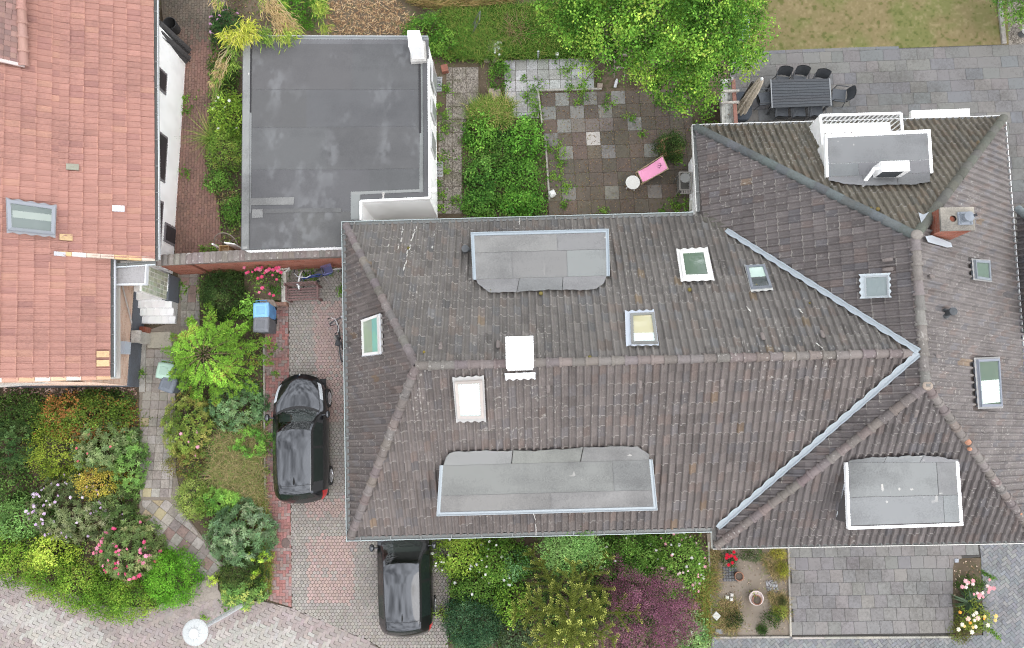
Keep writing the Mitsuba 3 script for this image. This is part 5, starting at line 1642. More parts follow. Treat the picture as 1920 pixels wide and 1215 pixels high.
# ================================================================ bicycles, bench, bins
def bicycle(key, rear_c, front_c, steer, frame_col, basket=None, dark=False, lean=0.05):
    hd = unit((front_c - rear_c) * [1, 1, 0]); sd = np.array([-hd[1], hd[0], 0]); c = (front_c + rear_c) / 2 * [1, 1, 0]
    zz = unit(np.array([0, 0, 1.0]) + sd * lean)
    w = lambda x, y, z: c + hd * x + sd * y + zz * z
    r = .34
    a = np.linspace(0, 2 * math.pi, 25)
    cs, ss = math.cos(steer), math.sin(steer)
    fw = hd * cs + sd * ss; fs = -hd * ss + sd * cs
    fc = w(.54, 0, r)
    for nm, cc, d in (('rear', w(-.54, 0, r), hd), ('front', fc, fw)):
        k = part(key, 'wheel', MB().tube([cc + d * r * math.cos(t) + zz * r * math.sin(t) for t in a], .018, (.02, .02, .02), 7, False), 'rubber', True)
        m = MB().tube([cc + d * (r - .03) * math.cos(t) + zz * (r - .03) * math.sin(t) for t in a], .009, (.5, .5, .5), 5, False)
        for i in range(14):
            t = i * 2 * math.pi / 14
            m.tube([cc, cc + d * (r - .03) * math.cos(t) + zz * (r - .03) * math.sin(t)], .0022, (.5, .5, .5), 3, False)
        part(k, 'rim', m, 'chrome', True)
        sd_ = np.cross(zz, d)
        fcol = (.05, .05, .055) if dark else (.62, .63, .64)
        g = np.linspace(.02 * math.pi, .80 * math.pi, 14) if nm == 'rear' else np.linspace(.15 * math.pi, .9 * math.pi, 14)
        g = math.pi - g if nm == 'rear' else g
        X = np.array([[cc + d * (r + .03) * math.cos(t) + zz * (r + .03) * math.sin(t) + sd_ * y - (d * math.cos(t) + zz * math.sin(t)) * .6 * abs(y) for y in (-.028, -.012, .012, .028)] for t in g])
        part(key, 'mudguard', MB().grid(X, fcol), 'gloss', True)
    m = MB()
    bb, seat, head, hub = w(-.08, 0, .30), w(-.24, 0, .78), w(.36, 0, .82), w(-.54, 0, r)
    for p, q, rr in ((bb, seat, .017), (bb, w(.40, 0, .62), .021), (w(-.2, 0, .62), w(.385, 0, .70), .019), (w(.34, 0, .88), w(.42, 0, .58), .020), (seat, w(-.26, 0, .92), .014)):
        m.tube([p, q], rr, frame_col, 8)
    for s in (-1, 1):
        m.tube([bb + sd * s * .03, hub + sd * s * .06], .010, frame_col, 6)
        m.tube([w(-.2, 0, .66) + sd * s * .03, hub + sd * s * .06], .009, frame_col, 6)
    part(key, 'frame', m, 'gloss', True)
    m = MB()
    for s in (-1, 1):
        m.tube([w(.42, 0, .60) + fs * s * .045, fc + fs * s * .055], .012, frame_col, 6)
    st = w(.33, 0, .95)
    m.tube([w(.36, 0, .84), st + zz * .06], .014, (.45, .45, .45), 8)
    part(key, 'fork', m, 'gloss', True)
    hb = [st + fs * y + fw * x + zz * z for y, x, z in ((-.29, -.20, .05), (-.27, -.06, .06), (-.16, .03, .08), (0, .04, .07), (.16, .03, .08), (.27, -.06, .06), (.29, -.20, .05))]
    part(key, 'handlebar', MB().tube(hb, .012, (.6, .6, .6), 8), 'chrome', True)
    m = MB()
    for s in (0, -1):
        d = unit(hb[1] - hb[0]) if s == 0 else unit(hb[-2] - hb[-1])
        m.tube([hb[s], hb[s] + d * .12], .019, (.02, .02, .02), 8)
    part(key, 'grip', m, 'rubber', True)
    X = np.array([[w(x, y * wd, .97 + zt - .03 * abs(y)) for y in np.linspace(-1, 1, 7)] for x, wd, zt in ((-.40, .02, -.03), (-.38, .10, .0), (-.30, .105, .01), (-.20, .05, .005), (-.10, .028, .0), (-.08, .01, -.02))])
    part(key, 'saddle', MB().grid(X, (.03, .03, .032)).grid(X - [0, 0, .03], (.03, .03, .032)), 'plain', True)
    m = MB()
    for s in (-1, 1):
        m.tube([bb + sd * s * .08, bb + sd * s * .09 + hd * .12 * s - zz * .11], .010, (.4, .4, .4), 6)
        m.box(bb + sd * s * .14 + hd * .12 * s - zz * .11, (.09, .09, .025), (.03, .03, .03), np.stack([hd, sd, zz], 1))
    m.lathe([(.09, -.006), (.09, .006), (0, .006)], bb + sd * .05, (.1, .1, .1), 16, sd)
    part(key, 'crank', m, 'plain', True, kind='stuff')
    m = MB()
    for y in (-.06, 0, .06):
        m.tube([w(-.30, y, .72), w(-.74, y, .73)], .006, (.08, .08, .08), 5)
    for s in (-1, 1):
        m.tube([w(-.70, s * .06, .73), hub + sd * s * .06], .006, (.08, .08, .08), 5)
    part(key, 'carrier', m, 'plain', True)
    part(key, 'headlamp', MB().sphere(fc + fw * .18 + zz * .42, (.05, .05, .05), (.6, .6, .6), 6), 'chrome', True)
    if basket is not None:
        m = MB()
        for z in np.linspace(.76, .98, 5):
            e = .8 + .2 * (z - .76) / .22
            m.tube([w(-.52 + x * .17 * e, y * .15 * e, z) for x, y in ((-1, -1), (1, -1), (1, 1), (-1, 1), (-1, -1))], .006, basket, 5, False)
        for i in range(6):
            for s in (-1, 1):
                m.tube([w(-.66 + .055 * i, s * .12, .76), w(-.69 + .068 * i, s * .15, .98)], .004, basket, 4, False)
                m.tube([w(-.52 + s * .14, -.12 + .048 * i, .76), w(-.52 + s * .17, -.15 + .06 * i, .98)], .004, basket, 4, False)
        m.box(w(-.52, 0, .75), (.28, .24, .01), np.array(basket) * .5, np.stack([hd, sd, zz], 1))
        part(key, 'basket', m, 'plain', True)
    part(key, 'kickstand', MB().tube([w(-.2, .05, .30), w(-.28, .22, .02)], .010, (.45, .45, .45), 6), 'plain', True)


b1 = thing('bicycle', 'blue bicycle with a basket standing below the garden wall, front wheel turned', 'bicycle')
bicycle(b1, P(629, 512), P(569, 530), math.radians(66), (.03, .06, .25), basket=(.16, .16, .34))
b2 = thing('bicycle', 'black bicycle leaning half under the eave, left of the middle house', 'bicycle')
bicycle(b2, P(643, 664), P(638, 602), math.radians(-70), (.02, .02, .022), dark=True, lean=-.10)

k = thing('garden_bench', 'dark brown slatted wooden bench beside the rose bed', 'bench')
bc = P(569, 551, .44); ex = unit(P(601, 548, .44) - P(537, 551, .44)); ey = np.cross([0, 0, 1.0], ex)
Mb = np.stack([ex, ey, [0, 0, 1.0]], 1)
BW = (.135, .075, .07)
for i in range(5):
    part(k, 'seat_slat', MB().box(bc + ey * (-.19 + i * .092), (1.12, .060, .028), vary(BW, .15, .04), Mb), 'wood', False)
for i in range(3):
    part(k, 'back_slat', MB().box(bc + ey * (.27 + .03 * i) + [0, 0, .14 + .11 * i], (1.12, .025, .08), vary(BW, .15, .04), Mb), 'wood', False)
for s in (-1, 1):
    part(k, 'leg', MB().box(bc + ex * s * .52 - ey * .19 + [0, 0, -.22], (.05, .06, .44), BW, Mb), 'wood', False)
    part(k, 'leg', MB().box(bc + ex * s * .52 + ey * .27 + [0, 0, .0], (.05, .06, .88), BW, Mb), 'wood', False)
    part(k, 'armrest', MB().box(bc + ex * s * .535 + ey * .03 + [0, 0, .2], (.055, .52, .03), vary(BW, .1, .03), Mb), 'wood', False)


def wheelie_bin(key, c, ang, body, lid, h=.98, s=.52):
    Mr = rotz(ang)
    w = lambda x, y, z: c + np.array([x, y, z]) @ Mr.T
    q = lambda s_, z: [w(x * s_, y * s_, z) for x, y in ((-1, -1), (1, -1), (1, 1), (-1, 1))]
    part(key, 'body', MB().hexa(q(s * .40, .06) + q(s * .48, h - .06), body), 'plain', False)
    m = MB()
    rows = [(.52, h - .06), (.53, h - .03), (.50, h + .01), (.42, h + .045), (.36, h + .05)]
    th = np.linspace(0, 2 * math.pi, 25)
    sq_ = lambda t: 1 / max(abs(math.cos(t)), abs(math.sin(t))) ** .86
    X = np.array([[w(s * r * math.cos(t) * sq_(t), s * r * math.sin(t) * sq_(t), z) for t in th] for r, z in rows])
    m.grid(X, lid)
    m.add([*X[-1][:-1]] + [w(0, 0, h + .056)], [[i, (i + 1) % 24, 24] for i in range(24)], lid)
    kk = part(key, 'lid', m, 'plain', True)
    part(kk, 'panel', MB().hexa(q(s * .27, h + .05) + q(s * .25, h + .066), np.array(lid) * .85), 'plain', False)
    part(key, 'handle', MB().tube([w(-.18, s * .55, h - .05), w(-.18, s * .66, h - .04), w(.18, s * .66, h - .04), w(.18, s * .55, h - .05)], .016, np.array(body) * .8, 6), 'plain', True)
    for sx in (-1, 1):
        part(key, 'wheel', MB().lathe([(0, -.03), (.10, -.03), (.10, .03), (0, .03)], w(sx * .2, s * .45, .1), (.02, .02, .02), 14, Mr @ np.array([1, 0, 0.])), 'rubber', True)


k = thing('wheelie_bin', 'bin with a light blue lid beside the rose bed', 'bin'); wheelie_bin(k, P(508, 590), YAW + .02, (.10, .25, .48), (.20, .42, .68))
k = thing('wheelie_bin', 'dark grey bin directly below the blue bin', 'bin'); wheelie_bin(k, P(508, 615), YAW - .03, (.10, .105, .115), (.15, .155, .17))
k = thing('wheelie_bin', 'pale green bin half hidden under the feathery shrub by the path', 'bin'); wheelie_bin(k, P(334, 699), -.15, (.22, .34, .27), (.33, .46, .38))
k = thing('wheelie_bin', 'grey square-lidded bin beside the path slabs, next to the pale green bin', 'bin'); wheelie_bin(k, P(340, 723), -.32, (.09, .10, .12), (.13, .145, .17), s=.50)

# rose bed kerbing by the bench, white tub
t = thing('raised_bed', 'raised rose bed edged with pale stone beside the bench', 'planter')
for nm, px, z, col, bs in (('edging', [(527, 503), (536, 503), (537, 565), (528, 566)], .36, (.50, .48, .43), 'stone'), ('edging', [(487, 560), (512, 562), (520, 574), (512, 574), (487, 567)], .34, (.30, .25, .21), 'stone'), ('edging', [(512, 566), (537, 566), (537, 572), (514, 573)], .30, (.28, .16, .12), 'stone')):
    part(t, nm, MB().poly([P(u, v, z)[:2] for u, v in px], 0, z, col), bs, False)
part(t, 'soil', MB().poly([P(u, v, .28)[:2] for u, v in ((458, 497), (527, 497), (527, 563), (458, 560))], 0, .28, (.1, .08, .06)), 'soil', False)
k = thing('round_tub', 'white round tub at the foot of the garden wall behind the roses', 'tub')
part(k, 'body', MB().lathe([(0, .02), (.17, .02), (.23, .42), (.24, .44), (.21, .44), (.20, .36), (0, .34)], P(538, 503), (.66, .66, .64), 20), 'plain', True)

# ================================================================ street lamp
k = thing('street_lamp', 'grey street lamp with a round white hood standing in the bush at the road', 'street lamp')
lb, lh = P(470, 1125), P(366, 1186, 4.25)
part(k, 'pole', MB().tube([[lh[0] + (lb[0] - lh[0]) * s, lh[1] + (lb[1] - lh[1]) * s, 4.2 * (1 - s)] for s in (0, .3, .31, .7, 1.0)], [.055, .055, .066, .07, .075], (.58, .61, .63), 14), 'zinc', True)
part(k, 'collar', MB().lathe([(.07, -.25), (.09, -.22), (.09, -.05), (.16, 0)], lh, (.5, .52, .53), 16), 'zinc', True)
part(k, 'hood', MB().lathe([(.10, -.10), (.33, -.06), (.36, -.02), (.355, .0), (.30, .035), (.17, .07), (.14, .075)], lh, (.40, .415, .41), 40), 'paint', True)
part(k, 'cap', MB().lathe([(.145, .07), (.135, .11), (.12, .125), (0, .135)], lh, (.47, .48, .48), 24), 'paint', True)
m = MB()
for i in range(12):
    g = i * math.pi / 6
    m.sweep([(-.004, 0), (.004, 0), (.004, .006), (-.004, .006)], lh + [.15 * math.cos(g), .15 * math.sin(g), .074], lh + [.35 * math.cos(g), .35 * math.sin(g), .004], (.30, .30, .30))
part(k, 'rib', m, 'paint', False)

# ================================================================ back gardens
# pink deck chair
k = thing('deck_chair', 'pink canvas deck chair on the mossy chequered patio', 'deck chair')
f0, f1 = P(1195, 321, .25), P(1205, 343, .25)              # foot rail
h0, h1 = P(1242, 292, .85), P(1253, 317, .85)              # head rail
def along(a, b, s): return a + (b - a) * s
X = []
for s in np.linspace(0, 1, 12):
    sag = -.10 * math.sin(math.pi * min(1, s * 1.15)) if s < .87 else 0
    X.append([along(along(f0, f1, y), along(h0, h1, y), s) + [0, 0, sag] for y in np.linspace(.06, .94, 5)])
part(k, 'canvas', MB().grid(np.array(X), (.86, .36, .55)), 'cloth', True)
cl = np.array(X)
m = MB()
pt = lambda a, b: along(along(f0, f1, .06 + .88 * b), along(h0, h1, .06 + .88 * b), a) + [0, 0, .012 - .10 * math.sin(math.pi * min(1, a * 1.15))]
for q in (((.74, .30), (.84, .36), (.80, .52)), ((.70, .38), (.86, .55)), ((.73, .62), (.82, .58), (.78, .44)), ((.70, .52), (.76, .66))):
    m.tube([pt(*z) for z in q], .007, (.10, .03, .07), 4)
part(k, 'print', m, 'plain', True)
PW_ = (.42, .32, .20)
m = MB()
for y in (0, 1):
    a, b = along(f0, f1, y), along(h0, h1, y)
    part(k, 'side_rail', MB().tube([a + (a - b) * .06 - [0, 0, .03], b + (b - a) * .02 + [0, 0, .02]], .016, PW_, 6), 'wood', True)
    p = along(a, b, .62); e = along(a, b, .16); 
    part(k, 'leg', MB().tube([p, [*(along(a, b, .95))[:2], .05]], .015, PW_, 6), 'wood', True)
    part(k, 'leg', MB().tube([along(a, b, .55), [*(along(a, b, -.03))[:2], .05]], .015, PW_, 6), 'wood', True)
for a, b in ((f0, f1), (h0, h1)):
    part(k, 'cross_rail', MB().tube([a, b], .017, PW_, 6), 'wood', True)
g0, g1 = along(f0, h0, -.03), along(f1, h1, -.03)
part(k, 'cross_rail', MB().tube([[*g0[:2], .06], [*g1[:2], .06]], .015, PW_, 6), 'wood', True)
k = thing('side_table', 'round white plastic table beside the pink deck chair', 'table')
b = P(1183, 350)
part(k, 'tabletop', MB().lathe([(0, .44), (.235, .44), (.25, .452), (.25, .468), (.235, .475), (0, .475)], b, (.60, .59, .555), 32), 'paint', True)
m = MB()
for i in range(16):
    g = i * math.pi / 8
    m.tube([b + [.06 * math.cos(g), .06 * math.sin(g), .476], b + [.21 * math.cos(g + .2), .21 * math.sin(g + .2), .476]], .004, (.55, .54, .50), 4)
part(k, 'pattern', m, 'plain', True)
for i in range(4):
    g = i * math.pi / 2 + .5
    part(k, 'leg', MB().tube([b + [.16 * math.cos(g), .16 * math.sin(g), .44], b + [.2 * math.cos(g), .2 * math.sin(g), .04]], .016, (.72, .71, .68), 6), 'plain', True)
k = thing('lantern', 'small white square lantern at the edge of the chequered patio', 'lantern')
b = P(1035, 367)
part(k, 'body', MB().box(b + [0, 0, .15], (.17, .17, .26), (.6, .6, .58), rotz(.45)), 'paint', False)
part(k, 'lid', MB().hexa([b + rotz(.45) @ np.array([x * .11, y * .11, .28]) for x, y in ((-1, -1), (1, -1), (1, 1), (-1, 1))] + [b + rotz(.45) @ np.array([x * .06, y * .06, .35]) for x, y in ((-1, -1), (1, -1), (1, 1), (-1, 1))], (.64, .64, .62)), 'paint', False)
k = thing('wooden_planter', 'square orange wooden planter with a bushy plant, right of the deck chair', 'planter')
b = P(1256, 279); Mr = rotz(.27)
for i, (x, y, sx, sy) in enumerate(((0, -.27, .60, .05), (0, .27, .60, .05), (-.275, 0, .05, .5), (.275, 0, .05, .5))):
    part(k, 'board', MB().box(b + Mr @ np.array([x, y, .22]), (sx, sy, .40), vary((.50, .27, .16), .1, .03), Mr), 'wood', False)
part(k, 'soil', MB().box(b + [0, 0, .15], (.5, .5, .3), (.1, .08, .06), Mr), 'soil', False)
for x, y in ((-.40, .12), (-.36, -.20)):
    part(k, 'pot', MB().lathe([(0, 0), (.05, 0), (.075, .13), (.06, .13), (.05, .08), (0, .08)], b + Mr @ np.array([x, y, .04]), (.5, .28, .17), 14), 'stone', True)
k = thing('barbecue_cart', 'old grey barbecue cart with a round grill beside the white wall', 'barbecue')
b = P(1277, 352)
GC = (.22, .205, .185)
for x in (-.20, .20):
    for y in (-.28, .28):
        part(k, 'leg', MB().box(b + [x, y, .36], (.035, .035, .72), GC), 'plain', False)
    part(k, 'side_rail', MB().box(b + [x, 0, .72], (.05, .62, .03), GC), 'plain', False)
for y in (-.31, .31):
    part(k, 'end_rail', MB().box(b + [0, y, .72], (.42, .05, .03), GC), 'plain', False)
part(k, 'shelf', MB().box(b + [0, 0, .30], (.40, .56, .02), (.10, .095, .085)), 'plain', False)
part(k, 'grill', MB().lathe([(0, .58), (.13, .60), (.165, .70), (.175, .70), (.175, .715), (.15, .715), (0, .69)], b + [0, .12, 0], (.30, .30, .29), 22), 'zinc', True)
for i in range(4):
    part(k, 'handle_slat', MB().box(b + [-.12 + .08 * i, -.37, .70], (.05, .11, .02), (.30, .27, .25)), 'wood', False)
part(k, 'handle', MB().box(b + [0, -.44, .70], (.40, .03, .03), GC), 'plain', False)
part(k, 'tool_hook', MB().tube([b + [-.22, .2, .7], b + [-.34, .12, .66], b + [-.36, .0, .45]], .013, (.05, .05, .05), 5), 'plain', True)
k = thing('wooden_chair_frame', 'weathered wooden chair frame under the tree edge', 'chair')
b = P(1160, 138); Mr = rotz(.12)
for x in (-.19, .19):
    part(k, 'post', MB().tube([b + Mr @ np.array([x, -.15, .05]), b + Mr @ np.array([x * 1.05, .30, .95])], .025, (.30, .27, .22), 6), 'wood', True)
    part(k, 'leg', MB().tube([b + Mr @ np.array([x, .18, .05]), b + Mr @ np.array([x, -.02, .5])], .022, (.28, .25, .20), 6), 'wood', True)
for y, z in ((.02, .42), (.26, .85)):
    part(k, 'cross_rail', MB().box(b + Mr @ np.array([0, y, z]), (.40, .06, .03), (.32, .29, .24), Mr), 'wood', False)
k = thing('watering_spout', 'pale grey bottle lying below the wooden chair frame', 'bottle')
part(k, 'body', MB().tube([P(1153, 164, .08), P(1156, 152, .10), P(1157, 148, .1)], [.05, .055, .025], (.52, .53, .54), 10), 'plain', True)
k = thing('metal_trestle', 'dark metal trestle standing in the grass', 'trestle')
b = P(892, 58)
for s in (-1, 1):
    part(k, 'leg', MB().tube([b + [-.22, s * .16 - .15, .02], b + [.18, s * .16 + .2, .65]], .018, (.12, .13, .12), 6), 'zinc', True)
part(k, 'bar', MB().tube([b + [.18, .02, .65], b + [.20, .40, .63]], .018, (.14, .15, .14), 6), 'zinc', True)
part(k, 'bar', MB().tube([b + [-.02, -.14, .3], b + [.0, .18, .32]], .014, (.14, .15, .14), 6), 'zinc', True)
k = thing('post', 'short grey steel post at the top of the pale slab patio', 'post')
part(k, 'shaft', MB().box(P(1009, 104, .3), (.07, .05, .6), (.36, .38, .38)), 'zinc', False)
k = thing('square_pipe', 'white square post cap in the weeds above the slab patio', 'post')
part(k, 'body', MB().box(P(1044, 104, .10), (.11, .11, .24), (.72, .72, .68)), 'paint', False)
part(k, 'hole', MB().box(P(1044, 104, .10) + [0, 0, .121], (.04, .04, .005), (.04, .04, .04)), 'plain', False)
k = thing('stone_plate', 'broken concrete plate with white ash on it, in the weeds', 'stone')
part(k, 'plate', MB().slab([P(u, v)[:2] for u, v in ((914, 102), (938, 104), (940, 80), (916, 78))], .05, .18, (.30, .24, .19), .02), 'stone', False)
m = MB()
for i in range(14):
    m.sphere(P(931 + rng.normal(0, 3), 90 + rng.normal(0, 5), .19), .03 + .03 * rng.random(), vary((.55, .54, .53), .15), 5)
part(k, 'ash', m, 'plain', True)
for i, (u, v) in enumerate(((913, 114), (927, 180), (948, 226), (1124, 163), (930, 114))):
    solid('stone', MB().slab([P(u + dx, v + dy)[:2] for dx, dy in ((-5 - 6 * (i == 1), 5 + 7 * (i == 1)), (5 + 6 * (i == 1), 4 + 7 * (i == 1)), (6 + 6 * (i == 1), -4 - 7 * (i == 1)), (-4 - 6 * (i == 1), -5 - 7 * (i == 1)))], .02, .12, (.27, .22, .18), .015), 'stone',
          ['small rough stone left of the pale slab patio corner', 'square brown stone slab between the pebble path and the slab patio', 'pale stone at the lower end of the slab patio', 'stone at the right end of the chequered patio edging', 'small stone below the ash plate'][i], 'stone', smooth=False)

# hoop, cardboard box and board behind the garden wall
k = thing('bicycle_wheel_hoop', 'large bare metal hoop leaning in the corner above the garden wall', 'hoop')
hc = P(424, 458, .42)
part(k, 'rim', MB().tube([hc + np.array([.40 * math.cos(t), .32 * math.sin(t), .36 * math.sin(t) * .9]) for t in np.linspace(0, 2 * math.pi, 33)], .02, (.24, .20, .17), 7, False), 'plain', True)
m = MB()
for i in range(3):
    t = .5 + i * 2.1
    m.tube([hc, hc + np.array([.40 * math.cos(t), .32 * math.sin(t), .36 * math.sin(t) * .9])], .010, (.2, .17, .15), 5)
part(k, 'spoke', m, 'plain', True)
k = thing('cardboard_box', 'open cardboard box behind the garden wall', 'box')
b = P(424, 470, .9)
for x, y, sx, sy in ((-.16, 0, .02, .26), (.16, 0, .02, .26), (0, -.13, .34, .02), (0, .13, .34, .02)):
    part(k, 'side', MB().box(b * [1, 1, 0] + [x, y, .95], (sx, sy, .3), vary((.42, .28, .15), .1)), 'plain', False)
part(k, 'bottom', MB().box(b * [1, 1, 0] + [0, 0, .45], (.34, .26, .9), (.3, .2, .11)), 'plain', False)
k = thing('white_board', 'white board leaning behind the cardboard box', 'board')
part(k, 'panel', MB().box(P(440, 462, 1.0), (.36, .04, .9), (.74, .74, .72), rotz(-.15)), 'paint', False)
part(k, 'post', MB().box(P(410, 464, 1.0), (.05, .05, 1.0), (.74, .74, .72)), 'paint', False)

# ================================================================ terrace furniture
k = thing('dining_table', 'dark grey slatted dining table on the slab terrace', 'table')
c = [P(u, v, .74) for u, v in ((1447, 202.5), (1559.5, 198), (1556.4, 147), (1444.5, 149))]
f = lambda s, t: (c[0] + (c[1] - c[0]) * s) * (1 - t) + (c[3] + (c[2] - c[3]) * s) * t
for i in range(10):
    t0, t1 = i / 10 + .007, (i + 1) / 10 - .007
    q = [f(.018, t0), f(.982, t0), f(.982, t1), f(.018, t1)]
    part(k, 'slat', MB().hexa([p - [0, 0, .03] for p in q] + q, vary((.050, .055, .062), .10, .02)), 'plain', False)
for s0, s1 in ((0, .016), (.984, 1)):
    q = [f(s0, 0), f(s1, 0), f(s1, 1), f(s0, 1)]
    part(k, 'end_rail', MB().hexa([p - [0, 0, .05] for p in q] + [p + [0, 0, .003] for p in q], (.25, .26, .27)), 'zinc', False)
for s in (.04, .96):
    for t in (.06, .94):
        p = f(s, t)
        part(k, 'leg', MB().box([p[0], p[1], .36], (.06, .06, .68), (.06, .062, .066)), 'plain', False)


def dining_chair(key, b, ang):
    Mr = rotz(ang)                                      # the sitter looks along +y
    w = lambda x, y, z: b + Mr @ np.array([x, y, z])
    col = (.05, .053, .058)
    X = np.array([[w(x, y, .44 + .015 * (x / .22) ** 2 - (.02 if abs(y) < .15 else 0)) for x in np.linspace(-.23, .23, 6)] for y in (-.23, -.15, 0, .15, .23)])
    part(key, 'seat', MB().grid(X, (.075, .083, .095), flip=True).grid(X - [0, 0, .03], (.05, .05, .05)), 'weave', True)
    X = np.array([[w(x, -.23 - yy - .05 * (1 - (x / .24) ** 2), z - .04 * (x / .24) ** 2 * (z > .8)) for x in np.linspace(-.24, .24, 7)] for yy, z in ((.0, .46), (.03, .60), (.07, .76), (.10, .88), (.105, .90))])
    part(key, 'backrest', MB().grid(X, (.042, .045, .05), flip=True).grid(X + Mr @ np.array([0, -.025, 0]), (.04, .042, .046)), 'weave', True)
    for s in (-1, 1):
        part(key, 'leg', MB().tube([w(s * .23, .22, .05), w(s * .23, .20, .45), w(s * .25, .18, .64)], .014, col, 6), 'plain', True)
        part(key, 'leg', MB().tube([w(s * .23, -.30, .05), w(s * .23, -.22, .45)], .014, col, 6), 'plain', True)
        part(key, 'armrest', MB().tube([w(s * .25, .20, .64), w(s * .26, .10, .655), w(s * .255, -.2, .66), w(s * .24, -.30, .66)], .018, col, 6), 'plain', True)


scene['weave'] = two(pr(VC, .6, specular=.4))
scene['cloth'] = two(pr(VC, .85, specular=.1))
for lab, u, v, a in (('dark wicker chair above the table, leftmost of the three', 1466, 155, math.pi - .12), ('dark wicker chair above the table, middle of the three', 1498, 154, math.pi - .15), ('dark wicker chair above the table, rightmost of the three', 1535, 160, math.pi - .2),
                     ('dark wicker chair at the right end of the table', 1573, 179, math.pi / 2 - .15), ('dark wicker chair at the left end of the table, next to the parasol', 1434, 185, -math.pi / 2 + .1),
                     ('dark wicker chair below the table, leftmost of the three', 1465, 209, .0), ('dark wicker chair below the table, middle of the three', 1497, 209, .06), ('dark wicker chair below the table, rightmost of the three', 1530, 208, .0)):
    dining_chair(thing('dining_chair', lab, 'chair', 'chairs around the terrace dining table'), P(u, v, .44) * [1, 1, 0] + [0, 0, 0], a)
k = thing('closed_parasol', 'closed beige parasol beside the left end of the dining table', 'parasol')
b = P(1379, 222); tp = P(1428, 148, 2.75)
ax = lambda h: np.array([*(b + (tp - b) * h / 2.75)[:2], h])
rows = []
for h, r in ((.62, .16), (.75, .17), (1.2, .15), (1.9, .13), (2.45, .10), (2.68, .075), (2.74, .03)):
    rows.append([ax(h) + np.array([math.cos(t), math.sin(t), 0]) * r * (1 + .38 * math.cos(8 * t + h)) for t in np.linspace(0, 2 * math.pi, 49)])
part(k, 'canopy', MB().grid(np.array(rows), (.50, .44, .36)), 'cloth', True)
part(k, 'strap', MB().lathe([(.20, -.03), (.205, .0), (.20, .03)], ax(1.25), (.40, .36, .30), 20), 'cloth', True)
part(k, 'pole', MB().tube([ax(.05), ax(2.78)], .024, (.3, .28, .25), 8), 'plain', True)
part(k, 'top_cap', MB().lathe([(.05, -.02), (.05, .03), (0, .05)], ax(2.75), (.55, .56, .56), 12), 'plain', True)
part(k, 'mast', MB().tube([ax(.05) + [-.14, .12, 0], ax(2.35) + [-.14, .12, 0]], .04, (.05, .045, .04), 8), 'plain', True)
part(k, 'base', MB().box(b + [0, .02, .06], (.6, .6, .1), (.09, .09, .095)), 'stone', False)
k = thing('low_seat', 'low dark seat with rounded corners below the closed parasol', 'seat')
g = sg.Polygon([P(u, v, .42)[:2] for u, v in ((1381, 224), (1404, 224), (1410, 214), (1409, 172), (1381, 172))]).buffer(-.12).buffer(.12)
part(k, 'cushion', MB().poly(g, .25, .42, (.06, .068, .08)), 'cloth', False)
part(k, 'base', MB().poly(g.buffer(-.04), .05, .25, (.03, .03, .03)), 'plain', False)
k = thing('timber_fence', 'grey timber fence with a red coping between the two back gardens', 'fence')
f0, f1 = P(1373, 148, 1.55), P(1378, 232, 1.55)
n = 12
for i in range(n):
    a, b2_ = f0 + (f1 - f0) * (i + .02) / n, f0 + (f1 - f0) * (i + .98) / n
    part(k, 'board', MB().hexa([[p[0] + dx, p[1], z] for z in (0, 1.5) for p, dx in ((b2_, -.03), (b2_, .0), (a, .0), (a, -.03))], vary((.40, .39, .36), .12, .02)), 'wood', False)
part(k, 'coping', MB().hexa([[p[0] + dx, p[1], z] for z in (1.5, 1.55) for p, dx in ((f1, -.02), (f1, .10), (f0, .10), (f0, -.02))], (.30, .15, .12)), 'stone', False)
for i in range(3):
    u0, u1 = 1351 + 7 * i, 1357.6 + 7 * i
    part(k, 'ledge_board', MB().hexa([P(u, v, z) * [1, 1, 0] + [0, 0, z - d] for d in (.04, 0) for u, v, z in ((u0 + 3, 232, 1.3), (u1 + 3, 232, 1.3), (u1, 148, 1.3), (u0, 148, 1.3))], vary((.50, .495, .47), .08, .02)), 'wood', False)
for v in (171, 192.5):
    part(k, 'beam', MB().hexa([[x, y + d, z] for z in (1.56, 1.64) for x, y, d in ((P(1352, v, 1.6)[0], P(1352, v + .5, 1.6)[1], -.035), (P(1386, v, 1.6)[0], P(1386, v - 1, 1.6)[1], -.035), (P(1386, v, 1.6)[0], P(1386, v - 1, 1.6)[1], .035), (P(1352, v, 1.6)[0], P(1352, v + .5, 1.6)[1], .035))], (.46, .43, .39)), 'wood', False)
part(k, 'brace', MB().tube([P(1367, 214, 1.4), P(1354, 230, .2)], .03, (.20, .17, .14), 6), 'wood', True)
part(k, 'post', MB().box(f0 * [1, 1, 0] + [-.05, -.05, .85], (.09, .09, 1.7), (.36, .35, .32)), 'wood', False)
k = thing('globe_lamp', 'white globe garden lamp at the top right corner', 'lamp')
b = P(1914, 66)
part(k, 'globe', MB().sphere(b + [0, 0, .42], .20, (.80, .80, .79), 14), 'gloss', True)
part(k, 'foot', MB().lathe([(.12, .03), (.10, .2), (.06, .25)], b, (.1, .1, .1), 14), 'plain', True)
solid('water_tray', MB().box(P(1395, 52, .2), (.3, .9, .3), (.24, .28, .36)), 'plain', 'blue grey box half hidden under the tree by the lawn', 'box', smooth=False)

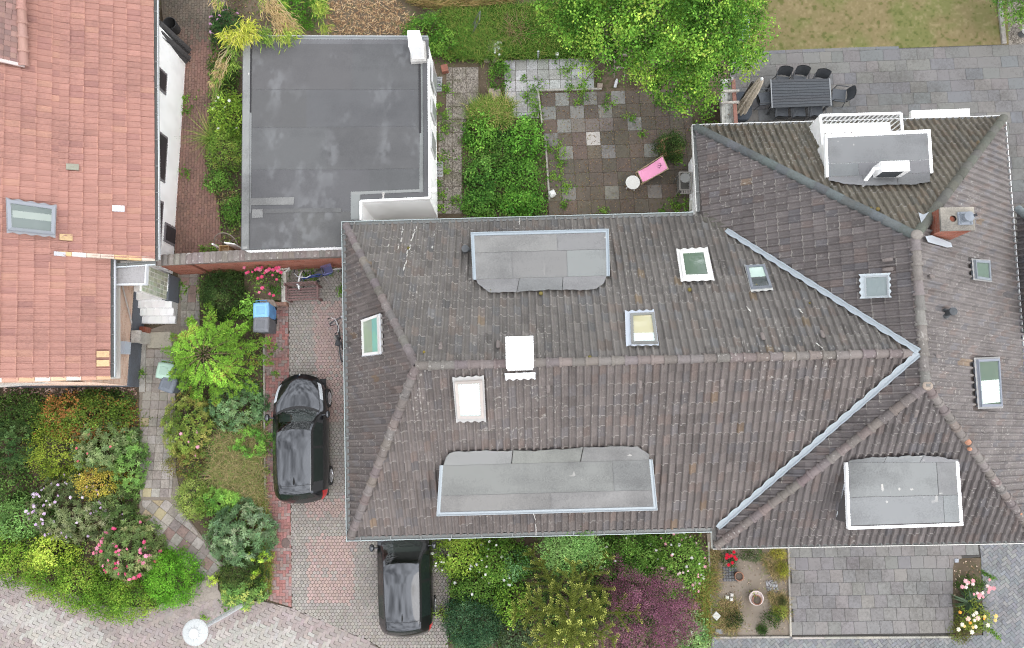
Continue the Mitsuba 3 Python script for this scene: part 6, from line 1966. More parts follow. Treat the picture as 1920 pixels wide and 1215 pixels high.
# ================================================================ front garden things
def pot(key, b, r, h, col, soil=True, bs='stone'):
    part(key, 'pot', MB().lathe([(0, .02), (r * .72, .02), (r * .96, h - .05), (r, h - .05), (r, h), (r * .86, h), (r * .82, h - .06), (0, h - .07)], b, col, 24), bs, True)
    if soil:
        part(key, 'soil', MB().lathe([(r * .84, h - .055), (0, h - .045)], b, (.09, .07, .055), 20), 'stone', True)
k = thing('plant_pot', 'terracotta pot of bare soil on a square of dark cobbles', 'pot'); pot(k, P(1382, 1078, .05), .15, .26, (.36, .18, .12))
k = thing('plant_pot', 'large whitish pot with a smaller planted terracotta pot inside it', 'pot'); pot(k, P(1413, 1117.5, .03), .235, .30, (.62, .52, .49), False)
pot(k, P(1413.5, 1119, .09) + [.03, -.05, 0], .155, .25, (.34, .17, .12))
k = thing('cobble_square', 'square of dark cobbles under the terracotta pot', 'paving')
b = P(1368, 1076)
for i in range(5):
    for j in range(5):
        part(k, 'cobble', MB().slab(np.array([(-.042, -.042), (.042, -.042), (.042, .042), (-.042, .042)]) + (b + rotz(.03) @ np.array([(i - 2) * .092, (j - 2) * .092, 0]))[:2] + rng.normal(0, .004, 2), 0, .065 + .008 * rng.random(), vary((.15, .15, .16), .2), .01), 'stone', False)
k = thing('crazy_paving', 'small patch of grey broken-stone paving in the sandy bed', 'paving')
b = P(1446, 1097)
from scipy.spatial import Voronoi
pts = rng.uniform(-.26, .26, (26, 2)); pts = np.vstack([pts, [[-3, -3], [3, -3], [3, 3], [-3, 3]]])
vo = Voronoi(pts)
lim = sg.Polygon([P(u, v)[:2] - b[:2] for u, v in ((1434, 1088), (1456, 1086), (1459, 1106), (1452, 1111), (1437, 1107))]).convex_hull
for ri in vo.point_region[:26]:
    reg = vo.regions[ri]
    if -1 in reg or not reg:
        continue
    g = sg.Polygon(vo.vertices[reg]).intersection(lim).buffer(-.008)
    if g.geom_type == 'Polygon' and g.area > .001:
        part(k, 'stone', MB().slab(np.array(sg.polygon.orient(g).exterior.coords)[:-1] + b[:2], 0, .06 + .006 * rng.random(), vary((.30, .30, .31), .12), .008), 'stone', False)
for (u, v), lab in (((1362, 1119), 'white square stone, left one of three in the sandy bed'), ((1370.5, 1114), 'white square stone, top one of three in the sandy bed'), ((1370, 1122.5), 'white square stone, bottom one of three in the sandy bed')):
    solid('white_stone', MB().slab([P(u + dx, v + dy)[:2] for dx, dy in ((-3, 3), (3, 3.2), (3.2, -3), (-3, -3))], .02, .13, vary((.62, .60, .55), .05), .02), 'stone', lab, 'stone', 'three white stones in the sandy bed', smooth=False)
solid('garden_lamp', MB().slab([P(u, v, .3)[:2] for u, v in ((1335, 1155), (1344, 1164), (1352, 1155), (1343, 1146))], .24, .3, (.46, .46, .43), .01).tube([P(1343, 1155, .25), P(1343, 1155, 0)], .05, (.06, .06, .06), 8), 'plain', 'pale square lamp set cornerwise at the left edge of the sandy bed', 'lamp', smooth=False)
solid('lamp_cable', MB().tube([P(1335, 1152, .06), P(1333, 1165, .1), P(1329, 1178, .12), P(1327, 1192, .06)], .014, (.03, .03, .03), 6), 'rubber', 'black cable curving over the edging below the square lamp', 'cable')
solid('slate_plate', MB().slab([P(u, v)[:2] for u, v in ((1339, 1187), (1353, 1187), (1353, 1178), (1340, 1178))], .03, .1, (.22, .22, .23), .01), 'stone', 'dark grey stone plate in the lower left corner of the sandy bed', 'stone', smooth=False)
solid('drain_cover', MB().slab([P(u, v)[:2] for u, v in ((1788, 1054), (1795, 1054), (1795, 1047), (1788, 1047))], .03, .09, (.36, .38, .42), .01), 'stone', 'small grey stone cube at the top of the rose bed', 'stone', smooth=False)
# old stain-covered manhole on the brick strip
solid('litter_pile', MB().sphere(P(535, 1018, .05), (.14, .17, .02), (.14, .10, .09), 8), 'stone', 'small heap of leaves on the red brick strip', 'litter')
# ================================================================ planting
def S(r, g, b, k=1.0):
    c = np.array([r, g, b]) / 255.0
    l = np.where(c < .04045, c / 12.92, ((c + .055) / 1.055) ** 2.4) * k
    return (l * .85 + l.mean() * .15) * np.array([1.07, 1.0, .95])


def leaf_mesh(pos, nrm, size, col, aspect=.5, fold=.22, along=None):
    """Folded leaves (two faces each): pos (n, 3) their feet, nrm the way they face, along their direction (random when None)."""
    n = len(pos)
    nrm = nrm / (np.linalg.norm(nrm, axis=1, keepdims=True) + 1e-9)
    r = rng.normal(size=(n, 3)) if along is None else along + rng.normal(size=(n, 3)) * .25
    t = r - nrm * (r * nrm).sum(1, keepdims=True)
    t /= np.linalg.norm(t, axis=1, keepdims=True) + 1e-9
    s = np.cross(nrm, t)
    L = np.broadcast_to(size, (n,))[:, None] * (.7 + .6 * rng.random((n, 1)))
    Wd_ = L * aspect * .5
    up = nrm * Wd_ * fold * 2
    m = pos + t * L * .45
    V = np.stack([pos, m + s * Wd_ + up, pos + t * L - nrm * L * .08, m - s * Wd_ + up], 1).reshape(-1, 3)
    i = np.arange(n)[:, None] * 4
    F = np.vstack([i + [0, 2, 1], i + [0, 3, 2]])
    return V, F, np.repeat(np.clip(col, .002, .9), 4, 0)


def pick(pal, pos, freq=2.2, seed=0, amp=.22):
    """A colour per leaf out of the palette [(colour, weight)], in drifts, with a random tone."""
    w = np.array([q for _, q in pal], float); w = np.cumsum(w / w.sum())
    x = np.clip((meshkit.fbm(pos * freq + seed * 7.3, 2, seed) - .5) * 1.9 + .5 + rng.normal(0, .16, len(pos)), 0, .9999)
    c = np.array([p for p, _ in pal])[np.minimum(np.searchsorted(w, x), len(pal) - 1)]
    return c * (1 + amp * rng.normal(size=(len(pos), 1))) * (1 + .05 * rng.normal(size=(len(pos), 3)))


def dome_pts(n, rx, ry, h, seed, bump=.28, freq=2.6, low=-.15, depth=.35):
    d = rng.normal(size=(int(n * 2.4) + 20, 3)); d /= np.linalg.norm(d, axis=1, keepdims=True)
    d = d[d[:, 2] > low][:n]
    r = 1 + bump * 2 * (meshkit.fbm(d * freq + seed * 3.1, 3, seed) - .5) + .06 * rng.normal(size=len(d))
    s = 1 - depth * rng.random(len(d)) ** 2.2
    p = d * (r * s)[:, None] * [rx, ry, h]
    return p, d / [rx, ry, h]


def clumps(n, rx, ry, h, seed, bump, freq, low, depth, spread, per=12):
    """Leaves gathered round shoot ends: (points, outward directions, a tone for each shoot)."""
    m = max(3, n // per)
    p, d = dome_pts(m, rx, ry, h, seed, bump, freq, low, depth)
    k = n // len(p) + 1
    t = np.exp(rng.normal(0, .20, len(p)))
    q = np.repeat(p, k, 0) + rng.normal(0, spread, (len(p) * k, 3)) * [1, 1, .75]
    dd = np.repeat(d, k, 0) / np.linalg.norm(np.repeat(d, k, 0), axis=1, keepdims=True) + (q - np.repeat(p, k, 0)) / spread * .28
    return q, dd, np.repeat(t, k)


def place_px(u, v, rx, ry, h, mid=.5):
    c = P(u, v, h * mid)
    k = (CAM_H - h * mid) / FOCAL * 1.04
    return np.array([c[0], c[1], 0.]), rx * k, ry * k


SEED = [11]


def stems(key, c, h, rx, ry, n=6, col=(.10, .075, .05), name='stem'):
    m = MB()
    for i in range(n):
        g = 2 * math.pi * i / n + rng.random()
        e = c + [rx * .55 * math.cos(g), ry * .55 * math.sin(g), h * (.6 + .2 * rng.random())]
        mid = (c + e) / 2 + [0, 0, .12 * h]
        m.tube([c + [.05 * math.cos(g), .05 * math.sin(g), 0], mid, e], [.022, .016, .006], col, 5)
    part(key, name, m, 'wood', True)


def bush(name, label, u, v, rx, ry, h, pal, leaf=.07, n=3000, cat='shrub', aspect=.5, bump=.28, group=None, upn=.55, freq=2.6, cfreq=2.2, flowers=None, depth=.35, key=None, mid=.5, low=-.15, clump=None):
    SEED[0] += 1
    k = key or thing(name, label, cat, group)
    c, ax, ay = place_px(u, v, rx, ry, h, mid)
    p, d, tone = clumps(n, ax, ay, h, SEED[0], bump, freq, low, depth, clump or leaf * 1.1)
    p[:, 2] = np.maximum(p[:, 2], .03)
    nr = d / np.linalg.norm(d, axis=1, keepdims=True) * (1 - upn) + np.array([0, 0, upn]) + rng.normal(size=p.shape) * .33
    part(k, 'crown', leaf_mesh(p + c, nr, leaf, pick(pal, p, cfreq, SEED[0], .15) * tone[:, None], aspect), 'leaf', False)
    if key is None:
        stems(k, c, h, ax, ay)
    if flowers:
        blooms(k, c, ax, ay, h, SEED[0], bump, freq, **flowers)
    return k


def bloom(p, r, col, up=(0, 0, 1.0), petals=6, rings=2):
    """One blossom: rings of petals round a heart."""
    m = MB()
    up = unit(up); x = unit(np.cross(up, [.3, .9, .1])); y = np.cross(up, x)
    for q in range(rings):
        rr = r * (1 - .4 * q)
        for i in range(petals):
            g = 2 * math.pi * (i + .5 * q) / petals + rng.normal(0, .1)
            d = x * math.cos(g) + y * math.sin(g); e = np.cross(up, d)
            a = p + up * (.012 * q)
            m.add([a, a + d * rr * .6 + e * rr * .36 + up * rr * (.25 + .2 * q), a + d * rr + up * rr * (.12 + .3 * q), a + d * rr * .6 - e * rr * .36 + up * rr * (.25 + .2 * q)], [[0, 1, 2, 3]], vary(col, .12, .04))
    return m


def blooms(k, c, ax, ay, h, seed, bump, freq, col=((.7, .2, .4),), n=20, r=.05, single=True, zmin=.25, name='blossom', sector=None):
    p, d = dome_pts(n * 3, ax, ay, h, seed, bump, freq, zmin, 0.05)
    p = p[rng.permutation(len(p))[:n]] * 1.03
    ms = [bloom(q + c + [0, 0, .02], r * (.75 + .5 * rng.random()), col[int(rng.integers(len(col)))], (e + [0, 0, 1.0])) for q, e in zip(p, d)]
    if single:
        for m in ms:
            part(k, name, m, 'petal', False)
    else:
        a = MB()
        for m in ms:
            a.mb(m)
        part(k, name + 's', a, 'petal', False, kind='stuff')


def rosettes(name, label, u, v, rx, ry, h, pal, leaf=.12, nc=160, per=11, cat='shrub', tip=None, bump=.22, flowers=None, droop=.25, aspect=.3, freq=2.4, tipn=.35, mid=.5, low=.0, group=None):
    """Shrubs whose leaves sit in whorls at the shoot ends (rhododendron, spurge)."""
    SEED[0] += 1
    k = thing(name, label, cat, group)
    c, ax, ay = place_px(u, v, rx, ry, h, mid)
    nc = int(nc * 1.9)
    p, d = dome_pts(nc, ax, ay, h, SEED[0], bump, freq, low, .3)
    p[:, 2] = np.maximum(p[:, 2], .05)
    axs = d / np.linalg.norm(d, axis=1, keepdims=True) + [0, 0, .8] + rng.normal(size=p.shape) * .2
    axs /= np.linalg.norm(axs, axis=1, keepdims=True)
    pos, nrm, al, col = [], [], [], []
    base = pick(pal, p, 1.8, SEED[0], .16)
    for i in range(len(p)):
        x = unit(np.cross(axs[i], [.31, .87, .2])); y = np.cross(axs[i], x)
        g = np.arange(per) * 2.4 + rng.random() * 6
        ds = x * np.cos(g)[:, None] + y * np.sin(g)[:, None]
        tip_on = tip is not None and rng.random() < tipn
        lv = np.linspace(0, 1, per)                       # from the outside in
        al.append(ds + axs[i] * (lv[:, None] * 1.3 - droop)); nrm.append(axs[i] - ds * .35 + rng.normal(size=ds.shape) * .08)
        pos.append(p[i] + c + axs[i] * (lv[:, None] * .03) + ds * .008)
        cc = base[i] * (1 + .15 * rng.normal(size=(per, 1)))
        if tip_on:
            cc[int(per * .45):] = np.array(tip[int(rng.integers(len(tip)))]) * (1 + .12 * rng.normal(size=(per - int(per * .45), 1)))
        col.append(cc)
    V, F, C = leaf_mesh(np.vstack(pos), np.vstack(nrm), leaf, np.vstack(col), aspect, .15, np.vstack(al))
    part(k, 'crown', (V, F, C), 'leaf', False)
    stems(k, c, h, ax, ay)
    if flowers:
        blooms(k, c, ax, ay, h, SEED[0], bump, freq, **flowers)
    return k


def lobed(name, label, lobes, pal, leaf, n, cat, trunk=None, aspect=.5, upn=.6, group=None, flat=.6, depth=.5, trunk_r=.16, cfreq=1.2, bump=.3, spread=None, per=16):
    """A tree or big shrub: crown of several leaf masses. lobes: (u, v, height, radius m); trunk: its ground point."""
    k = thing(name, label, cat, group)
    SEED[0] += 1
    tot = sum(r * r for *_, r in lobes)
    vs = []
    m = MB()
    for u, v, z, r in lobes:
        SEED[0] += 1
        c = P(u, v, z)
        p, d, tone = clumps(int(n * r * r / tot) + 12, r, r, r * flat, SEED[0], bump, 3.0, -.75, depth, spread or leaf * 1.3, per)
        nr = d / np.linalg.norm(d, axis=1, keepdims=True) * (1 - upn) + np.array([0, 0, upn]) + rng.normal(size=p.shape) * .35
        vs.append(leaf_mesh(p + c, nr, leaf, pick(pal, (p + c), cfreq, 3, .15) * tone[:, None], aspect))
        if trunk is not None:
            a = trunk + [0, 0, z * .35]
            mid = (a + c) / 2 + [0, 0, .2]
            m.tube([a, mid, c], [trunk_r * .35, trunk_r * .22, .012], (.10, .08, .06), 6)
    a = MB()
    for q in vs:
        a.add(*q)
    part(k, 'crown', a, 'leaf', False)
    if trunk is not None:
        top = max(z for _, _, z, _ in lobes)
        m.tube([trunk, trunk + [.03, .02, top * .3], trunk + [-.03, .05, top * .75]], [trunk_r, trunk_r * .75, trunk_r * .3], (.10, .08, .06), 10)
        part(k, 'trunk', m, 'wood', True)
    return k


def scatter(px, n, z=0.0):
    g = sg.Polygon(W2(px, z))
    x0, y0, x1, y1 = g.bounds
    pr_ = __import__('shapely').prepared.prep(g)
    out = []
    while len(out) < n:
        q = rng.uniform((x0, y0), (x1, y1))
        if pr_.contains(sg.Point(*q)):
            out.append([*q, 0])
    return np.array(out)


def tufts(pts, h, per, col, width=.008, spread=.5, z0=.03):
    """Grass: thin bent blades, `per` at every point."""
    n = len(pts) * per
    b = np.repeat(pts, per, 0) + rng.normal(0, .035, (n, 3)) * [1, 1, 0] + [0, 0, z0]
    g = rng.random(n) * 6.283
    d = np.stack([np.cos(g), np.sin(g), 0 * g], 1)
    L = h * (.5 + rng.random((n, 1)))
    s = np.cross(d, [0, 0, 1.0]) * width
    tip = b + d * L * spread * (.4 + rng.random((n, 1))) + np.array([0, 0, 1.0]) * L * .8
    mid = b + (tip - b) * .5 + np.array([0, 0, 1.0]) * L * .15
    V = np.stack([b - s, b + s, mid + s * .8, mid - s * .8, tip], 1).reshape(-1, 3)
    i = np.arange(n)[:, None] * 5
    F = np.vstack([i + [0, 1, 2], i + [0, 2, 3], i + [3, 2, 4]])
    w = np.array([q for _, q in col]); w = w / w.sum()
    c = np.array([p for p, _ in col])[rng.choice(len(col), n, p=w)] * (1 + .2 * rng.normal(size=(n, 1)))
    return V, F, np.repeat(np.clip(c, .004, .8), 5, 0)


def stuff(name, geo, label, cat, bsdf='leaf'):
    return solid(name, geo, bsdf, label, cat, kind='stuff', smooth=False)


G1, G2, G3 = S(62, 92, 40), S(88, 132, 52), S(120, 165, 62)           # leaf greens
# ---- big tree between the back gardens
TR = P(1232, 20)
lobed('tree', 'large bright green broadleaf tree hanging over the back gardens',
      [(1050, 8, 4.6, .75), (1085, 45, 4.4, .8), (1108, 78, 3.8, .5), (1150, 30, 5.2, 1.1), (1180, 85, 4.4, .9), (1214, 120, 3.6, .6), (1230, 40, 5.6, 1.2), (1240, 105, 4.6, .9), (1258, 160, 3.6, .6), (1290, 60, 5.4, 1.2), (1300, 120, 4.4, .85),
       (1290, 178, 3.0, .38), (1285, 205, 2.6, .22), (1335, 35, 5.8, 1.1), (1340, 95, 4.8, .95), (1325, 148, 3.8, .55), (1322, 185, 3.0, .28), (1378, 70, 4.6, .85), (1385, 108, 4.0, .45), (1415, 105, 3.6, .32), (1400, 40, 4.6, .65), (1385, 5, 5.4, .7), (1120, -40, 5.4, 1.3), (1240, -50, 6.4, 1.7), (1350, -50, 6.0, 1.3), (1225, 165, 3.2, .3), (1098, 130, 3.2, .2), (1090, 160, 2.8, .16), (1192, 140, 3.0, .2), (1275, 195, 2.7, .2), (1318, 200, 2.7, .18), (1322, 212, 2.6, .14), (1310, 165, 3.2, .4), (1405, 130, 3.3, .25), (1425, 98, 3.4, .18)],
      [(S(58, 100, 32), 1.3), (S(90, 142, 42), 2), (S(122, 170, 50), 2), (S(160, 195, 66), .9)], .08, 38000, 'tree', TR, .62, .6, flat=.5, bump=.65)
lobed('hedge_bush', 'bright green bush in the top right corner behind the globe lamp', [(1905, 12, 1.4, .6), (1925, -10, 1.6, .8), (1890, -8, 1.3, .45), (1930, 30, 1.2, .5)], [(G1, 1), (G2, 2), (G3, 1)], .09, 2600, 'shrub', P(1910, -5), .45)

# ---- beside the annex, top left
rosettes('rhododendron', 'small lilac-pink rhododendron at the top of the brick yard', 425, 52, 32, 40, 1.2, [(S(50, 82, 45), 1), (S(70, 105, 55), 1)], .12, 90, 9, flowers=dict(col=[(.62, .36, .55), (.66, .45, .60)], n=16, r=.06))
bush('shrub', 'orange-green mixed shrub left of the annex corner', 412, 130, 26, 32, 1.1, [(S(58, 84, 38), 2), (S(92, 120, 48), 2), (S(140, 100, 48), .5)], .07, 1500)
bush('white_flowering_shrub', 'bright green shrub dotted with white flowers left of the annex', 424, 212, 32, 44, 1.3, [(S(78, 115, 35), 1), (S(125, 165, 45), 2), (S(155, 190, 62), 1)], .08, 2600, flowers=dict(col=[(.8, .8, .74)], n=9, r=.055))
bush('round_shrub', 'dense rounded green shrub halfway along the annex wall', 420, 278, 34, 38, 1.2, [(S(75, 115, 38), 1), (S(115, 155, 52), 2), (S(145, 165, 70), .7)], .05, 3600)
bush('young_shrub', 'small clover-like plant below the rounded shrub by the annex', 403, 338, 22, 22, .6, [(S(80, 130, 45), 1), (S(110, 160, 60), 1)], .07, 700, cat='plant')
bush('young_shrub', 'leafy weed at the lower annex corner beside the brick yard', 436, 392, 20, 26, .5, [(S(75, 125, 45), 1), (S(105, 155, 58), 1)], .07, 800, cat='plant')
bush('young_shrub', 'low green weed directly above the garden wall in the brick yard', 398, 466, 12, 8, .3, [(S(85, 135, 48), 1), (S(120, 165, 60), 1)], .06, 220, cat='plant')
k = thing('ornamental_grass', 'arching green grass clump at the edge of the brick yard', 'plant')
part(k, 'blade_clump', tufts(np.repeat([P(400, 262)], 6, 0), .62, 26, [(S(110, 150, 55), 2), (S(160, 175, 80), 1)], .008, 1.1), 'leaf', False, kind='stuff')


def bamboo(name, label, base, tip, h0, h1, clumps, col, leaf=.22, dry=None):
    k = thing(name, label, 'bamboo')
    a, b = P(*base, h0), P(*tip, h1)
    m = MB()
    for i in range(5):
        o = rng.normal(0, .06, 3)
        mid = (a + b) / 2 + [0, 0, .35] + rng.normal(0, .05, 3)
        m.tube([a + o, mid + o, b + o * 1.5], [.016, .013, .005], vary((.42, .36, .20), .15), 5)
    part(k, 'cane', m, 'plain', True)
    pos, al, cl = [], [], []
    for (u, v, z, n, r, g) in clumps:
        c = P(u, v, z)
        q = c + rng.normal(0, r, (n, 3)) * [1, 1, .5]
        d = np.array([math.cos(g), -math.sin(g), -.35]) + rng.normal(0, .45, (n, 3))
        pos.append(q); al.append(d)
        cc = np.array(col[int(rng.integers(len(col)))] if len(col) else 0)
        cl.append(np.array([c_ for c_ in col])[rng.integers(len(col), size=n)] * (1 + .15 * rng.normal(size=(n, 1))))
    V, F, C = leaf_mesh(np.vstack(pos), np.array([0, 0, 1.0]) + rng.normal(0, .3, (sum(map(len, pos)), 3)), leaf, np.vstack(cl), .11, .2, np.vstack(al))
    part(k, 'foliage', (V, F, C), 'leaf', False)
    if dry:
        pos, al = [], []
        for (u, v, z, n, r, g) in dry:
            c = P(u, v, z)
            pos.append(c + rng.normal(0, r, (n, 3)) * [1, 1, .5]); al.append(np.array([math.cos(g), -math.sin(g), -.2]) + rng.normal(0, .25, (n, 3)))
        nn = sum(map(len, pos))
        part(k, 'dry_foliage', leaf_mesh(np.vstack(pos), np.array([0, 0, 1.0]) + rng.normal(0, .3, (nn, 3)), .24, np.tile(S(190, 172, 125), (nn, 1)) * (1 + .18 * rng.normal(size=(nn, 1))), .10, .2, np.vstack(al)), 'leaf', False)


YG = [S(165, 185, 45), S(190, 200, 60), S(205, 210, 85)]
bamboo('bamboo', 'yellow-leaved bamboo arching over the annex roof corner', (400, 190), (455, 55), .6, 2.9,
       [(462, 48, 3.0, 190, .16, 1.0), (452, 68, 2.9, 170, .16, 1.4), (475, 66, 2.9, 60, .10, 1.0), (428, 66, 2.7, 110, .14, 2.4), (440, 62, 2.7, 40, .12, 2.0)], YG)
bamboo('bamboo', 'green bamboo sprays drooping between the yellow clump and the annex edge', (398, 150), (440, 82), .5, 2.6,
       [(440, 85, 2.5, 110, .13, 1.6), (492, 62, 2.6, 120, .15, .6), (500, 72, 2.6, 60, .12, .9), (425, 120, 1.9, 70, .14, 1.8), (412, 142, 1.6, 80, .14, 1.9), (406, 165, 1.2, 60, .13, 1.8), (440, 118, 2.0, 40, .1, 1.2)], [S(95, 140, 50), S(125, 165, 65), S(150, 180, 75)],
       dry=[(418, 118, 2.0, 60, .10, 2.1), (410, 135, 1.7, 70, .10, 2.1), (405, 150, 1.4, 50, .08, 2.0)])
bamboo('bamboo', 'half-dried straw-coloured bamboo cane bent over the earth above the annex', (495, -20), (560, 55), 1.6, 2.2,
       [(545, 62, 2.4, 150, .17, .8), (535, 70, 2.5, 110, .15, 1.2), (527, 64, 2.4, 70, .12, 1.4), (522, 10, 2.2, 60, .15, .4), (600, 15, 2.2, 90, .14, .9), (592, 5, 2.3, 70, .12, 1.0), (606, 50, 1.2, 70, .10, 1.1), (498, 3, 2.0, 60, .14, 1.8), (410, 4, 1.8, 40, .1, 1.7)], [S(120, 160, 55), S(160, 185, 70), S(185, 200, 85)],
       dry=[(505, 10, 2.2, 170, .14, .9), (518, 25, 2.3, 190, .14, .9), (530, 38, 2.4, 170, .13, .8), (545, 48, 2.4, 120, .11, .6), (522, 52, 2.4, 80, .1, 1.1), (408, 2, 1.8, 30, .08, 1.8)])
bush('clipped_bush', 'dense bright green clipped bush at the top edge above the annex', 562, 10, 50, 36, 1.0, [(S(55, 105, 25), 1), (S(80, 138, 32), 2), (S(105, 160, 45), 1)], .06, 4200, bump=.14)
# wood chips, straw and dead canes
pts = scatter([(600, 5), (735, -5), (790, 45), (745, 66), (620, 66)], 1500)
n = len(pts)
V, F, C = leaf_mesh(pts + [0, 0, .04], np.array([0, 0, 1.0]) + rng.normal(0, .25, (n, 3)), .17, np.array([S(190, 165, 125), S(165, 135, 98), S(205, 185, 150), S(140, 108, 80)])[rng.integers(4, size=n)] * (1 + .15 * rng.normal(size=(n, 1))), .16, .1)
stuff('wood_chips', (V, F, C), 'scattered pale wood chips on bare earth behind the annex', 'wood chips')
pts = scatter([(735, -20), (960, -20), (955, 8), (880, 22), (800, 22), (760, 12)], 2600)
n = len(pts)
V, F, C = leaf_mesh(pts + [0, 0, .05] + rng.random((n, 1)) * [0, 0, .35], np.array([0, 0, 1.0]) + rng.normal(0, .3, (n, 3)), .5, np.array([S(190, 172, 118), S(165, 148, 95), S(150, 150, 85)])[rng.integers(3, size=n)] * (1 + .15 * rng.normal(size=(n, 1))), .035, .1, np.tile([1, .25, -.05], (n, 1)))
stuff('dry_grass', (V, F, C), 'flattened straw-coloured dry grass at the top edge', 'grass')
GR = [(S(75, 115, 38), 2), (S(105, 145, 50), 2), (S(140, 150, 70), 1)]
pts = np.vstack([scatter([(830, 25), (1060, 10), (1110, 60), (1110, 110), (945, 112), (905, 118), (820, 105), (800, 60)], 2600), scatter([(1050, -40), (1330, -40), (1330, 60), (1060, 40)], 900)])
stuff('grass', tufts(pts, .28, 7, GR, .010, .9), 'long green grass between the annex and the slab patio', 'grass')
for i, (u, v, rx, ry, h, lf, n, lab) in enumerate(((800, 55, 46, 34, 1.0, .08, 2200, 'bushy green plant beside the white annex chimney'), (835, 85, 34, 28, .7, .08, 1300, 'green weeds at the head of the pebble path'), (985, 55, 26, 22, .4, .07, 700, 'low leafy weeds right of the trestle'), (1020, 75, 30, 22, .35, .06, 800, 'low leafy weeds above the slab patio'), (1085, 85, 32, 26, .6, .07, 1000, 'dark leafy weeds under the tree edge above the slab patio'), (937, 140, 20, 30, .5, .07, 900, 'green plant at the left edge of the slab patio'), (870, 60, 24, 22, .35, .06, 500, 'low weeds left of the metal trestle'))):
    bush('weed', lab, u, v, rx, ry, h, [(S(58, 100, 32), 1), (S(85, 135, 42), 2), (S(118, 165, 55), 1)], lf, n, cat='weed')
k = thing('dead_fern', 'dry brown dead plant in the grass above the slab patio', 'plant')
pts = np.repeat([P(968, 66)], 5, 0)
part(k, 'dry_stalks', tufts(pts + rng.normal(0, .12, pts.shape) * [1, 1, 0], .38, 45, [(S(135, 115, 85), 2), (S(160, 140, 105), 1)], .009, 1.2), 'leaf', False, kind='stuff')
# the green bed right of the pebble path
for i, (u, v, rx, ry, h, pal, lab) in enumerate(((900, 250, 34, 40, .7, [(S(70, 120, 38), 1), (S(100, 155, 50), 2), (S(125, 180, 62), 1)], 'leafy plant at the upper left of the green bed'), (985, 262, 40, 42, .9, [(S(72, 125, 38), 1), (S(98, 160, 48), 2), (S(125, 180, 65), 1)], 'densest bright green plant at the upper right of the green bed'),
                                                  (905, 325, 36, 42, .65, [(S(62, 110, 45), 1), (S(90, 145, 55), 2), (S(115, 165, 70), 1)], 'leafy plant at the left middle of the green bed'), (975, 330, 40, 40, .75, [(S(66, 112, 40), 1), (S(92, 148, 50), 2)], 'leafy plant in the middle right of the green bed'),
                                                  (900, 380, 36, 26, .55, [(S(70, 122, 45), 1), (S(98, 152, 58), 2)], 'leafy plant at the lower left end of the green bed'), (980, 378, 42, 24, .6, [(S(72, 130, 40), 1), (S(102, 162, 52), 2)], 'leafy plant at the lower right end of the green bed'), (945, 290, 34, 60, .5, [(S(55, 95, 38), 1), (S(85, 130, 50), 1)], 'darker low plant in the centre of the green bed'))):
    bush('bed_plant', lab, u, v, rx * .95, ry * .92, h, pal, .085, 1700, cat='plant', aspect=.6, bump=.5)
pts = scatter([(915, 190), (960, 195), (955, 235), (880, 240), (880, 205)], 350)
stuff('grass_patch', tufts(pts, .32, 8, [(S(120, 150, 60), 2), (S(175, 165, 100), 1), (S(95, 135, 45), 1)], .010, 1.0), 'long mixed green and dry grass at the head of the green bed', 'grass')
# weeds in joints and along walls
WE = [(S(85, 130, 42), 2), (S(120, 165, 55), 2)]
spots = [(838, 170, 12), (822, 200, 8), (834, 215, 10), (835, 240, 14), (822, 258, 8), (832, 300, 18), (838, 320, 8), (822, 345, 8), (828, 365, 10), (855, 375, 12), (826, 390, 12), (1060, 132, 22), (1007, 168, 20), (1070, 168, 14), (1088, 190, 10), (990, 188, 14), (1003, 200, 12), (1003, 215, 12), (948, 130, 6), (985, 150, 6), (1092, 172, 10), (1141, 195, 14), (1180, 223, 10), (1204, 253, 8), (1040, 280, 20), (1045, 305, 22), (1040, 335, 14), (1060, 352, 16), (1055, 385, 10), (1270, 300, 14), (1280, 390, 20), (1265, 385, 16), (1295, 330, 10), (1255, 195, 26), (1235, 185, 16), (1320, 225, 20), (1310, 245, 18), (1110, 120, 14), (1122, 140, 14),
         (345, 190, 22), (352, 213, 8), (350, 325, 10), (382, 470, 6), (343, 540, 12), (350, 660, 6), (268, 700, 8), (512, 655, 10), (520, 700, 6), (505, 790, 8), (502, 840, 8), (510, 600, 6), (500, 885, 8), (620, 505, 16), (590, 515, 14), (575, 520, 12), (640, 545, 10), (385, 1157, 5), (425, 1135, 6), (1385, 395, 6), (1240, 398, 6), (1130, 398, 8)]
pts = np.vstack([P(u, v) + rng.normal(0, .0085 * s + .02, (s * 2, 3)) * [1, 1, 0] for u, v, s in spots])
n = len(pts)
stuff('joint_weeds', leaf_mesh(np.repeat(pts, 4, 0) + rng.normal(0, .03, (n * 4, 3)) * [1, 1, 0] + [0, 0, .06] + rng.random((n * 4, 1)) * [0, 0, .10], np.array([0, 0, 1.0]) + rng.normal(0, .5, (n * 4, 3)), .075, pick(WE, np.repeat(pts, 4, 0), 3, 2), .5), 'small weeds growing in paving joints and along the walls', 'weeds')
# leaf litter and moss on the chequered patio
pts = scatter([(1012, 175), (1290, 165), (1296, 400), (1034, 408)], 2600)
n = len(pts)
stuff('leaf_litter', leaf_mesh(pts + [0, 0, .062], np.array([0, 0, 1.0]) + rng.normal(0, .2, (n, 3)), .045, np.array([S(140, 115, 85), S(110, 84, 60), S(165, 140, 100), S(112, 120, 62)])[rng.choice(4, n, p=[.4, .3, .1, .2])] * (1 + .2 * rng.normal(size=(n, 1))), .5), 'small dry leaves strewn over the chequered patio', 'leaf litter')
bush('potted_plant', 'bushy green plant growing in the orange wooden planter', 1258, 272, 26, 25, 1.0, [(S(62, 88, 44), 2), (S(92, 118, 60), 1)], .08, 2600, cat='plant', aspect=.3)

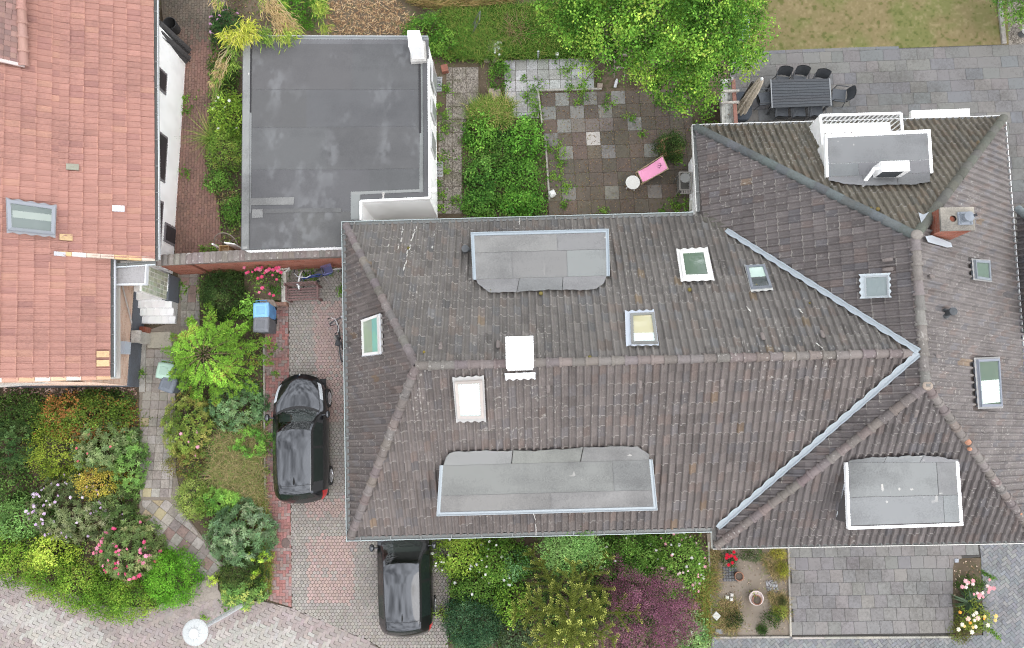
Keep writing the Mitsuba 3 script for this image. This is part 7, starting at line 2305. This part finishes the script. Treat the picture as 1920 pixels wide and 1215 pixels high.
# ---- left garden
PINK = [(.74, .14, .28), (.78, .26, .38), (.70, .10, .22)]
bush('clipped_bush', 'dark green rounded clipped bush below the garden wall', 415, 549, 46, 48, 1.25, [(S(46, 70, 36), 2), (S(64, 92, 46), 2), (S(90, 115, 60), .6)], .045, 9500, bump=.10, cfreq=3)
k = bush('rose_bush', 'deep pink rose bush in the raised bed beside the bench', 497, 520, 36, 34, 1.0, [(S(62, 95, 42), 2), (S(90, 130, 50), 1), (S(120, 160, 58), .6)], .06, 1300, bump=.35)
c = P(497, 520, .5) * [1, 1, 0]
for u, v, r in ((458, 502, 1), (466, 510, 1), (473, 510, .8), (462, 512, 1), (487, 505, 1.5), (483, 503, 1.2), (491, 502, 1.1), (500, 508, 1.3), (505, 505, 1.3), (512, 506, 1.2), (518, 503, 1.3), (521, 508, 1.1), (523, 502, 1.2), (527, 511, 1.2), (484, 522, 1.1), (491, 519, 1.2), (496, 512, .9), (492, 540, 1.3), (486, 548, .9), (506, 551, .9), (513, 554, 1), (511, 516, .8), (519, 524, .9), (479, 506, 1)):
    part(k, 'rose', bloom(P(u, v, 1.0), .062 * r, PINK[int(rng.integers(3))], petals=6, rings=3), 'petal', False)
bush('young_shrub', 'fresh green sapling left of the bins', 470, 578, 16, 22, 1.0, [(S(105, 160, 50), 1), (S(130, 185, 65), 1)], .09, 500, aspect=.6)
bush('bed_plant', 'bright low plant in the lower corner of the raised rose bed', 520, 550, 12, 14, .5, [(S(70, 120, 45), 1), (S(100, 160, 60), 1)], .06, 420, cat='plant')


def feathery(name, label, u, v, h, r, pal, nb=13, cat='shrub'):
    k = thing(name, label, cat)
    c = P(u, v, h * .6) * [1, 1, 0]
    m = MB()
    pos, nr, al, tn = [], [], [], []
    for i in range(nb * 3):
        g = 2 * math.pi * (i + .33 * (i // nb)) / nb + rng.normal(0, .05)
        tier = i // nb
        L = r * (.62, .85, 1.0)[tier] * (.85 + .3 * rng.random())
        z0, z1 = h * (.95, .75, .5)[tier], h * (.85, .6, .35)[tier]
        d = np.array([math.cos(g), math.sin(g), 0])
        s = np.linspace(.12, 1, 7)
        path = c + d * (L * s)[:, None] + np.array([0, 0, 1.0]) * (z0 + (z1 - z0) * s ** 1.6 + .18 * np.sin(s * 2.6))[:, None]
        m.tube(path, np.linspace(.012, .003, 7), (.16, .12, .06), 4, False)
        q = 95
        t = np.clip(.12 + .88 * rng.random(q) ** .8, .05, 1)
        pp = np.array([[np.interp(x, np.linspace(0, 1, 7), path[:, j]) for j in range(3)] for x in t])
        side = np.cross(d, [0, 0, 1.0]); sg_ = np.where(rng.random(q) < .5, 1, -1)[:, None]
        w = (.02 + .125 * np.sin(math.pi * np.clip(t, 0, .97)) ** .7)[:, None] * rng.random((q, 1)) ** .6
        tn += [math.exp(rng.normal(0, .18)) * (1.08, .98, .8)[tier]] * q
        pos.append(pp + side * sg_ * w + d * w * .5 - np.array([0, 0, 1.0]) * w * .3)
        al.append(side * sg_ + d * .9); nr.append(np.tile([0, 0, 1.0], (q, 1)) + rng.normal(0, .28, (q, 3)))
    p = np.vstack(pos)
    p5 = np.repeat(p, 4, 0) + rng.normal(0, .035, (len(p) * 4, 3)) * [1, 1, .6]
    part(k, 'crown', leaf_mesh(p5, np.repeat(np.vstack(nr), 4, 0) + rng.normal(0, .2, p5.shape), .07, pick(pal, p5, 1.6, 5, .10) * np.repeat(np.array(tn), 4)[:, None], .42, .2, np.repeat(np.vstack(al), 4, 0)), 'leaf', False)
    m.tube([c, c + [0, 0, h * .9]], [.05, .03], (.13, .10, .06), 7)
    part(k, 'stem', m, 'wood', True)


feathery('feathery_shrub', 'large fresh green shrub with radiating feathery branches beside the path', 398, 668, 1.9, 1.7, [(S(88, 132, 34), 1), (S(115, 165, 44), 2), (S(140, 185, 56), 1.2), (S(150, 140, 60), .2)])
rosettes('bluish_spurge', 'blue-green shrub with whorled leaves below the feathery shrub', 440, 758, 52, 44, .9, [(S(78, 112, 72), 1), (S(105, 145, 95), 2), (S(130, 165, 110), 1)], .10, 170, 12)
rosettes('rhododendron', 'olive-green rhododendron with a few pink flowers at the right edge of the path', 345, 800, 42, 62, 1.1, [(S(92, 120, 45), 1), (S(130, 155, 62), 2), (S(160, 165, 80), 1)], .10, 200, 10, flowers=dict(col=[(.75, .4, .5)], n=5, r=.06))
bush('clipped_bush', 'olive-brown low bush below the olive rhododendron', 342, 870, 38, 26, .8, [(S(105, 112, 50), 2), (S(130, 130, 62), 1), (S(110, 85, 50), .4)], .045, 2200)
bush('clipped_bush', 'round yellow-green clipped bush right of the slab path', 357, 936, 32, 36, .85, [(S(105, 130, 50), 1), (S(138, 165, 72), 2), (S(160, 180, 90), 1)], .045, 4200, bump=.12)
rosettes('spurge', 'fresh green whorled plants in the middle of the right-hand bed', 408, 940, 44, 24, .55, [(S(88, 135, 50), 1), (S(118, 170, 65), 2), (S(140, 190, 75), 1)], .11, 90, 11)
rosettes('spurge', 'light green whorled plants beside the kerb above the dry grass', 470, 830, 34, 30, .5, [(S(95, 145, 55), 1), (S(125, 180, 65), 2)], .11, 60, 11)
rosettes('bluish_spurge', 'large blue-green shrub beside the kerb at the lower end of the bed', 447, 1004, 58, 56, 1.1, [(S(75, 105, 68), 1), (S(100, 135, 92), 2), (S(130, 158, 118), 1)], .12, 230, 12)
bush('clipped_bush', 'dark green square clipped bush behind the street lamp', 450, 1083, 44, 42, .9, [(S(48, 72, 34), 2), (S(68, 92, 44), 2), (S(88, 105, 55), .5)], .04, 7500, bump=.08)
rosettes('rhododendron', 'green rhododendron with yellow-green young shoots at the street lamp', 453, 1112, 40, 26, 1.05, [(S(85, 125, 58), 1), (S(112, 155, 75), 2)], .12, 90, 11, tip=[S(165, 190, 85), S(180, 195, 95)], tipn=.4)
for u, v in ((400, 1088), (483, 1080), (495, 1045), (480, 1040)):
    rosettes('lime_shoot', {400: 'lime green sprig at the left edge of the square dark bush', 483: 'lime green sprig on top of the square dark bush', 495: 'lime green shoots beside the kerb, right of the blue-green shrub', 480: 'lime green shoots just above the square dark bush'}[u], u, v, 9, 8, .9, [(S(150, 190, 40), 1), (S(175, 210, 60), 1)], .10, 7, 9, cat='plant')
pts = scatter([(405, 820), (494, 800), (498, 960), (440, 940), (400, 900)], 900)
stuff('dry_grass', tufts(pts, .26, 8, [(S(170, 155, 115), 2), (S(135, 135, 80), 2), (S(115, 140, 65), 1.5)], .008, 1.1), 'dry brownish grass in the shrub bed left of the parked car', 'grass')
pts = scatter([(488, 930), (500, 930), (510, 1100), (498, 1120)], 160)
stuff('kerb_weeds', tufts(pts, .2, 8, [(S(150, 140, 70), 1), (S(120, 155, 55), 1)], .008, 1.2), 'dry weeds over the kerb at the red brick strip', 'weeds')
pts = scatter([(5, 728), (255, 716), (258, 740), (10, 750)], 500)
stuff('gravel', leaf_mesh(pts + [0, 0, .03], np.array([0, 0, 1.0]) + rng.normal(0, .3, (len(pts), 3)), .08, np.array([S(185, 160, 150), S(150, 125, 110), S(120, 90, 75)])[rng.integers(3, size=len(pts))], .8), 'pinkish gravel strip at the foot of the brick gable wall', 'gravel', 'stone')
# left bed between house, path and road
DG = [(S(52, 78, 38), 2), (S(74, 106, 48), 2), (S(98, 134, 64), 1)]
bush('dark_shrub', 'dark green shrub along the brick gable wall at the left edge', 30, 775, 60, 40, 1.0, DG, .08, 2600)
bush('dark_shrub', 'dark shrub filling the corner below the gable wall', 190, 752, 50, 20, .8, DG, .07, 1500)
rosettes('rhododendron', 'grey-green rhododendron with a red bloom at the left edge', 18, 830, 42, 50, 1.2, [(S(58, 88, 48), 1), (S(85, 118, 65), 1)], .12, 120, 10, flowers=dict(col=[(.6, .05, .08)], n=3, r=.06))
bush('pieris_shrub', 'large shrub with orange-brown young tips below the gable wall', 150, 782, 92, 48, 1.5, [(S(85, 115, 40), 2), (S(110, 138, 48), 2), (S(150, 110, 55), 1.3), (S(175, 118, 62), .6)], .075, 7500, cfreq=1.6)
bush('shrub', 'yellow-green broom-like shrub in the middle of the left bed', 105, 842, 58, 58, 1.4, [(S(88, 112, 28), 1), (S(125, 150, 38), 2), (S(150, 168, 50), 1)], .06, 5200, cfreq=1.8)
rosettes('rhododendron', 'grey-green rhododendron with few flowers beside the path', 190, 840, 60, 48, 1.45, [(S(88, 112, 68), 1), (S(115, 142, 88), 2), (S(138, 160, 105), 1)], .11, 230, 11, flowers=dict(col=[(.75, .2, .25)], n=5, r=.05))
rosettes('rhododendron', 'green rhododendron overhanging the path left edge', 238, 868, 28, 58, 1.0, [(S(85, 125, 58), 1), (S(115, 160, 75), 2)], .11, 110, 11)
bush('spirea_shrub', 'golden orange-tipped spirea in the middle of the left bed', 186, 906, 40, 36, 1.3, [(S(165, 160, 48), 2), (S(185, 170, 62), 2), (S(190, 140, 72), 1.2)], .055, 4200)
rosettes('rhododendron', 'wide lilac-flowered rhododendron in the left bed', 128, 955, 78, 62, 1.3, [(S(82, 100, 62), 1), (S(110, 128, 82), 2), (S(135, 145, 105), 1)], .11, 300, 10, flowers=dict(col=[(.66, .50, .70), (.74, .64, .76)], n=80, r=.055, single=True))
rosettes('rhododendron', 'green rhododendron with sparse lilac flowers right of the golden spirea', 212, 944, 36, 36, 1.0, [(S(72, 98, 52), 1), (S(98, 125, 68), 1)], .11, 100, 10, flowers=dict(col=[(.6, .45, .64)], n=10, r=.05))
bush('fresh_shrub', 'fresh mid-green shrub at the left edge above the road hedge', 34, 972, 46, 40, 1.2, [(S(85, 125, 62), 1), (S(112, 158, 80), 2)], .085, 2600)
bush('dark_shrub', 'very dark shrub at the left edge of the picture', 8, 905, 30, 46, 1.1, DG, .08, 1500)
bush('lime_shrub', 'lime yellow shrub rising from the road hedge', 92, 1036, 38, 34, 1.3, [(S(135, 165, 38), 1), (S(165, 195, 52), 2), (S(180, 205, 70), 1)], .075, 2200)
hp = [(-20, 1040, 48, 46), (30, 1058, 48, 46), (85, 1080, 46, 42), (140, 1102, 44, 42), (190, 1120, 44, 42), (240, 1128, 40, 38)]
k = thing('road_hedge', 'mixed green hedge along the pale road at the lower left', 'hedge')
for i, (u, v, rx, ry) in enumerate(hp):
    bush('', '', u, v, rx, ry, 1.0, [(S(82, 125, 32), 1.5), (S(115, 158, 42), 2), (S(142, 178, 52), 1.2), (S(130, 140, 60), .5)], .06, 3600, key=k, cfreq=1.7)
rosettes('rhododendron', 'pink-flowered rhododendron between hedge and path', 238, 1034, 58, 56, 1.25, [(S(85, 112, 62), 1), (S(115, 140, 80), 2), (S(140, 155, 98), 1)], .11, 230, 11, flowers=dict(col=PINK + [(.8, .36, .48)], n=52, r=.07))
bush('clipped_bush', 'vivid green clipped bush at the bend of the path', 320, 1086, 48, 50, 1.0, [(S(72, 130, 22), 1), (S(95, 160, 30), 2), (S(118, 180, 42), 1)], .055, 9000, bump=.10, cfreq=3)

# ---- front garden below the middle house
WF = dict(col=[(.8, .8, .76)], n=16, r=.05)
bush('white_flowering_shrub', 'yellow-green shrub with white flowers beside the second car', 860, 1042, 50, 36, 1.3, [(S(88, 128, 32), 1), (S(122, 160, 45), 2), (S(150, 180, 60), 1)], .07, 3600, flowers=WF)
bush('white_flowering_shrub', 'green shrub with white blossoms below the front eave, second from the car', 935, 1058, 52, 40, 1.25, [(S(62, 102, 34), 1), (S(92, 138, 45), 2), (S(118, 160, 58), 1)], .07, 3600, flowers=WF)
bush('dark_shrub', 'green shrub left of the spiky tree', 900, 1110, 56, 36, 1.1, [(S(55, 90, 35), 1), (S(82, 122, 44), 2), (S(110, 150, 58), 1)], .07, 3200, flowers=dict(col=[(.8, .8, .76)], n=8, r=.05))
k = lobed('sumac', 'feathery blue-green shrub touching the front gutter', [(1068, 1018, 2.6, .42), (1045, 1030, 2.4, .45), (1098, 1010, 2.7, .4), (1108, 1040, 2.3, .42), (1060, 1050, 2.0, .45)], [(S(88, 135, 62), 1), (S(112, 162, 82), 2), (S(138, 182, 100), 1)], .075, 5200, 'shrub', P(1072, 1035), .3)
bush('fine_shrub', 'blue-green fine-leaved shrub left below the sumac', 968, 1062, 24, 24, 1.5, [(S(85, 135, 80), 1), (S(110, 160, 100), 1)], .07, 900)
bush('rose_shrub', 'large rose shrub with small white blossoms below the right part of the front eave', 1180, 1040, 62, 44, 1.3, [(S(62, 105, 38), 1), (S(95, 142, 52), 2), (S(125, 170, 75), 1)], .075, 4200, flowers=dict(col=[(.8, .8, .77)], n=10, r=.05))
bush('rose_shrub', 'rose shrub with pink and white blossoms at the bed edging', 1270, 1058, 52, 58, 1.35, [(S(70, 115, 40), 1), (S(105, 150, 55), 2), (S(135, 175, 78), 1)], .075, 4600, flowers=dict(col=[(.8, .45, .5), (.8, .62, .64), (.8, .78, .76)], n=44, r=.05))
bush('dark_shrub', 'shrub left of the spiky tree above the round blue-green bush', 955, 1130, 30, 40, 1.0, [(S(95, 140, 40), 1), (S(130, 175, 50), 1)], .08, 1300)
bush('round_conifer', 'dark blue-green round dwarf conifer beside the second car', 884, 1170, 50, 52, 1.5, [(S(48, 82, 56), 2), (S(68, 105, 72), 2), (S(92, 128, 90), .8)], .075, 8500, bump=.05, cat='conifer', aspect=.34, upn=.35, cfreq=4)
bush('lime_shoot', 'light green shoots sticking out left of the dwarf conifer', 826, 1152, 16, 8, .8, [(S(130, 170, 55), 1), (S(150, 185, 65), 1)], .06, 260, cat='plant')
bush('grey_shrub', 'grey-green shrub between the dwarf conifer and the spiky tree', 965, 1200, 34, 30, .8, [(S(78, 102, 72), 1), (S(100, 125, 88), 1)], .08, 1300)
bush('ground_cover', 'low dark green planting under the spiky tree', 1060, 1120, 100, 70, .45, DG, .08, 4200, cat='plant')
bush('ground_cover', 'low green planting below the purple maple', 1230, 1130, 90, 80, .4, [(S(55, 85, 38), 1), (S(85, 120, 50), 1)], .08, 4200, cat='plant')
bush('rose_shrub', 'pale green rose shrub at the bottom edge beside the bed edging', 1300, 1195, 28, 34, 1.0, [(S(105, 150, 85), 1), (S(135, 175, 105), 1)], .075, 1900, flowers=dict(col=[(.8, .8, .76)], n=5, r=.05))
pts = scatter([(1296, 1090), (1328, 1060), (1330, 1190), (1290, 1190)], 220)
stuff('dry_weeds', tufts(pts, .3, 8, [(S(150, 135, 70), 1), (S(115, 140, 55), 1)], .009, 1.1), 'dry weeds at the foot of the bed edging', 'weeds')
MP = [(S(108, 66, 88), 1.3), (S(132, 86, 110), 2), (S(156, 110, 130), 1.3), (S(88, 58, 75), .7)]
lobed('purple_maple', 'purple cut-leaved maple in the front garden', [(1160, 1085, 2.0, .55), (1190, 1105, 2.2, .55), (1175, 1135, 2.1, .5), (1218, 1120, 2.1, .5), (1240, 1090, 1.9, .35), (1225, 1155, 2.2, .6), (1262, 1120, 1.9, .45), (1275, 1150, 1.8, .5), (1255, 1185, 2.0, .6), (1290, 1125, 1.6, .3), (1160, 1195, 1.9, .55), (1195, 1190, 1.9, .4), (1150, 1215, 1.7, .5), (1290, 1180, 1.6, .3), (1240, 1215, 1.8, .5)],
      MP, .058, 24000, 'maple', P(1218, 1135), .26, .45, flat=.6, depth=.5, trunk_r=.08, bump=.6, spread=.085, per=60)


def monkey_puzzle():
    k = thing('monkey_puzzle_tree', 'spiky olive-green monkey puzzle tree with whorled branches', 'tree')
    base, top = P(1058, 1122), P(1073, 1180, 4.0)
    ax = lambda z: np.array([*(base + (top - base) * z / 4.0)[:2], z])
    part(k, 'trunk', MB().tube([ax(0), ax(1.5), ax(3), ax(3.9)], [.10, .09, .07, .03], (.16, .13, .09), 10), 'wood', True)
    dark, mid_, light = S(102, 118, 44), S(142, 155, 62), S(202, 213, 98)
    for z, L, nb, el in ((1.3, 2.0, 6, -.05), (2.1, 1.9, 6, .0), (2.8, 1.5, 6, .08), (3.4, 1.05, 6, .2), (3.8, .60, 6, .36), (3.98, .36, 6, .8)):
        off = rng.random() * 6
        for i in range(nb):
            g = off + 2 * math.pi * i / nb + rng.normal(0, .12)
            ln = L * (.8 + .35 * rng.random())
            d = np.array([math.cos(g), math.sin(g), 0])
            side = np.array([-d[1], d[0], 0])
            p0 = ax(z)
            pth = lambda s: p0 + d * ln * s + np.array([0, 0, 1.0]) * (el * ln * s + .14 * ln * s * s)
            axes = [(pth(0.05), pth(1.0), 1)]
            if ln > .7:
                for s in np.arange(.40, .97, .26):
                    for sd_ in (-1, 1):
                        l2 = (ln * .42 * (1.1 - s) + .16) * (.8 + .4 * rng.random())
                        axes.append((pth(s), pth(s) + (side * sd_ * .82 + d * .55 + [0, 0, .12]) * l2, .8))
            pos, nr, al, cl = [], [], [], []
            m = MB()
            for a, b, f in axes:
                t = unit(b - a); l = np.linalg.norm(b - a)
                x = unit(np.cross(t, [0.1, .2, 1.0])); y = np.cross(t, x)
                m.tube([a, b], [.028 * f, .016], dark * .8, 5)
                n = int(l / .0085)
                s = (np.arange(n) + .5) / n
                gg = np.arange(n) * 2.4
                rd = x * np.cos(gg)[:, None] + y * np.sin(gg)[:, None]
                pos.append(a + (b - a) * s[:, None] + rd * .02); al.append(rd * .85 + t * .75); nr.append(rd * -.6 + t + [0, 0, .3])
                w = np.clip((s - (1 - .14 / l)) / (.06 / l), 0, 1)[:, None]
                c = np.where(rng.random((n, 1)) < .5, dark, mid_)
                cl.append(c * (1 - w) + light * w)
            V, F, C = leaf_mesh(np.vstack(pos), np.vstack(nr), .060, np.vstack(cl) * (1 + .12 * rng.normal(size=(sum(map(len, pos)), 1))), .48, .1, np.vstack(al))
            m.add(V, F, C)
            part(k, 'branch', m, 'leaf', False)


monkey_puzzle()

# ---- sandy front bed and rose bed on the right
k = bush('rose_bush', 'small red rose bush at the top of the sandy bed', 1368, 1050, 14, 14, .55, [(S(58, 85, 40), 1), (S(85, 115, 50), 1)], .05, 420)
for u, v in ((1363, 1040), (1367, 1043), (1371, 1042), (1376, 1035), (1362, 1046), (1380, 1048), (1373, 1055), (1366, 1059), (1377, 1044)):
    part(k, 'rose', bloom(P(u, v, .6), .065, (.62, .03, .06), rings=3), 'petal', False)
for lab, u, v, rx, ry, h, pal in (('dark green low shrub at the top middle of the sandy bed', 1409, 1040, 22, 14, .5, DG), ('yellow-green dwarf conifer in the top right of the sandy bed', 1461, 1037, 13, 12, .5, [(S(125, 130, 35), 1), (S(160, 160, 50), 1)]), ('yellow-green dwarf conifer at the right edging of the sandy bed', 1468, 1067, 10, 14, .5, [(S(120, 130, 32), 1), (S(155, 160, 45), 1)]),
                                  ('round dark conifer with a yellow side at the lower left of the sandy bed', 1377, 1161, 18, 15, .65, [(S(38, 62, 30), 2), (S(78, 98, 30), 1), (S(135, 145, 35), 1)]), ('round dark green conifer at the lower right of the sandy bed', 1448, 1164, 17, 14, .65, [(S(45, 72, 32), 2), (S(62, 95, 40), 2), (S(105, 115, 40), .5)]),
                                  ('light green conifer right behind the dark round one', 1463, 1149, 12, 12, .55, [(S(92, 120, 38), 1), (S(140, 155, 55), 1)]), ('tiny dark conifer at the bottom of the sandy bed', 1430, 1182, 7, 7, .35, DG), ('small dull shrub beside the right edging of the sandy bed', 1467, 1128, 7, 7, .3, [(S(70, 80, 45), 1), (S(95, 100, 60), 1)])):
    bush('dwarf_conifer', lab, u, v, rx, ry, h, pal, .04, 1100, cat='conifer', bump=.12, aspect=.35)
bush('potted_plant', 'small yellow-green plant in the terracotta pot inside the whitish pot', 1415, 1117, 6, 6, .42, [(S(95, 125, 35), 1), (S(150, 165, 60), 1)], .05, 110, cat='plant', low=.3)
pts = np.vstack([scatter([(1345, 1125), (1385, 1130), (1380, 1185), (1345, 1175)], 120), scatter([(1420, 1035), (1470, 1040), (1474, 1090), (1450, 1080)], 90), scatter([(1435, 1108), (1475, 1120), (1476, 1160), (1460, 1150)], 90), scatter([(1330, 1030), (1350, 1030), (1345, 1110), (1333, 1110)], 70)])
stuff('dry_tufts', tufts(pts, .13, 9, [(S(165, 148, 105), 2), (S(135, 122, 80), 2), (S(110, 122, 65), 1)], .007, 1.6), 'dry straw tufts and weeds in the sandy bed', 'grass')
pts = scatter([(1330, 1030), (1474, 1030), (1478, 1186), (1336, 1188)], 420)
stuff('pebbles', leaf_mesh(pts + [0, 0, .035], np.array([0, 0, 1.0]) + rng.normal(0, .3, (420, 3)), .05, np.array([S(185, 170, 150), S(140, 120, 100), S(110, 95, 75), S(120, 130, 75)])[rng.integers(4, size=420)], .8), 'small stones and leaves on the sandy bed', 'pebbles', 'stone')
k = bush('rose_bush', 'pale pink rose bush in the narrow rose bed', 1828, 1100, 24, 16, .8, [(S(62, 92, 40), 1), (S(92, 125, 52), 2)], .055, 800)
for u, v, r in ((1810, 1089, 1.3), (1824, 1089, 1.3), (1824, 1095, 1.1), (1813, 1094, 1), (1804, 1100, 1.2), (1811, 1101, 1.1), (1816, 1092, 1), (1851, 1099, 1.1), (1855, 1103, 1.5), (1863, 1103, 1.3), (1853, 1110, 1), (1836, 1116, 1.5), (1832, 1112, .9), (1842, 1112, 1.1), (1843, 1119, .9), (1836, 1121, .9), (1855, 1087, .9), (1826, 1114, .8)):
    part(k, 'rose', bloom(P(u, v, .85), .062 * r, [(.80, .42, .45), (.80, .52, .54), (.80, .66, .64)][int(rng.integers(3))], rings=3), 'petal', False)
k = thing('strap_leaf_plant', 'dark green strap-leaved plant between the pink and the yellow roses', 'plant')
b = P(1812, 1127)
for i in range(64):
    g = rng.random() * 6.283; L = .35 + .42 * rng.random(); w = .022 + .012 * rng.random()
    d = np.array([math.cos(g), math.sin(g), 0]); e = np.array([-d[1], d[0], 0]); s = np.linspace(0, 1, 6)
    pth = b + d * (L * s * (.5 + .5 * s))[:, None] + np.array([0, 0, 1.0]) * (.1 + L * (1.1 * s - .95 * s * s))[:, None]
    wd = (w * np.array([.7, 1, 1, .85, .55, .05]))[:, None]
    X = np.stack([pth - e * wd + [0, 0, .012], pth, pth + e * wd + [0, 0, .012]], 1)
    part(k, 'leaf', MB().grid(X, vary([S(70, 92, 68), S(88, 112, 88), S(52, 72, 50)][int(rng.integers(3))], .15)), 'leaf', True)
k = bush('rose_bush', 'cream and yellow rose bush at the foot of the narrow rose bed', 1828, 1160, 28, 26, .75, [(S(85, 105, 35), 1), (S(120, 145, 45), 2), (S(150, 170, 55), 1)], .055, 1300)
for u, v, r, cc in ((1815, 1160, 1.5, 1), (1833, 1159, 1.5, 1), (1830, 1149, 1.2, 0), (1825, 1153, 1.1, 0), (1827, 1163, 1, 0), (1804, 1171, 1.3, 0), (1808, 1174, 1, 2), (1797, 1180, 1.3, 0), (1822, 1185, 1.4, 0), (1824, 1176, 1, 2), (1829, 1175, 1.2, 0), (1846, 1156, 1.1, 2), (1852, 1172, 1.3, 0), (1867, 1155, 1.3, 2), (1866, 1163, 1.1, 2), (1800, 1148, 1, 3), (1819, 1168, 1, 3), (1845, 1160, .8, 3)):
    part(k, 'rose', bloom(P(u, v, .8), .06 * r, [(.80, .76, .62), (.80, .62, .50), (.80, .62, .25), (.78, .42, .08)][cc], rings=3), 'petal', False)
bush('lavender', 'dull brown-green low plant at the bottom corner of the rose bed', 1803, 1186, 22, 16, .4, [(S(78, 82, 45), 1), (S(98, 100, 52), 1), (S(110, 130, 60), .5)], .05, 900, cat='plant')
for u, v, g, lab in ((1851, 1080, -.35, 'green leafy shoot leaning over the herringbone road above the pink roses'), (1862, 1188, -.6, 'green leafy shoot leaning over the herringbone road at the foot of the rose bed')):
    k = thing('leafy_shoot', lab, 'plant')
    a = P(u - 13 * math.cos(g), v + 13 * math.sin(g) * 1.0 - 5, .2); b = P(u + 14 * math.cos(g), v - 14 * math.sin(g), .5)
    q = a + (b - a) * rng.random((220, 1)) + rng.normal(0, .035, (220, 3))
    part(k, 'foliage', leaf_mesh(q, np.array([0, 0, 1.0]) + rng.normal(0, .4, (220, 3)), .065, pick([(S(75, 120, 40), 1), (S(115, 160, 50), 1)], q, 3, 1), .3, .2, np.tile(b - a, (220, 1))), 'leaf', False)
pts = scatter([(1787, 1050), (1837, 1050), (1838, 1095), (1790, 1140)], 60)
stuff('fallen_petals', leaf_mesh(pts + [0, 0, .045], np.array([0, 0, 1.0]) + rng.normal(0, .2, (60, 3)), .05, np.array([S(225, 205, 190), S(190, 170, 150), S(160, 130, 100)])[rng.integers(3, size=60)], .8), 'fallen petals on the earth of the narrow rose bed', 'petals', 'petal')
# creeping green between the shrubs
pts = np.vstack([scatter([(0, 742), (255, 735), (262, 960), (330, 1050), (300, 1150), (120, 1110), (0, 1060)], 5200), scatter([(330, 740), (350, 640), (495, 600), (497, 800), (420, 820), (395, 900), (340, 900)], 2600), scatter([(345, 905), (400, 905), (440, 950), (497, 965), (500, 1120), (420, 1070), (400, 1020)], 1500),
                 scatter([(400, 40), (450, 75), (452, 460), (418, 455), (410, 380), (385, 300), (395, 180)], 2200), scatter([(835, 1000), (1320, 1000), (1325, 1215), (840, 1215)], 5200), scatter([(372, 505), (525, 500), (495, 600), (376, 600)], 900), scatter([(868, 230), (1020, 215), (1028, 410), (868, 408)], 2600)])
n = len(pts)
stuff('creeping_plants', leaf_mesh(pts + [0, 0, .04] + rng.random((n, 1)) ** 2 * [0, 0, .3], np.array([0, 0, 1.0]) + rng.normal(0, .35, (n, 3)), .085, pick([(S(72, 104, 44), 2), (S(98, 135, 56), 2), (S(125, 155, 74), 1), (S(130, 120, 80), .5)], pts, 1.3, 9), .6), 'low creeping green plants covering the earth between the shrubs', 'ground cover')
# earth litter in all the beds
pts = np.vstack([scatter([(262, 730), (330, 735), (335, 930), (262, 930)], 10), scatter([(330, 740), (495, 640), (498, 1110), (420, 1060), (340, 900)], 900), scatter([(410, -20), (600, -20), (600, 66), (452, 70), (400, 300), (452, 460), (400, 300), (395, 140)], 700), scatter([(0, 740), (262, 740), (262, 960), (330, 1050), (0, 1050)], 900)])
n = len(pts)
stuff('ground_litter', leaf_mesh(pts + [0, 0, .03], np.array([0, 0, 1.0]) + rng.normal(0, .3, (n, 3)), .075, np.array([S(125, 98, 70), S(95, 72, 52), S(165, 140, 100), S(90, 120, 45), S(115, 145, 55)])[rng.choice(5, n, p=[.3, .25, .1, .2, .15])] * (1 + .2 * rng.normal(size=(n, 1))), .5), 'fallen leaves and sprouting weeds on the bare earth of the beds', 'leaf litter')
